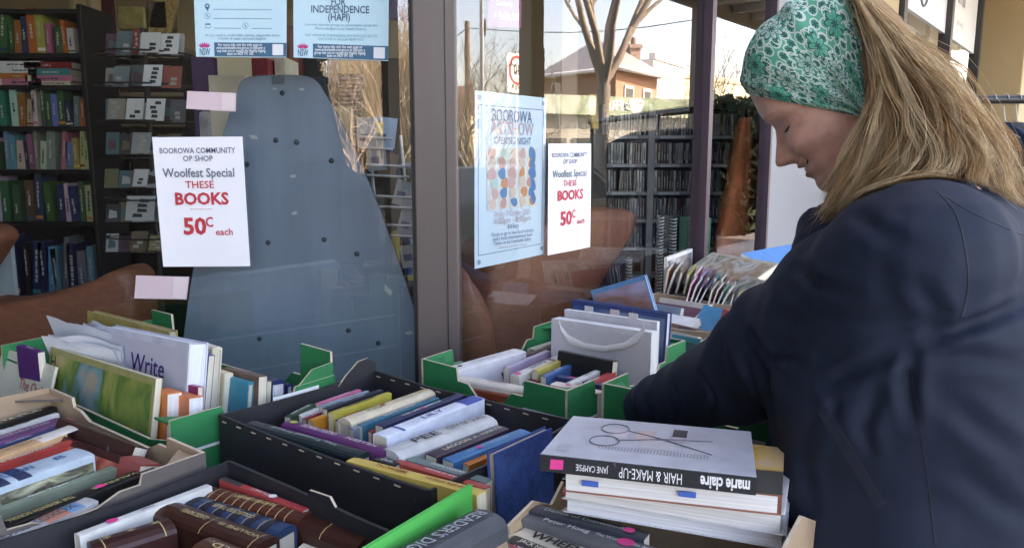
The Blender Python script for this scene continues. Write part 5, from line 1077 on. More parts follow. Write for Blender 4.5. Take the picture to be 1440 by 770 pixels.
def papers(label, pts, z, seed, c_=(.66, .67, .70)):
    rng = random.Random(seed); c3 = [at_z(u, v_, z) for u, v_ in pts]; b = MB(); n_ = 9
    dn = -UP * .16 + D * .02
    for k in range(5):
        off = D * .006 * k + UP * rng.uniform(-.012, .008); j0 = rng.uniform(-.01, .01)
        rows = [[c3[0].lerp(c3[1], i / n_) + off + UP * (.006 * math.sin(i * .9 + seed + k) + j0) + dn * j / 4 + D * (.008 * math.sin(i * .7 + j + k)) for i in range(n_ + 1)] for j in range(5)]
        b.grid(rows, paper(c_)); b.grid([[p + D * .0015 for p in r] for r in rows][::-1], paper(c_))
    solo(b, "loose_papers", label, "papers")
papers("crumpled white loose papers standing behind the map atlas", ((58, 474), (158, 492)), 1.11, 1)
papers("taller white loose sheets in front of the sagging brown armchair", ((66, 457), (156, 478)), 1.115, 2, (.60, .62, .68))
papers("small white loose sheets touching the mauve binder", ((116, 450), (152, 458)), 1.115, 3, (.68, .69, .72))
book("cream storybook with red title in the papers carton", (6, 489), (80, 516), 1.09, .006, .13, K((.56, .54, .44)), lean=-.3, top='pages', front=(("The Owl", .68, .42, .03, ink((.35, .06, .05))),), face=(art("cream_art", [(.60, .58, .48), (.52, .52, .42), (.62, .60, .52)], 5),), S_=-0.722)
book("red and tan paperback with a blue dot at the near side of the papers carton", (30, 531), (100, 557), 1.07, .022, .10, K((.50, .06, .04)), lean=-.9, text="Murder", rev=False, face=(cover((.42, .33, .22)),), bands=((.72, .03, paper()),), dots=((.87, .0085, ink((.02, .12, .5))),), S_=-.705)
book("purple thin book behind the cream storybook", (28, 484), (58, 494), 1.09, .014, .12, K((.10, .03, .15)), text="Dreams", tsize=.5)
book("orange and white paperback with its pages to the camera, nearer the atlas", (229, 545), (246, 551), 1.085, .026, .12, K((.60, .17, .04)), lean=-.1, pg=pages((.66, .66, .66)), S_=-0.685)
book("rounded orange paperback next to the blue flag book", (254, 551), (276, 557), 1.085, .026, .12, K((.58, .16, .05)), lean=-.1, pg=pages((.66, .67, .70)), S_=-0.665)
book("maroon booklet between the mauve binder and orange paperbacks", (226, 531), (282, 543), 1.1, .010, .12, K((.20, .02, .10)), lean=-.1, S_=-0.645)
book("blue and orange picture book with white triangles", (279, 492), (298, 499), 1.12, .012, .18, K((.03, .08, .24)), lean=-.12, face=(art("flag_art", [(.55, .14, .04), (.03, .08, .26), (.03, .08, .26), (.70, .70, .70), (.45, .28, .30)], 26, 'voronoi'),), S_=-0.6)
book("tall cream hardback behind the blue flag book", (283, 480), (306, 487), 1.13, .02, .18, K((.56, .52, .42)), lean=-.12, hard=True, S_=-0.575)
book("cream paperback with a yellow tag near the carton middle", (304, 518), (322, 524), 1.10, .018, .16, K((.60, .52, .36)), lean=-.12, dots=(), S_=-0.56)
book("teal hardback with faint gilt script", (326, 528), (354, 536), 1.08, .014, .14, K((.01, .21, .30)), lean=-.15, hard=True, S_=-0.55)
book("brown speckled paperback beside the teal hardback", (318, 516), (370, 528), 1.075, .018, .14, K((.12, .07, .05)), lean=-.12, hard=False, S_=-0.535)
book("dark brown paperback leaning against the navy hardback", (322, 521), (377, 535), 1.07, .016, .14, K((.16, .10, .07)), lean=-.12, S_=-0.52)
book("navy hardback showing white pages near the labelled carton side", (366, 527), (392, 533), 1.065, .03, .13, K((.02, .03, .09)), lean=-.1, hard=True, pg=pages((.66, .67, .72)), S_=-0.495)
book("navy thin hardback behind the white paged one", (388, 535), (408, 539), 1.055, .014, .12, K((.025, .03, .10)), lean=-.1, hard=True, pg=pages((.62, .63, .68)), S_=-0.47)
# ---- green carton by the corner post
book("thick white novel with big black letters on its end", (634, 518), (730, 491), 1.035, .042, .13, K((.68, .67, .68)), text="winter", tcol=ink((.3, .3, .35)), tsize=.3, face=(art("white_lilac_art", [(.72, .72, .76), (.66, .66, .72), (.20, .15, .4)], 9),), front=(("WIM", .85, .4, .05, ink((.05, .05, .09))),), dots=((.12, .006, ink((.05, .12, .10))),))
book("long pale cream hardback along the near wall of the green carton", (648, 528), (806, 556), 1.035, .030, .14, K((.60, .55, .49)), hard=True, text="GARDENS", text2="WESTERN AUSTRALIA", tcol=ink((.2, .1, .08)), rev=True, tsize=.3)
book("rust red picture book under the long pale cream hardback", (640, 538), (770, 566), 1.02, .022, .12, K((.22, .05, .025)), text="VICTORIA PLUM", rev=True, tcol=ink((.4, .18, .08)), face=(art("rust_art", [(.10, .02, .01), (.35, .09, .02), (.55, .22, .05), (.08, .03, .02)], 14),))
book("grey white paperback with a brown picture and pink mark", (724, 527), (787, 500), 1.03, .022, .13, K((.55, .54, .52)), text="Return", tcol=BLK, rev=True, dots=((.06, .008, PDOT),), bands=((.75, .012, ink((.18, .08, .06))),))
book("dark red paperback beside the grey white one", (742, 538), (793, 510), 1.015, .022, .12, K((.10, .02, .02)))
book("black boxed novel with a white label in the green carton", (789, 492), (866, 507), 1.06, .022, .12, K((.012, .012, .014)), lean=-.15, text="THE LONG NIGHT", rev=True, tsize=.3, front=(("AI", .92, .35, .022, paper()),), S_=0.02)
book("cream paperback with a pink dot in the green carton corner", (779, 537), (846, 551), 1.03, .026, .11, K((.60, .52, .46)), dots=((.3, .005, PDOT),), text="Summer", tcol=ink((.4, .3, .25)), tsize=.35)
book("navy paperback with a pink dot beside the cream one", (786, 527), (850, 540), 1.025, .018, .11, K((.03, .04, .12)), text="NAME IT", dots=((.3, .005, PDOT),))
for k, (a, c, nm, cc) in enumerate((((730, 500), (784, 482), "dark brown", (.07, .04, .03)), ((738, 505), (786, 490), "black", (.02, .02, .02)), ((746, 490), (790, 476), "cream spotted", (.45, .40, .32)))):
    book(f"{nm} paperback at the glass side of the green carton by the post", a, c, 1.02, .02, .12, K(cc), text="the way" if k else "MIRROR", tsize=.4)
for k, (a_, c_, z_, nm, cc, tx) in enumerate((((752, 520), (800, 500), 1.035, "yellow", (.5, .4, .1), "SUNNY"), ((764, 528), (806, 510), 1.03, "blue", (.04, .12, .3), "COAST"), ((800, 538), (850, 516), 1.03, "white", (.6, .6, .58), "LACE"), ((814, 544), (862, 522), 1.03, "red", (.4, .05, .05), "FIRE"), ((712, 516), (770, 492), 1.03, "lilac", (.4, .32, .45), "VIOLET"))):
    book(f"{nm} slim paperback filling the green carton by the post", a_, c_, z_, .014, .11, K(cc), text=tx, tcol=BLK if k in (0, 2) else WHT, tsize=.55)
# tall white folders
wfold = book("white document box folder with a torn curved flap", (781, 446), (921, 466), 1.155, .030, .22, K((.62, .62, .65), .6), lean=-.03, top='pages', pg=paper((.66, .66, .66)), cat="folder", name="folder", face=(paper((.60, .60, .63)),), S_=0.085)
wtab = book("white folder with small index tabs behind the torn one", (796, 434), (926, 452), 1.17, .012, .22, K((.62, .62, .66), .6), lean=-.03, top='pages', pg=paper((.68, .68, .68)), cat="folder", name="folder", S_=0.12)
book("navy and white hardback with a gold seal behind the white folders", (808, 420), (942, 440), 1.175, .022, .25, K((.03, .06, .19)), lean=-.05, top='pages', hard=True, pg=pages((.6, .6, .6)), face=(art("navy_white_art", [(.03, .08, .22), (.04, .10, .26), (.40, .44, .50)], 2.5),), S_=0.19)
book("lilac and blue picture book tallest behind the green carton", (832, 408), (908, 386), 1.165, .012, .24, K((.13, .32, .58)), top='pages', hard=True, lean=.02, face=(art("lilac_picture", [(.45, .40, .58), (.48, .44, .62), (.35, .16, .10), (.10, .30, .55)], 4),), S_=0.33)
sF = .085 - .0175
b = MB(); arc_ = [(786, 452), (789, 466), (800, 481), (822, 489), (850, 492), (878, 488), (897, 477), (907, 462)]; w_a = [3, 8, 10, 7, 6, 7, 10, 6]
b.grid([[at_s(u, v_ - k, sF - .001) for (u, v_), k in zip(arc_, w_a)], [at_s(u, v_, sF - .005) for u, v_ in arc_], [at_s(u, v_ + k * .4, sF - .001) for (u, v_), k in zip(arc_, w_a)]], paper((.80, .80, .80))); b.build("torn_flap", wfold)
for u, v_, nm in ((822, 437, (.62, .60, .62)), (858, 442, (.66, .55, .55)), (884, 447, (.70, .68, .66))):
    b = MB(); p_ = at_s(u, v_, .113); b.box(p_, N * .022, D * .001, UP * .012, paper(nm)); b.build("index_tab", wtab)
# ---- under the sleeve and behind
book("dark green paperback lying in the carton under the sleeve", (944, 476), (1010, 492), 1.02, .02, .12, K((.02, .06, .05)), lean=-.6)
book("black hardback lying in the carton under the sleeve", (958, 460), (1030, 474), 1.03, .02, .12, K((.02, .02, .025)), lean=-.7, hard=True)
book("grey paperback near the sleeve with cream pages", (930, 492), (985, 508), 1.02, .022, .12, K((.2, .2, .2)), lean=-.3, hard=True)
book("brown hardback leaning under the reaching arm", (1060, 590), (1108, 560), 1.03, .02, .12, K((.30, .22, .16)), hard=True)
book("cream green paperback close to the jacket", (1080, 604), (1112, 585), 1.02, .02, .12, K((.34, .38, .30)))
book("white flat book in the plain brown carton", (915, 440), (985, 452), 1.03, .02, .14, K((.6, .6, .6)), lean=-1.2)
book("sky blue paperback in the plain brown carton", (994, 431), (1026, 438), 1.045, .025, .11, K((.05, .28, .48)), lean=-.7)
book("red paperback with white side at the brown carton corner", (1024, 435), (1048, 444), 1.06, .03, .11, K((.45, .03, .06)), lean=-.3, pg=pages((.62, .56, .46)))
book("dark maroon flat book in the plain brown carton", (925, 428), (990, 438), 1.02, .02, .13, K((.10, .03, .05)), lean=-1.2)
book("brown flat hardback at the near side of the plain brown carton", (960, 425), (1030, 436), 1.0, .02, .13, K((.20, .13, .09)), lean=-1.0)
for k, (a_, c_, z_, nm, cc) in enumerate((((936, 452), (1000, 466), 1.035, "brown spotted", (.22, .12, .08)), ((930, 462), (985, 474), 1.03, "cream edged", (.5, .45, .36)), ((948, 470), (1006, 480), 1.028, "teal", (.03, .2, .2)), ((922, 478), (962, 490), 1.03, "orange red", (.45, .12, .05)), ((1050, 606), (1100, 572), 1.028, "dull pink", (.42, .24, .22)), ((1068, 612), (1112, 592), 1.02, "grey green", (.2, .26, .2)))):
    book(f"{nm} paperback wedged in the carton under the reaching sleeve", a_, c_, z_, .016, .11, K(cc), lean=-.4, text=None)
for k, (a_, c_, nm, cc) in enumerate((((930, 418), (1000, 428), "pale", (.55, .52, .46)), ((950, 412), (1022, 422), "black", (.03, .03, .03)), ((905, 424), (960, 433), "grey blue", (.2, .28, .36)))):
    book(f"{nm} paperback with upright spine in the plain brown carton", a_, c_, 1.035, .018, .12, K(cc), lean=-.2)
# ---- far tray
TRY = "magazines and books in the far tray"
book("white and black picture book standing at the far window", (936, 362), (972, 349), 1.135, .010, .16, K((.60, .60, .62)), top='pages', group=TRY, front=(("Style", .3, .2, .02, BLK),), face=(art("bw_art", [(.62, .63, .66), (.05, .05, .06), (.60, .6, .6)], 6),))
cl_ = [("orange", (.55, .20, .04)), ("cream", (.55, .50, .38)), ("brown", (.2, .12, .08)), ("yellow", (.5, .42, .1)), ("pink", (.55, .14, .30)), ("lilac", (.35, .22, .45)), ("dark plum", (.10, .03, .10)), ("teal", (.05, .22, .22)), ("black", (.03, .03, .03)), ("rose", (.45, .15, .18)), ("dark green", (.03, .09, .05)), ("white", (.6, .6, .6))]
for k, (nm, c_) in enumerate(cl_):
    u = 940 + k * 9.5; book(f"{nm} magazine leaning in the far black tray", (u, 380 + k * 1.5), (u + 10, 366 + k * 2.0), 1.105 - .003 * k, .0075, .14, K([x * .75 for x in c_]), lean=.15 + .05 * ((k * 7) % 4), group=TRY, top='spine' if k % 4 else 'pages', pg=paper((.6, .58, .52)))
for k, (nm, c_) in enumerate((("bright pink", (.6, .10, .28)), ("pale grey", (.5, .5, .5)), ("plum", (.16, .03, .12)), ("navy", (.03, .04, .12)), ("sand", (.5, .42, .3)), ("brick red", (.35, .08, .05)), ("sea green", (.06, .26, .2)), ("ivory", (.62, .6, .52)), ("coal black", (.02, .02, .02)), ("mustard", (.45, .33, .06)), ("powder blue", (.3, .42, .52)))):
    u = 972 + k * 7.5; book(f"{nm} thin magazine in the front row of the far black tray", (u, 400 + k * 1.6), (u + 9, 387 + k * 1.9), 1.085 - .003 * k, .005, .13, K([x * .75 for x in c_]), lean=.22 + .07 * ((k * 5) % 4), group=TRY, top='spine' if k % 5 else 'pages', pg=paper((.66, .64, .6)))
book("big picture book with a grey lens on its cover lying on the tray", (1002, 372), (1092, 402), 1.085, .012, .20, K((.40, .37, .31)), lean=-1.05, top='pages', group=TRY, face=(art("lens_art", [(.45, .40, .32), (.20, .14, .10), (.50, .48, .44), (.14, .17, .10), (.42, .40, .36)], 9),))
book("thick cream hardback with rust edge on the far tray", (1003, 358), (1096, 374), 1.12, .022, .20, K((.52, .46, .36)), lean=-1.1, hard=True, face=(art("still_life_art", [(.50, .44, .34), (.30, .20, .12), (.55, .52, .46), (.10, .16, .08), (.58, .50, .40)], 11),), pg=pages((.66, .60, .48)), top='pages', group=TRY)
book("bright blue large book topmost on the far tray", (1042, 358), (1112, 345), 1.13, .012, .20, K((.03, .22, .55)), lean=-1.2, group=TRY, top='pages', pg=paper())

# ---- stack on the torn carton
def flat_book(label, corners, z, th, cv, pg, name="book", art_=None, spine_side=None, over=.003, group="large books in the stack", soft=False):
    """book lying flat: four pixel corners of its top face at height z"""
    c4 = [at_z(u, v_, z) for u, v_ in corners]; o = thing(name, label, "book", c4[0] - UP * th, group); bt = .0012 if soft else .003
    ctr = sum(c4, Vector()) / 4; b = MB()
    b.prism(c4, -UP * bt, cv); b.prism([p - UP * (th - bt) for p in c4], -UP * bt, cv)
    if spine_side is not None:
        i, j = spine_side; i, j = c4[i], c4[j]; inn = (ctr - (i + j) / 2); inn.z = 0; a = (j - i).normalized(); inn = (inn - a * inn.dot(a)).normalized()
        b.box(i - UP * (th - bt), j - i, inn * .003, UP * (th - 2 * bt), cv)
    b.build("cover", o, .0006)
    b = MB(); k = [p + (ctr - p).normalized() * (over + .002) - UP * (bt + .0001) for p in c4]; b.prism(k, -UP * (th - 2 * bt - .0002), pg); b.build("page_block", o)
    return o, c4
book_tops = []
Z1 = 1.165
# lower volumes first
flat_book("dark blue glossy large book lowest in the white stack", ((800, 700), (1090, 744), (1105, 690), (860, 665)), 1.042, .010, K((.02, .05, .22), .25), pagesz((.6, .6, .6)))
flat_book("red edged large book second lowest in the stack", ((790, 693), (1098, 742), (1108, 680), (850, 655)), 1.052, .009, K((.40, .05, .04)), pagesz((.66, .66, .66)))
o, c4 = flat_book("pale grey large softcover third from the bottom of the stack", ((792, 700), (1106, 752), (1112, 690), (850, 655)), 1.071, .017, K((.55, .57, .62)), pagesz((.66, .68, .72)), soft=True)
o, c4 = flat_book("thick white paged large volume in the middle of the stack", ((790, 672), (1104, 722), (1112, 660), (850, 630)), 1.098, .025, K((.64, .64, .66)), pagesz((.72, .71, .69)), soft=True)
o, c4 = flat_book("large volume with a food picture cover just under the top book", ((790, 664), (1100, 697), (1103, 630), (850, 600)), 1.122, .022, K((.30, .10, .06)), pagesz((.70, .69, .67)), soft=True)
x_ = (c4[1] - c4[0]).normalized(); b = MB(); dn_ = (c4[3] - c4[0])
b.face([c4[1].lerp(c4[0], .22) + UP * .0006, c4[1] + UP * .0006, c4[2] + UP * .0006, c4[2].lerp(c4[3], .22) + UP * .0006], art("food_art", [(.30, .10, .03), (.55, .22, .04), (.60, .42, .30), (.62, .40, .10), (.10, .05, .04)], 14)); b.build("cover_picture", o)
b = MB(); q0_, q1_ = c4[1].lerp(c4[0], .24), c4[1]; b.face([q0_ + UP * .001, q1_ + UP * .001, q1_.lerp(c4[2], .45) + UP * .001, q0_.lerp(c4[3], .40) + UP * .001], ink((.06, .055, .05))); b.build("dark_band", o)
for t in (.10, .55):
    b = MB(); b.box(c4[0].lerp(c4[1], t) - UP * .012 + (c4[0] - c4[3]).normalized() * .0005, x_ * .018, (c4[0] - c4[3]).normalized() * .001, UP * .006, ink((.04, .12, .45))); b.build("page_tab", o)
# top book
o, c4 = flat_book("big white styling book with black spine lettering on top of the stack", ((760, 637), (1064, 670), (1056, 606), (806, 584)), 1.146, .019, K((.40, .41, .45), .3), pagesz(), spine_side=None)
e_ = (c4[1] - c4[0]); x_ = e_.normalized(); fo_ = (c4[0] - c4[3]); fo_ = (fo_ - x_ * fo_.dot(x_)).normalized(); L_ = e_.length; fo_.z = 0
b = MB(); b.box(c4[0] - UP * .0187 + fo_ * .0005, e_, fo_ * .0025, UP * .0184, K((.018, .018, .02), .3)); spo = b.build("spine", o)
b = MB(); sc0 = c4[0] - UP * .0094 + fo_ * .0034
for tx, f_, sz, ft, bd in (("marie claire", .865, .019, .70 * .31 * L_, .03), ("HAIR & MAKE-UP", .53, .017, .29 * L_, .0), ("JANE CAMPSIE", .255, .0105, .155 * L_, .0)):
    letters(b, tx, sz, sc0 + e_ * f_, -x_, -UP, ink((.75, .75, .75)), fit=ft, bold=bd)
b.build("lettering", spo)
b = MB(); b.face([sc0 + e_ * .05 - UP * .006, sc0 + e_ * .115 - UP * .005, sc0 + e_ * .117 + UP * .006, sc0 + e_ * .054 + UP * .0055], PDOT); b.build("price_sticker", spo)
# scissors, brushes and spectacles printed on the cover: thin raised print
def TP(x, y, l=.0008): return c4[0].lerp(c4[1], x).lerp(c4[3].lerp(c4[2], x), y) + UP * l
b = MB(); GP = ink((.10, .09, .11)); 
for cx, cy, rx, ry in ((.28, .74, .075, .12), (.26, .42, .075, .12)):
    b.tube([TP(cx + rx * math.cos(t), cy + ry * math.sin(t)) for t in [k * math.pi / 10 for k in range(21)]], .0006, GP, 5, False)
b.tube([TP(.35, .72), TP(.55, .58), TP(.80, .34)], [.0005, .001, .0004], GP, 5); b.tube([TP(.33, .46), TP(.55, .58), TP(.80, .64)], [.0005, .001, .0004], GP, 5)
for x0, y0, x1, y1, c_ in ((.40, .50, .50, .76, (.44, .34, .32)), (.44, .34, .60, .50, (.40, .38, .40)), (.585, .55, .665, .70, (.32, .28, .32)), (.59, .68, .665, .86, (.03, .03, .035)), (.28, .52, .36, .72, (.48, .42, .44)), (.055, .10, .12, .26, (.36, .37, .39))):
    b.face([TP(x0, y0, .0005), TP(x1, y0, .0005), TP(x1, y1, .0005), TP(x0, y1, .0005)], ink(c_))
for k in range(34): b.face([TP(.25 + k * .016, .235, .0006), TP(.257 + k * .016, .235, .0006), TP(.257 + k * .016, .32, .0006), TP(.25 + k * .016, .32, .0006)], ink((.25, .25, .28)))
b.build("cover_print", o)
# paperbacks below the stack
book("grey paperback lettered PETER HOEG upside down", (736, 722), (925, 775), 1.045, .022, .13, K((.10, .105, .115)), text="Peter Hoeg", text2="The Woman & the Ape", rev=False, tsize=.5, tcol=ink((.72, .72, .7)), dots=((.78, .010, PDOT),))
book("dark navy paperback with faint gilt title beyond the grey one", (742, 710), (910, 752), 1.05, .020, .13, K((.03, .035, .05)), text="Dance of Dunwoody", rev=False, tsize=.45, tcol=ink((.4, .4, .36)), dots=((.86, .007, PDOT),))
book("cream paperback lettered WHEELS", (732, 745), (845, 785), 1.035, .026, .13, K((.50, .46, .36)), text="WHEELS", rev=False, tcol=BLK, tsize=.75, tbold=.03)
book("black paperback lettered with a thriller name in cream", (720, 755), (800, 787), 1.035, .018, .13, K((.03, .03, .03)), text="JACK HIGGINS", rev=False, tcol=ink((.7, .66, .5)), tsize=.6)
book("dull red thin paperback beside the thriller", (708, 758), (770, 785), 1.033, .012, .13, K((.35, .07, .08)), text="TOUCH", rev=False, tsize=.7)
book("black paperback lettered in white at the torn carton edge", (698, 762), (750, 788), 1.03, .016, .13, K((.02, .02, .02)), text="NEVER", rev=False, tsize=.7)
# torn flap of the brown carton
b = MB(); b.prism([fp(-.665, .664, 1.0), fp(-.668, .660, 1.045), fp(-.62, .661, 1.058), fp(-.575, .656, 1.035), fp(-.555, .660, 1.06), fp(-.545, .664, 1.0)], N * .004, KRAFT, CUT); b.build("torn_flap", cE)
b = MB(); b.prism([fp(-.60, .951, 1.0), fp(-.61, .956, 1.075), fp(-.54, .956, 1.095), fp(-.47, .953, 1.06), fp(-.462, .951, 1.0)], -N * .004, KRAFT, CUT); b.build("torn_flap", cE)

for cs_, pts in ((cC, ((-.42, .061, 1.04), (-.40, .061, 1.058), (-.37, .061, 1.078), (-.345, .061, 1.080), (-.326, .061, 1.066), (-.326, .061, 1.03))), (cA, ((-.50, .0365, .98), (-.49, .0365, 1.055), (-.46, .0365, 1.078), (-.412, .0365, 1.082), (-.412, .0365, .98)))):
    b = MB(); b.prism([fp(*p_) for p_ in pts], N * .0035, GREEN if cs_ is cA else CBLACK, CUT); b.build("torn_flap", cs_)
b = MB(); b.prism([fp(-.752, .40, 1.03), fp(-.752, .41, 1.05), fp(-.752, .45, 1.052), fp(-.752, .47, 1.03)], -D * .0035, CBLACK, CUT); b.build("torn_flap", cD)
# ================================================================== the woman
import numpy as np
PS = -0.28                                                           # her middle plane along the street
def remesh(parts, voxel, smooth, fac=0.5):
    """one closed surface around overlapping closed pieces"""
    me = bpy.data.meshes.new("tmp"); me.from_pydata(parts.v, [], parts.f); bm = bmesh.new(); bm.from_mesh(me); bmesh.ops.recalc_face_normals(bm, faces=bm.faces); bm.to_mesh(me); bm.free()
    o = bpy.data.objects.new("tmp", me); col.objects.link(o)
    r = o.modifiers.new("r", 'REMESH'); r.mode = 'VOXEL'; r.voxel_size = voxel; r.use_smooth_shade = True
    s = o.modifiers.new("s", 'SMOOTH'); s.factor = fac; s.iterations = smooth
    dg = bpy.context.evaluated_depsgraph_get(); out = bpy.data.meshes.new_from_object(o.evaluated_get(dg)); bpy.data.objects.remove(o)
    vv = [v.co.copy() for v in out.vertices]; ff = [tuple(p.vertices) for p in out.polygons]; nn = [v.normal.copy() for v in out.vertices]; bpy.data.meshes.remove(out); return vv, ff, nn
def rings(b, rows, n=32, m=None, p=0.85):
    """rows of (s centre, q centre, z, half s, half q)"""
    rr = []
    for s, q, z, hs, hq in rows:
        rr.append([fp(s + hs * math.copysign(abs(math.cos(t)) ** p, math.cos(t)), q + hq * math.copysign(abs(math.sin(t)) ** p, math.sin(t)), z) for t in [k * 2 * math.pi / n for k in range(n)]])
    b.grid(rr, m, True, True); b.face(rr[0][::-1], m); b.face(rr[-1], m)
def limb(b, pts, rad, m, n=18):
    pts = [Vector(p) for p in pts]; P2, R2 = [], []
    for i in range(len(pts) - 1):
        for k in range(4): P2.append(pts[i].lerp(pts[i + 1], k / 4)); R2.append(rad[i] + (rad[i + 1] - rad[i]) * k / 4)
    P2.append(pts[-1]); R2.append(rad[-1]); b.tube(P2, R2, m, n)
    for p, r in ((pts[0], rad[0]), (pts[-1], rad[-1])): b.sphere(p, (r, r, r), m, 14, 8)
def skin_mat():
    m = bpy.data.materials.new("skin"); m.use_nodes = True; t = m.node_tree; L = t.links; b = t.nodes["Principled BSDF"]
    b.inputs["Roughness"].default_value = 0.5; b.inputs["Subsurface Weight"].default_value = 0.12; b.inputs["Subsurface Radius"].default_value = (0.012, 0.005, 0.003); b.inputs["Subsurface Scale"].default_value = 0.6
    tc = t.nodes.new("ShaderNodeTexCoord"); n = t.nodes.new("ShaderNodeTexNoise"); n.inputs["Scale"].default_value = 45; n.inputs["Detail"].default_value = 10; n.inputs["Roughness"].default_value = .7; L.new(tc.outputs["Object"], n.inputs["Vector"])
    r = t.nodes.new("ShaderNodeValToRGB"); e = r.color_ramp; e.elements[0].position = .32; e.elements[0].color = (.66, .33, .235, 1); e.elements[1].position = .68; e.elements[1].color = (.80, .48, .37, 1); L.new(n.outputs[0], r.inputs[0])
    a = t.nodes.new("ShaderNodeAttribute"); a.attribute_name = "blush"; mx = t.nodes.new("ShaderNodeMix"); mx.data_type = 'RGBA'; mx.inputs[7].default_value = (.42, .10, .075, 1)
    L.new(a.outputs["Fac"], mx.inputs[0]); L.new(r.outputs[0], mx.inputs[6]); L.new(mx.outputs[2], b.inputs["Base Color"])
    n2 = t.nodes.new("ShaderNodeTexNoise"); n2.inputs["Scale"].default_value = 240; n2.inputs["Detail"].default_value = 4; L.new(tc.outputs["Object"], n2.inputs["Vector"])
    bp = t.nodes.new("ShaderNodeBump"); bp.inputs["Strength"].default_value = .25; bp.inputs["Distance"].default_value = .001; L.new(n2.outputs[0], bp.inputs["Height"]); L.new(bp.outputs[0], b.inputs["Normal"]); return m
SKIN = skin_mat()
# ---- head frame
YAW, PIT = R(13), R(36)
f0 = (-N) * math.cos(YAW) + (-D) * math.sin(YAW); l0 = (-D) * math.cos(YAW) - (-N) * math.sin(YAW)
hf = f0 * math.cos(PIT) - UP * math.sin(PIT); hu = UP * math.cos(PIT) + f0 * math.sin(PIT); HS = 0.95
hO = at_s(1093, 180, PS) - (hf * .086 + hu * .004) * HS
def HW(x, y, z): return hO + (hf * x + l0 * y + hu * z) * HS
HR = [(.0, .120, -.01, .120, .004), (.030, .117, -.040, .117, .030), (.056, .106, -.068, .105, .052), (.076, .090, -.087, .088, .066), (.089, .066, -.099, .060, .0735), (.0935, .044, -.102, .030, .0755), (.0945, .027, -.101, .012, .0755), (.0915, .015, -.099, -.002, .074),
      (.086, .005, -.096, -.012, .072), (.0845, -.008, -.093, -.022, .071), (.0855, -.020, -.089, -.032, .070), (.0875, -.034, -.083, -.044, .068), (.0890, -.046, -.078, -.054, .066), (.0888, -.0555, -.074, -.062, .0635), (.0884, -.061, -.072, -.068, .0615),
      (.0878, -.0665, -.070, -.074, .060), (.0872, -.0735, -.068, -.080, .058), (.0862, -.080, -.066, -.086, .056), (.0850, -.086, -.064, -.093, .053), (.0872, -.095, -.062, -.100, .050), (.084, -.106, -.061, -.108, .047), (.071, -.114, -.060, -.116, .045),
      (.046, -.117, -.060, -.126, .046), (.022, -.120, -.060, -.140, .049), (.012, -.138, -.062, -.16, .051), (.006, -.17, -.068, -.195, .055), (.0, -.23, -.085, -.25, .062)]
def cr(a, b, c, d, t): return 0.5 * (2 * b + (c - a) * t + (2 * a - 5 * b + 4 * c - d) * t * t + (3 * b - a - 3 * c + d) * t ** 3)
def lin(tab, x):
    if x >= tab[0][0]: return tab[0][1]
    for (a, p), (b_, q) in zip(tab, tab[1:]):
        if x >= b_: return q + (p - q) * (x - b_) / (a - b_)
    return tab[-1][1]
NOSE = [(.012, 0), (.004, .004), (-.004, .0085), (-.014, .0145), (-.024, .0205), (-.034, .0265), (-.040, .0275), (-.045, .0225), (-.049, .010), (-.053, .002), (-.056, 0)]
NSG = [(.01, .0075), (-.02, .0085), (-.034, .0115), (-.045, .012), (-.056, .010)]
G = lambda x, c, s_: math.exp(-((x - c) / s_) ** 2)
def headpoint(row, ph):
    xf, zf, xb, zb, w_ = row; c, s_ = math.cos(ph), math.sin(ph)
    k = (1 + c) / 2; z = zb + (zf - zb) * k; cx = (xf + xb) / 2; a = (xf - xb) / 2
    x = cx + a * math.copysign(abs(c) ** .86, c); y = w_ * math.copysign(abs(s_) ** .92, s_); blush = 0.0
    if c > -.2:
        fr = min(1, (c + .2) / .5); ay = abs(y)
        x += lin(NOSE, zf) * G(y, 0, lin(NSG, zf)) * fr * (zf < .02)
        x += .0085 * G(ay, .0135, .0062) * G(zf, -.0415, .0075) * fr
        x -= .0105 * G(ay, .031, .016) * G(z, -.001, .0105) * fr; x += .0075 * G(ay, .0315, .0115) * G(z, -.0035, .0075) * fr
        x += .0035 * G(ay, .030, .018) * G(z, .0185, .006) * fr
        d_ = .0095 * G(ay, .042, .018) * G(z, -.033, .015) * fr; x += d_ * .8; y += math.copysign(d_ * .6, y)
        x -= .0016 * G(ay, .026 + (-.036 - z) * .35, .0035) * G(z, -.050, .013) * fr
        Mo = max(0, min(1, (.036 - ay) / .014)) * fr
        x += (.0056 * G(zf, -.0588, .0046) + .0050 * G(zf, -.0752, .0052) - .0085 * G(zf, -.0668, .0036)) * Mo * (1 - .40 * ay / .036)
        x -= .0024 * G(ay, .031, .005) * G(zf, -.066, .006) * fr
        x -= .0022 * G(ay, .045, .03) * G(z, -.0135, .003) * fr                # lower lid fold
        if zf < .02 and ay > .03: x -= .0011 * G(ay, .052, .016) * G(z, -.016, .016) * math.sin(z * 900 + ay * 260) * fr; y -= math.copysign(.0011 * G(ay, .056, .016) * G(z, -.014, .016) * math.sin(z * 900 + ay * 260), y) * fr
        blush = min(1, .75 * G(zf, -.0575, .0055) * G(ay, 0, .019) + .75 * G(zf, -.0745, .0050) * G(ay, 0, .017) + .30 * G(zf, -.038, .012) * G(ay, 0, .014) + .26 * G(ay, .043, .018) * G(z, -.034, .016) + .35 * G(ay, .031, .013) * G(z, -.006, .003)) * fr
    if c > -.2: z += .009 * min(1, (abs(y) / .030) ** 2) * G(zf, -.067, .017) * max(0, min(1, (c - .05) / .5))
    return (x, y, z, blush)
rowsH = []; sub = 4
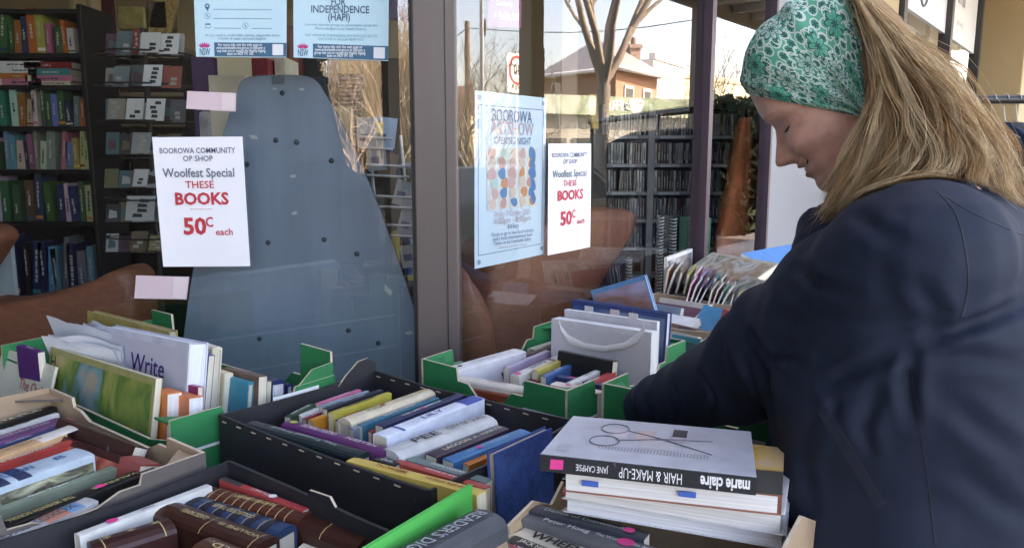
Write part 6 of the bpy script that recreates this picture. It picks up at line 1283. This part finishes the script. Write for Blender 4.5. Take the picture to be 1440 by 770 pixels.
for i in range(len(HR) - 1):
    a, b_, c_, d_ = HR[max(i - 1, 0)], HR[i], HR[i + 1], HR[min(i + 2, len(HR) - 1)]
    for k in range(sub): rowsH.append([cr(a[j], b_[j], c_[j], d_[j], k / sub) for j in range(5)])
rowsH.append(list(HR[-1])); NPH = 132
hv, hblush, hf_ = [], [], []
for r_ in rowsH:
    for k in range(NPH):
        u = k / NPH; ph = 2 * math.pi * u - .62 * math.sin(2 * math.pi * u); x, y, z, bl = headpoint(r_, ph); hv.append((x, y, z)); hblush.append(bl)
for a in range(len(rowsH) - 1):
    for k in range(NPH): hf_.append((a * NPH + k, (a + 1) * NPH + k, (a + 1) * NPH + (k + 1) % NPH, a * NPH + (k + 1) % NPH))
head_bvh = BVHTree.FromPolygons([Vector(v_) for v_ in hv], hf_)
# ---- body core with hands
core = MB(); S0 = SKIN
SHL, ELL, WRL = at_s(1300, 362, -.45), at_s(1118, 476, -.35), at_s(928, 566, -.205)
SHR, ELR, WRR = fp(-.10, 1.03, 1.32), fp(-.03, .93, 1.12), fp(.00, .80, 1.04)
rings(core, [(PS, 1.03, .80, .17, .12), (PS, 1.03, 1.0, .16, .11), (PS, 1.02, 1.2, .165, .115), (PS, 1.01, 1.34, .17, .10), (PS, .985, 1.41, .09, .07), (PS, .955, 1.46, .055, .055)], 24, S0)
limb(core, (SHL, ELL, WRL), (.055, .042, .028), S0); limb(core, (SHR, ELR, WRR), (.055, .042, .028), S0)
for sg in (-1, 1): limb(core, (fp(PS + sg * .09, 1.04, .84), fp(PS + sg * .10, 1.03, .48), fp(PS + sg * .10, 1.06, .09)), (.085, .058, .040), S0); limb(core, (fp(PS + sg * .10, 1.06, .06), fp(PS + sg * .105, .90, .05)), (.035, .03), S0)
def hand(wr, d_, up, side):
    d_ = d_.normalized(); sd_ = d_.cross(up).normalized() * side; upn = sd_.cross(d_).normalized() * side
    rr = []
    for t, hw_, hh_ in ((-.01, .024, .018), (.02, .032, .016), (.055, .041, .014), (.082, .041, .012)):
        c_ = wr + d_ * t; rr.append([c_ + sd_ * hw_ * math.cos(k * math.pi / 10) + upn * hh_ * math.sin(k * math.pi / 10) for k in range(20)])
    core.grid(rr, S0, True, True); core.face(rr[0][::-1], S0); core.face(rr[-1], S0)
    for k, (off, ln) in enumerate(((-.031, .066), (-.010, .076), (.011, .071), (.030, .056))):
        p = wr + d_ * .074 + sd_ * off; d1 = (d_ * .92 - upn * .35 + sd_ * off * 1.2).normalized(); d2 = (d_ * .55 - upn * .85).normalized(); d3 = (d_ * .15 - upn).normalized()
        a = p + d1 * ln * .45; b2 = a + d2 * ln * .32; c3 = b2 + d3 * ln * .25; limb(core, (p, a, b2, c3), (.0095, .0088, .008, .0068), S0, 10)
    p = wr + d_ * .022 - sd_ * .026; a = p + (d_ * .6 - sd_ * .75 - upn * .3).normalized() * .036; limb(core, (p, a, a + (d_ * .95 - upn * .35).normalized() * .030), (.0135, .0105, .008), S0, 10)
hand(WRL, D * .85 - N * .42 - UP * .02, UP, 1); hand(WRR, (WRR - ELR).normalized() + UP * .1, UP, -1)
bv, bf, bn = remesh(core, .0045, 3)
person = bpy.data.meshes.new("person"); nH = len(hv); base = fp(PS, 1.04, 0)
verts = [HW(*v_) - base for v_ in hv] + [v_ - base for v_ in bv]; faces = list(hf_) + [tuple(i + nH for i in f) for f in bf]
# closed upper lids and lashes, eyebrows, teeth
xb = MB(); LASH = mat("lash", (.05, .028, .02), .8); TEETH = mat("teeth", (.62, .58, .50), .3); BROW = mat("brow_hair", (.32, .18, .11), .8)
def onface(y, z, l=0.0):
    h = head_bvh.ray_cast(Vector((.3, y, z)), Vector((-1, 0, 0))); return HW(h[0].x + l, y, z) if h[0] else HW(.08, y, z)
for sg in (-1, 1):
    pts = [onface(sg * (.020 + .0235 * k / 8), -.0075 - .0022 * math.sin(math.pi * k / 8) + .0012 * k / 8, .0003) for k in range(9)]; xb.tube(pts, [.0004, .0009, .0011, .0012, .0013, .0013, .0012, .0010, .0005], LASH, 6)
    for k in range(26):
        t = k / 25; p = onface(sg * (.016 + .034 * t), .0175 + .004 * math.sin(t * 2.6), .0004); xb.tube([p, p + l0 * sg * .0045 + hu * (.0015 - .003 * t)], [.0003, .0001], BROW, 3)
xb.tube([HW(.0862 - abs(y) * abs(y) * 16, y, -.0672 + y * y * 9.0) for y in [(-.022 + .044 * k / 12) for k in range(13)]], [.001] + [.0024] * 11 + [.001], TEETH, 8)
LIPL = mat("lip_line", (.13, .025, .022), .6); xb.tube([onface(y, -.0668 + .009 * min(1, (abs(y) / .030) ** 2) * .98, .0006) for y in [(-.034 + .068 * k / 20) for k in range(21)]], [.0004] + [.0010] * 19 + [.0004], LIPL, 6)
n0 = len(verts); verts += [v_ - base for v_ in xb.v]; faces += [tuple(i + n0 for i in f) for f in xb.f]
person.from_pydata(verts, [], faces)
for m_ in (SKIN, LASH, TEETH, BROW, LIPL): person.materials.append(m_)
names = [LASH, TEETH, BROW, LIPL]; mi = [0] * (len(hf_) + len(bf)) + [1 + names.index(xb.mats[k]) for k in xb.m]
person.polygons.foreach_set("material_index", mi); person.polygons.foreach_set("use_smooth", [True] * len(faces))
at_ = person.attributes.new("blush", 'FLOAT', 'POINT'); at_.data.foreach_set("value", hblush + [0.0] * (len(verts) - nH))
person.update(); po = bpy.data.objects.new("person", person); col.objects.link(po); po.location = base
tag(po, "smiling woman in navy jacket and green floral headscarf bending over the cartons", "person")

# ---- jacket
NAVYC = mat("navy_softshell", (0.0052, 0.0115, 0.0275), 0.75, 0.16, 5, 0.10, 700, spec=0.35)
jk = MB()
rings(jk, [(PS, 1.035, .74, .225, .185), (PS, 1.03, .86, .222, .180), (PS, 1.025, 1.0, .212, .172), (PS, 1.02, 1.12, .212, .168), (PS, 1.02, 1.20, .238, .172), (PS, 1.025, 1.30, .240, .160), (PS, 1.03, 1.36, .205, .130), (PS, 1.005, 1.395, .130, .098), (PS, .985, 1.425, .078, .078), (PS, .975, 1.44, .070, .074)], 40, NAVYC)
def mids(a, b_, t, drop): return a.lerp(b_, t) - UP * drop
SLV = [at_s(1300, 368, -.45), at_s(1200, 424, -.405), at_s(1118, 474, -.35), at_s(1040, 526, -.29), at_s(965, 556, -.235), at_s(905, 572, -.200)]
limb(jk, SLV, (.088, .088, .082, .072, .054, .036), NAVYC, 24)
limb(jk, (SHR, SHR.lerp(ELR, .5), ELR, ELR.lerp(WRR, .5), WRR.lerp(ELR, .06)), (.100, .085, .070, .056, .043), NAVYC, 24)
jk.sphere(fp(-.33, .915, 1.33), (.055, .06, .075), NAVYC, 16, 10); jk.sphere(fp(-.20, .925, 1.34), (.055, .06, .075), NAVYC, 16, 10)
jk.sphere(at_s(1160, 338, -.33), (.028, .032, .040), NAVYC, 16, 10); jk.sphere(at_s(1140, 356, -.30), (.026, .026, .034), NAVYC, 16, 10)
limb(jk, (SHL, SHL.lerp(fp(PS, 1.06, 1.31), .5), fp(PS, 1.06, 1.30)), (.084, .100, .105), NAVYC, 20); limb(jk, (SHR, SHR.lerp(fp(PS, 1.06, 1.31), .5), fp(PS, 1.06, 1.30)), (.084, .100, .105), NAVYC, 20)
for k in range(20):                                                  # stand collar
    t = 2 * math.pi * k / 20; jk.sphere(fp(PS + .080 * math.cos(t), .955 + .082 * math.sin(t), 1.40 + .03 * math.sin(t)), (.020, .020, .032), NAVYC, 10, 6)
jv, jf, jn = remesh(jk, .0055, 9)
def arm_t(p, a, b_):
    ab = b_ - a; return max(0, min(1, (p - a).dot(ab) / ab.dot(ab)))
from mathutils.kdtree import KDTree
jb0 = BVHTree.FromPolygons(jv, jf); CRS = []
for pix, dep, wd in (([(1283, 492), (1330, 470), (1385, 448), (1450, 425)], .007, .010), ([(1283, 494), (1275, 540), (1282, 600)], .006, .010), ([(1300, 500), (1360, 500), (1440, 512)], .004, .012), ([(1050, 468), (1085, 500), (1140, 512)], .006, .009), ([(1042, 500), (1060, 540), (1075, 580)], .004, .008),
                     ([(1160, 542), (1220, 515), (1285, 488)], .008, .010), ([(1330, 560), (1390, 610), (1440, 640)], .004, .014), ([(1345, 660), (1400, 700), (1445, 730)], .004, .016), ([(1115, 372), (1150, 400), (1215, 412)], .0045, .010),
                     ([(985, 520), (1005, 560), (1000, 596)], .004, .007), ([(945, 535), (955, 565), (950, 592)], .0035, .006), ([(1150, 580), (1130, 640), (1140, 720)], .0045, .014), ([(1200, 300), (1240, 330), (1290, 345)], .003, .012), ([(1235, 545), (1215, 600), (1225, 640)], .004, .010), ([(1180, 560), (1170, 590)], .004, .009), ([(1290, 400), (1320, 440), (1300, 480)], .004, .012), ([(1080, 440), (1120, 450), (1180, 440)], .003, .012)):
    pp = []
    for i in range(len(pix) - 1):
        for k in range(8):
            u, v_ = pix[i][0] + (pix[i + 1][0] - pix[i][0]) * k / 8, pix[i][1] + (pix[i + 1][1] - pix[i][1]) * k / 8; h = jb0.ray_cast(CAM, ray(u, v_).normalized())
            if h[0] is not None: pp.append(h[0])
    if len(pp) > 2:
        kd = KDTree(len(pp))
        for i, p in enumerate(pp): kd.insert(p, i)
        kd.balance(); CRS.append((kd, len(pp), dep * .85, wd * .68))
def crease(p):
    d_ = 0.0
    for kd, n_, dep, wd in CRS:
        c_, i, ds = kd.find(p)
        if ds < wd * 4:
            f_ = math.sin(math.pi * (i + .5) / n_) ** .6; d_ += dep * f_ * (-math.exp(-(ds / wd) ** 2) + .75 * math.exp(-((ds - wd * 1.9) / wd) ** 2))
    return d_
va, vb_ = (ELL - SHL), (WRL - ELL); out = []
for p, n_ in zip(jv, jn):
    d_ = 0.0
    d_ += .0045 * mnoise.noise(Vector((p.x * 7, p.y * 7, p.z * 3.5))) + .0022 * mnoise.noise(Vector((p.x * 19, p.y * 19, p.z * 9)) + Vector((3, 1, 7)))
    for (a, b_, ctr_, wd, amp, fq) in ((SHL, ELL, .92, .35, .0060, 62), (ELL, WRL, .15, .35, .0055, 70), (SHL, ELL, .15, .3, .0065, 48), (ELL, WRL, .93, .18, .0040, 120)):
        ab = (b_ - a); L_ = ab.length; t = (p - a).dot(ab) / (L_ * L_); dist = (p - (a + ab * max(-.2, min(1.2, t)))).length
        if dist < .14 and -.3 < t < 1.3:
            w_ = math.exp(-((t - ctr_) / wd) ** 2) * max(0, 1 - dist / .14) * 1.8; e_ = p - a
            d_ += amp * w_ * math.sin(t * L_ * fq + 2.6 * mnoise.noise(p * 11) + 14 * e_.dot(UP) + 6 * e_.dot(D))
    d_ *= .75
    # drag lines falling from the armpit over the side of the body
    sN = (p - C0).dot(D); qN = (p - C0).dot(N)
    if sN < -.36: d_ += .0035 * math.exp(-((p.z - 1.05) / .20) ** 2) * math.sin(30 * (qN - .95) + 17 * (p.z - 1.1) + 3.0 * mnoise.noise(p * 5)) * min(1, (-.36 - sN) / .06)
    out.append(p + n_ * (d_ + crease(p)))
jm = MB(); jm.v = out; jm.f = [list(f) for f in jf]; jm.m = [0] * len(jf); jm.smooth = [True] * len(jf); jm.mats = [NAVYC]
jo = jm.build("jacket", po); jbvh = BVHTree.FromPolygons(out, jf)
def onj(u, v_, l=.0):
    d_ = ray(u, v_).normalized(); h = jbvh.ray_cast(CAM, d_); return (h[0] + h[1] * l, h[1]) if h[0] else (None, None)
def ribbon(name, pix, wpx, lift, mt, thick=.0012, par=jo):
    pts = smooth_pix(pix); b = MB(); top, bot, s2, s3 = [], [], [], []
    for i, (u, v_) in enumerate(pts):
        a, c_ = pts[max(0, i - 1)], pts[min(len(pts) - 1, i + 1)]; dx, dy = c_[0] - a[0], c_[1] - a[1]; l_ = math.hypot(dx, dy) or 1; nx, ny = -dy / l_ * wpx / 2, dx / l_ * wpx / 2
        p, n_ = onj(u + nx, v_ + ny, lift); q, n2 = onj(u - nx, v_ - ny, lift)
        if p is None or q is None: continue
        top.append(p); bot.append(q); s2.append(p - n_ * (lift + .002)); s3.append(q - n2 * (lift + .002))
    if len(top) > 1: b.grid([s2, top, bot, s3], mt, False); return b.build(name, par)
def smooth_pix(pix, n=6):
    v_ = [Vector((a, b_, 0)) for a, b_ in pix]; out = []
    for i in range(len(v_) - 1):
        p0, p1, p2, p3 = v_[max(0, i - 1)], v_[i], v_[i + 1], v_[min(len(v_) - 1, i + 2)]
        for k in range(n): out.append((cr(p0.x, p1.x, p2.x, p3.x, k / n), cr(p0.y, p1.y, p2.y, p3.y, k / n)))
    out.append(pix[-1]); return out
ribbon("pocket_welt", [(1156, 574), (1180, 612), (1208, 660), (1240, 712)], 15, .0006, mat("navy_welt", (0.0046, 0.0100, 0.0245), 0.7, 0.1, 5, 0.1, 500))
ribbon("armhole_seam", [(1318, 268), (1343, 298), (1357, 345), (1362, 400), (1352, 450)], 2.6, .0006, mat("seam_thread", (.004, .006, .016), .7))
ribbon("side_seam", [(1280, 520), (1290, 580), (1302, 650), (1316, 768)], 2.6, .0006, mat("seam_thread", (.004, .006, .016), .7))
ribbon("shoulder_seam", [(1318, 268), (1370, 300), (1440, 330)], 2.0, .0005, mat("seam_thread", (.004, .006, .016), .7))
# trousers and shoes
tr = MB(); JEAN = mat("dark_denim", (0.015, 0.018, 0.028), 0.85, 0.2, 60, 0.2, 300)
rings(tr, [(PS, 1.035, .72, .175, .15), (PS, 1.035, .82, .18, .155), (PS, 1.035, .95, .165, .14)], 30, JEAN)
for sg in (-1, 1): limb(tr, (fp(PS + sg * .09, 1.04, .80), fp(PS + sg * .10, 1.03, .48), fp(PS + sg * .10, 1.055, .12)), (.105, .082, .070), JEAN)
v_, f_, n_ = remesh(tr, .012, 4); t2 = MB(); t2.v = v_; t2.f = [list(f) for f in f_]; t2.m = [0] * len(f_); t2.smooth = [True] * len(f_); t2.mats = [JEAN]; t2.build("trousers", po)
for sg in (-1, 1):
    sh = MB(); rr = []
    for q, w2, h2 in ((1.12, .030, .06), (1.09, .040, .10), (1.04, .045, .105), (.98, .048, .075), (.92, .050, .055), (.87, .042, .045), (.845, .02, .03)):
        rr.append([fp(PS + sg * .105 + w2 * math.cos(t), q, max(0.002, h2 * .5 + h2 * .5 * math.sin(t))) for t in [k * math.pi / 8 for k in range(16)]])
    sh.grid(rr, mat("black_shoe", (.02, .02, .02), .5), True, True); sh.face(rr[0], sh.mats[0]); sh.face(rr[-1], sh.mats[0]); sh.build("shoe", po)

# ---- headscarf: a band fanned over the head from ear to ear
def scarf_mat():
    m = bpy.data.materials.new("floral_cloth"); m.use_nodes = True; t = m.node_tree; L = t.links; b = t.nodes["Principled BSDF"]; b.inputs["Roughness"].default_value = .8
    uv = t.nodes.new("ShaderNodeUVMap"); uv.uv_map = "UVMap"
    def N_(ty, **kw):
        n = t.nodes.new(ty)
        for k, v_ in kw.items(): setattr(n, k, v_)
        return n
    def M_(op, a, b2=None):
        n = N_("ShaderNodeMath", operation=op)
        for i, x in enumerate((a, b2)):
            if x is None: continue
            if isinstance(x, (int, float)): n.inputs[i].default_value = x
            else: L.new(x, n.inputs[i])
        return n.outputs[0]
    def rosette(scale, petals, off):
        mp = N_("ShaderNodeMapping"); mp.inputs["Location"].default_value = (off, off * .7, 0); L.new(uv.outputs[0], mp.inputs[0])
        vo = N_("ShaderNodeTexVoronoi", voronoi_dimensions='2D'); vo.inputs["Scale"].default_value = scale; vo.inputs["Randomness"].default_value = .55; L.new(mp.outputs[0], vo.inputs["Vector"])
        sb_ = N_("ShaderNodeVectorMath", operation='SUBTRACT'); L.new(mp.outputs[0], sb_.inputs[0]); L.new(vo.outputs["Position"], sb_.inputs[1])
        sx = N_("ShaderNodeSeparateXYZ"); L.new(sb_.outputs[0], sx.inputs[0]); an = M_('ARCTAN2', sx.outputs[1], sx.outputs[0]); ds = M_('MULTIPLY', vo.outputs["Distance"], 1.0)
        pet = M_('ABSOLUTE', M_('SINE', M_('MULTIPLY', an, petals / 2))); return ds, pet, vo.outputs["Color"]
    d1, p1, c1 = rosette(24, 8, 0.0)
    e1 = M_('ADD', M_('MULTIPLY', p1, .22), .16)                     # petal edge radius
    inside = M_('LESS_THAN', d1, e1); line = M_('LESS_THAN', M_('ABSOLUTE', M_('SUBTRACT', d1, e1)), .030)
    e2 = M_('ADD', M_('MULTIPLY', p1, .10), .05); core_ = M_('LESS_THAN', d1, e2); line2 = M_('LESS_THAN', M_('ABSOLUTE', M_('SUBTRACT', d1, M_('ADD', e2, .07))), .018)
    e3 = M_('ADD', M_('MULTIPLY', p1, .17), .36); line3 = M_('LESS_THAN', M_('ABSOLUTE', M_('SUBTRACT', d1, e3)), .028)
    d2, p2, c2 = rosette(66, 6, 3.3); dot_ = M_('LESS_THAN', d2, M_('ADD', M_('MULTIPLY', p2, .22), .10)); ln2 = M_('LESS_THAN', M_('ABSOLUTE', M_('SUBTRACT', d2, .40)), .05)
    sp = N_("ShaderNodeSeparateColor"); L.new(c1, sp.inputs[0]); tone = N_("ShaderNodeValToRGB"); tone.color_ramp.interpolation = 'CONSTANT'; L.new(sp.outputs[0], tone.inputs[0])
    e = tone.color_ramp; e.elements[0].position = 0; e.elements[0].color = (.05, .36, .23, 1); e.elements[1].position = .36; e.elements[1].color = (.42, .50, .43, 1); x = e.elements.new(.62); x.color = (.10, .42, .28, 1); x = e.elements.new(.85); x.color = (.34, .46, .38, 1)
    cur = None
    def mix(fac, a, b2):
        n = N_("ShaderNodeMix", data_type='RGBA'); L.new(fac, n.inputs[0])
        for i, x in ((6, a), (7, b2)):
            if isinstance(x, tuple): n.inputs[i].default_value = (*x, 1)
            else: L.new(x, n.inputs[i])
        return n.outputs[2]
    DKC, PAL_, MID = (.012, .10, .085), (.56, .62, .56), (.05, .32, .21)
    c = mix(ln2, (.07, .36, .235), PAL_); c = mix(dot_, c, DKC); c = mix(line3, c, PAL_); c = mix(inside, c, tone.outputs[0]); c = mix(line, c, DKC); c = mix(line2, c, MID); c = mix(core_, c, DKC)
    L.new(c, b.inputs["Base Color"]); return m
SCARF = scarf_mat(); E0 = Vector((-.014, 0, -.060)); a1, a2 = 50.5, 116.0; NA, NB = 70, 96
def cast(al, be, lift):
    d_ = Vector((math.cos(al) * math.cos(be), math.sin(be), math.sin(al) * math.cos(be))); h = head_bvh.ray_cast(E0 + d_ * .4, -d_, .5); r_ = (h[0] - E0).length if h[0] else .08; return E0 + d_ * (r_ + lift)
rows, rin, uvs = [], [], []
for i in range(NA + 1):
    f_ = i / NA; row, ri = [], []
    for j in range(NB + 1):
        be = R(-84 + 168 * j / NB); wv = .0028 * math.sin(f_ * 22 + 1.5 * math.sin(be * 2.0) + 2 * mnoise.noise(Vector((f_ * 3, be * 1.5, 0)))) + .0022 * abs(math.sin(f_ * 9 + be * be * 2.2))
        al = R(a1 + (a2 - a1) * f_ + 2.0 * math.sin(be * 3) * (f_ - .5)); ed = min(1, min(f_, 1 - f_) * 14)
        row.append(HW(*cast(al, be, .0045 + .0045 * ed + wv * ed + .006 * f_))); ri.append(HW(*cast(al, be, .003)))
    rows.append(row); rin.append(ri)
sm = MB(); sm.grid(rows, SCARF); sm.grid([rows[0], rin[0]], SCARF); sm.grid([rows[-1], rin[-1]], SCARF)
so = sm.build("headscarf", po); uvl = so.data.uv_layers.new(name="UVMap"); nvr = NB + 1
for pl_ in so.data.polygons:
    for li in pl_.loop_indices:
        vi = so.data.loops[li].vertex_index % (nvr * (NA + 1)); i, j = divmod(vi, nvr); uvl.data[li].uv = ((j / NB - .5) * .46, i / NA * .215)

# ---- hair
HC = [mat("hair_honey", (.46, .29, .14), .72, .25, 60, spec=.25), mat("hair_blond", (.62, .45, .26), .72, .25, 60, spec=.25), mat("hair_brown", (.24, .14, .065), .72, .25, 60, spec=.25), mat("hair_grey_blond", (.50, .37, .22), .72, .2, 60, spec=.25), mat("hair_amber", (.38, .21, .085), .72, .2, 60, spec=.25)]
hb_ = MB(); rows = []
for i in range(26):                                                   # close hair over the back of the skull
    al = R(a2 - 6 + (232 - a2) * i / 25); rows.append([HW(*cast(al, R(-80 + 160 * j / 60), .010 + .010 * math.sin(math.pi * min(1, i / 14) / 2) + .0025 * mnoise.noise(Vector((j * .35, i * .12, 0))))) for j in range(61)])
hb_.grid(rows, HC[2])
GD = [[(1224, 48), (1236, 100), (1230, 152), (1212, 205), (1188, 250), (1166, 292), (1150, 318)], [(1222, 35), (1240, 88), (1247, 140), (1234, 195), (1208, 244), (1182, 286), (1166, 306)], [(1216, 16), (1238, 70), (1258, 128), (1266, 184), (1248, 232), (1214, 274), (1190, 296)],
      [(1208, 2), (1238, 55), (1272, 112), (1300, 168), (1304, 220), (1274, 258), (1232, 286)], [(1200, -8), (1235, 40), (1278, 92), (1326, 146), (1362, 200), (1374, 240), (1352, 272)], [(1190, -16), (1226, 24), (1270, 72), (1322, 120), (1366, 182), (1404, 256), (1424, 315)], [(1185, -20), (1222, 10), (1266, 54), (1326, 102), (1374, 170), (1416, 258), (1446, 335)]]
SD = [[-.352, -.366, -.374, -.378, -.384, -.392, -.40], [-.354, -.372, -.382, -.390, -.400, -.408, -.412], [-.350, -.372, -.384, -.398, -.414, -.428, -.44], [-.345, -.366, -.378, -.392, -.414, -.436, -.45], [-.335, -.352, -.362, -.374, -.392, -.414, -.44], [-.320, -.334, -.344, -.352, -.366, -.385, -.40], [-.29, -.29, -.29, -.29, -.30, -.31, -.32]]
GW = [[at_s(u, v_, s) for (u, v_), s in zip(g, sd)] for g, sd in zip(GD, SD)]
HB = mat('hair_under', (.33, .20, .10), .6, 0.0, 30, .5, 60, c2=(.50, .34, .18))
for sg in (0, 1):
    su = []
    for i in range(6):
        for q in range(4):
            k = q / 4; ln_ = []
            for j in range(7):
                p = GW[i][j].lerp(GW[i + 1][j], k) + D * (.016 + .01 * (j > 1)); s_ = (p - C0).dot(D)
                if sg: p = p + D * 2 * (PS - s_)
                ln_.append(p)
            su.append([Vector([cr(ln_[max(j - 1, 0)][a_], ln_[j][a_], ln_[j + 1][a_], ln_[min(j + 2, 6)][a_], e_ / 3) for a_ in range(3)]) for j in range(5) for e_ in range(3)])
    for row in su:
        for j in range(2, len(row)):
            loc, nr, ix, ds = jbvh.find_nearest(row[j], .12)
            if loc is not None and (row[j] - loc).dot(nr) < .003: row[j] = loc + nr * .003
    hb_.grid(su, HB)
def mirror_s(p, f_): s = (p - C0).dot(D); return p + D * ((2 * PS - s) - s) * f_
rng = random.Random(3)
def strand(g, f_, seed_off, rad, mt, jit, far=0.0, wave=(0, 0, 0)):
    i = min(int(g), len(GW) - 2); k = g - i; pts = [GW[i][j].lerp(GW[i + 1][j], k) for j in range(7)]
    if far: pts = [mirror_s(p, far) for p in pts]
    path = []
    for j in range(6):
        a, b_, c_, d_ = pts[max(j - 1, 0)], pts[j], pts[j + 1], pts[min(j + 2, 6)]
        for q in range(3):
            t = q / 3; path.append(Vector((cr(a.x, b_.x, c_.x, d_.x, t), cr(a.y, b_.y, c_.y, d_.y, t), cr(a.z, b_.z, c_.z, d_.z, t))))
    path.append(pts[6]); nL = int(len(path) * f_); path = path[:max(6, nL)]; outp = []
    for j, p in enumerate(path):
        t = j / 18; w_ = .25 + .75 * min(1, t * 2)
        wv_ = math.sin(wave[1] + t * wave[2]) * wave[0] * min(1, t * 2.5)
        outp.append(p + jit * w_ + (N * .8 + UP * .35) * wv_ + D * wv_ * .5 + Vector((mnoise.noise(Vector((seed_off, t * 3.2, 0))), mnoise.noise(Vector((seed_off, t * 3.2, 9))), mnoise.noise(Vector((seed_off, t * 3.2, 17))))) * (.004 + .010 * t))
    for j in range(3, len(outp)):
        loc, nr, ix, ds = jbvh.find_nearest(outp[j], .12)
        if loc is not None and (outp[j] - loc).dot(nr) < .004: outp[j] = loc + nr * (.004 + .006 * ((seed_off * 13.7) % 1.0))
    hb_.tube(outp, [rad * (1 - .75 * (j / len(outp)) ** 2) for j in range(len(outp))], mt, 3, False)
for c in range(640):                                                  # locks of strands
    g = rng.random() * 5.98; fr = rng.random(); dep = rng.random(); far = 0.0
    if fr < .24: far = 1.0
    elif fr < .36 and g > 2.5: far = rng.random()
    jg = .0055 if g < 4 else .0035; jc = D * (dep - .35) * (.030 + .03 * (g > 3)) + Vector((rng.gauss(0, jg), rng.gauss(0, jg), rng.gauss(0, jg))); so_ = c * 7.3; wav = (rng.uniform(.003, .0095), rng.uniform(0, 6.3), rng.uniform(8, 15))
    mt = HC[rng.choices(range(5), (34, 26, 4, 8, 28) if g < 1.4 else (14, 10, 42, 22, 12) if g < 3.9 else (26, 30, 16, 18, 10))[0]]; ln = rng.uniform(.80, 1.0)  # middle locks browner: root colour plus shade painted into the hair
    for k in range(rng.randint(18, 26)):
        strand(min(5.98, max(0, g + rng.gauss(0, .05))), ln * rng.uniform(.86, 1.0), so_ + rng.gauss(0, .05), rng.uniform(.00020, .00036), mt if rng.random() < .93 else HC[rng.randrange(5)], jc + Vector((rng.gauss(0, .0022), rng.gauss(0, .0022), rng.gauss(0, .0022))), far, wav)
for c in range(150):                                                  # loose flyaway hairs
    strand(rng.random() * 5.98, rng.uniform(.9, 1), c * 3.1 + 900, .0003, HC[rng.choice((1, 3, 1))], Vector((rng.gauss(0, .016), rng.gauss(0, .016), rng.gauss(0, .014))))
hb_.build("hair", po)

# ================================================================== clothes rack on the footpath
RX, RYY = 2.02, 3.5; rzz = at_y(1400, 140, RYY).z
cr_ = thing("clothes_rack", "dark steel clothes rack with wire hangers on the footpath behind the woman", "clothes rack", (RX + .75, RYY, 0))
b = MB(); b.tube([(RX, RYY, rzz), (RX + 1.6, RYY, rzz)], .019, mat("dark_steel", (.03, .03, .03), .4), 12); b.build("rail", cr_)
for x in (RX + .42, RX + 1.55):
    b = MB(); b.tube([(x, RYY, rzz), (x, RYY, .04)], .015, mat("dark_steel", (.03, .03, .03), .4), 10); b.tube([(x, RYY - .28, .03), (x, RYY + .28, .03)], .015, mat("dark_steel", (.03, .03, .03), .4), 10); b.build("leg", cr_)
CL = [("navy", (.012, .02, .05)), ("black", (.012, .012, .014)), ("dark blue", (.02, .04, .09)), ("grey", (.20, .20, .21)), ("charcoal", (.04, .04, .045)), ("pale grey", (.30, .30, .31)), ("navy quilted", (.015, .02, .04)), ("slate", (.07, .09, .11))]
HK = mat("hanger_steel", (.55, .55, .55), .3, metal=.6)
for k in range(13):
    x = RX + .05 + k * .055; nm, c_ = CL[k % 8]; o = thing("hanging_garment", f"{nm} garment on a wire hanger, {ORD[k]} along the rail from the woman", "garment", (x, RYY, rzz), "garments on the clothes rack")
    b = MB(); b.tube([(x, RYY - .01, rzz - .09)] + [(x, RYY + .024 * math.cos(t) - .0, rzz + .002 + .024 * math.sin(t)) for t in [R(-60) + R(40) * j for j in range(7)]], .0022, HK, 5); b.tube([(x, RYY, rzz - .09), (x, RYY - .21, rzz - .17), (x, RYY + .21, rzz - .17), (x, RYY, rzz - .09)], .0022, HK, 5); b.build("hanger", o)
    b = MB(); rr = []
    for z, hy, hx in ((-.10, .05, .012), (-.13, .12, .018), (-.17, .205, .022), (-.24, .225, .026), (-.45, .21, .026), (-.75, .22, .028), (-.98, .225, .028)):
        rr.append([Vector((x + hx * math.cos(t) * (1 + .25 * math.sin(7 * t + k)), RYY + hy * math.sin(t), rzz + z)) for t in [j * math.pi / 12 for j in range(24)]])
    mt = mat("garment_cloth", c_, .85, .2, 12, .3, 60); b.grid(rr, mt, True, True); b.face(rr[0], mt); b.face(rr[-1], mt); b.build("cloth", o)
for lb, gs in LABELS.items():
    if len(gs) > 1 and (None in gs or len(set(gs)) > 1): print("DUP LABEL", lb)
    if len(lb.split()) > 16: print("LONG", lb)
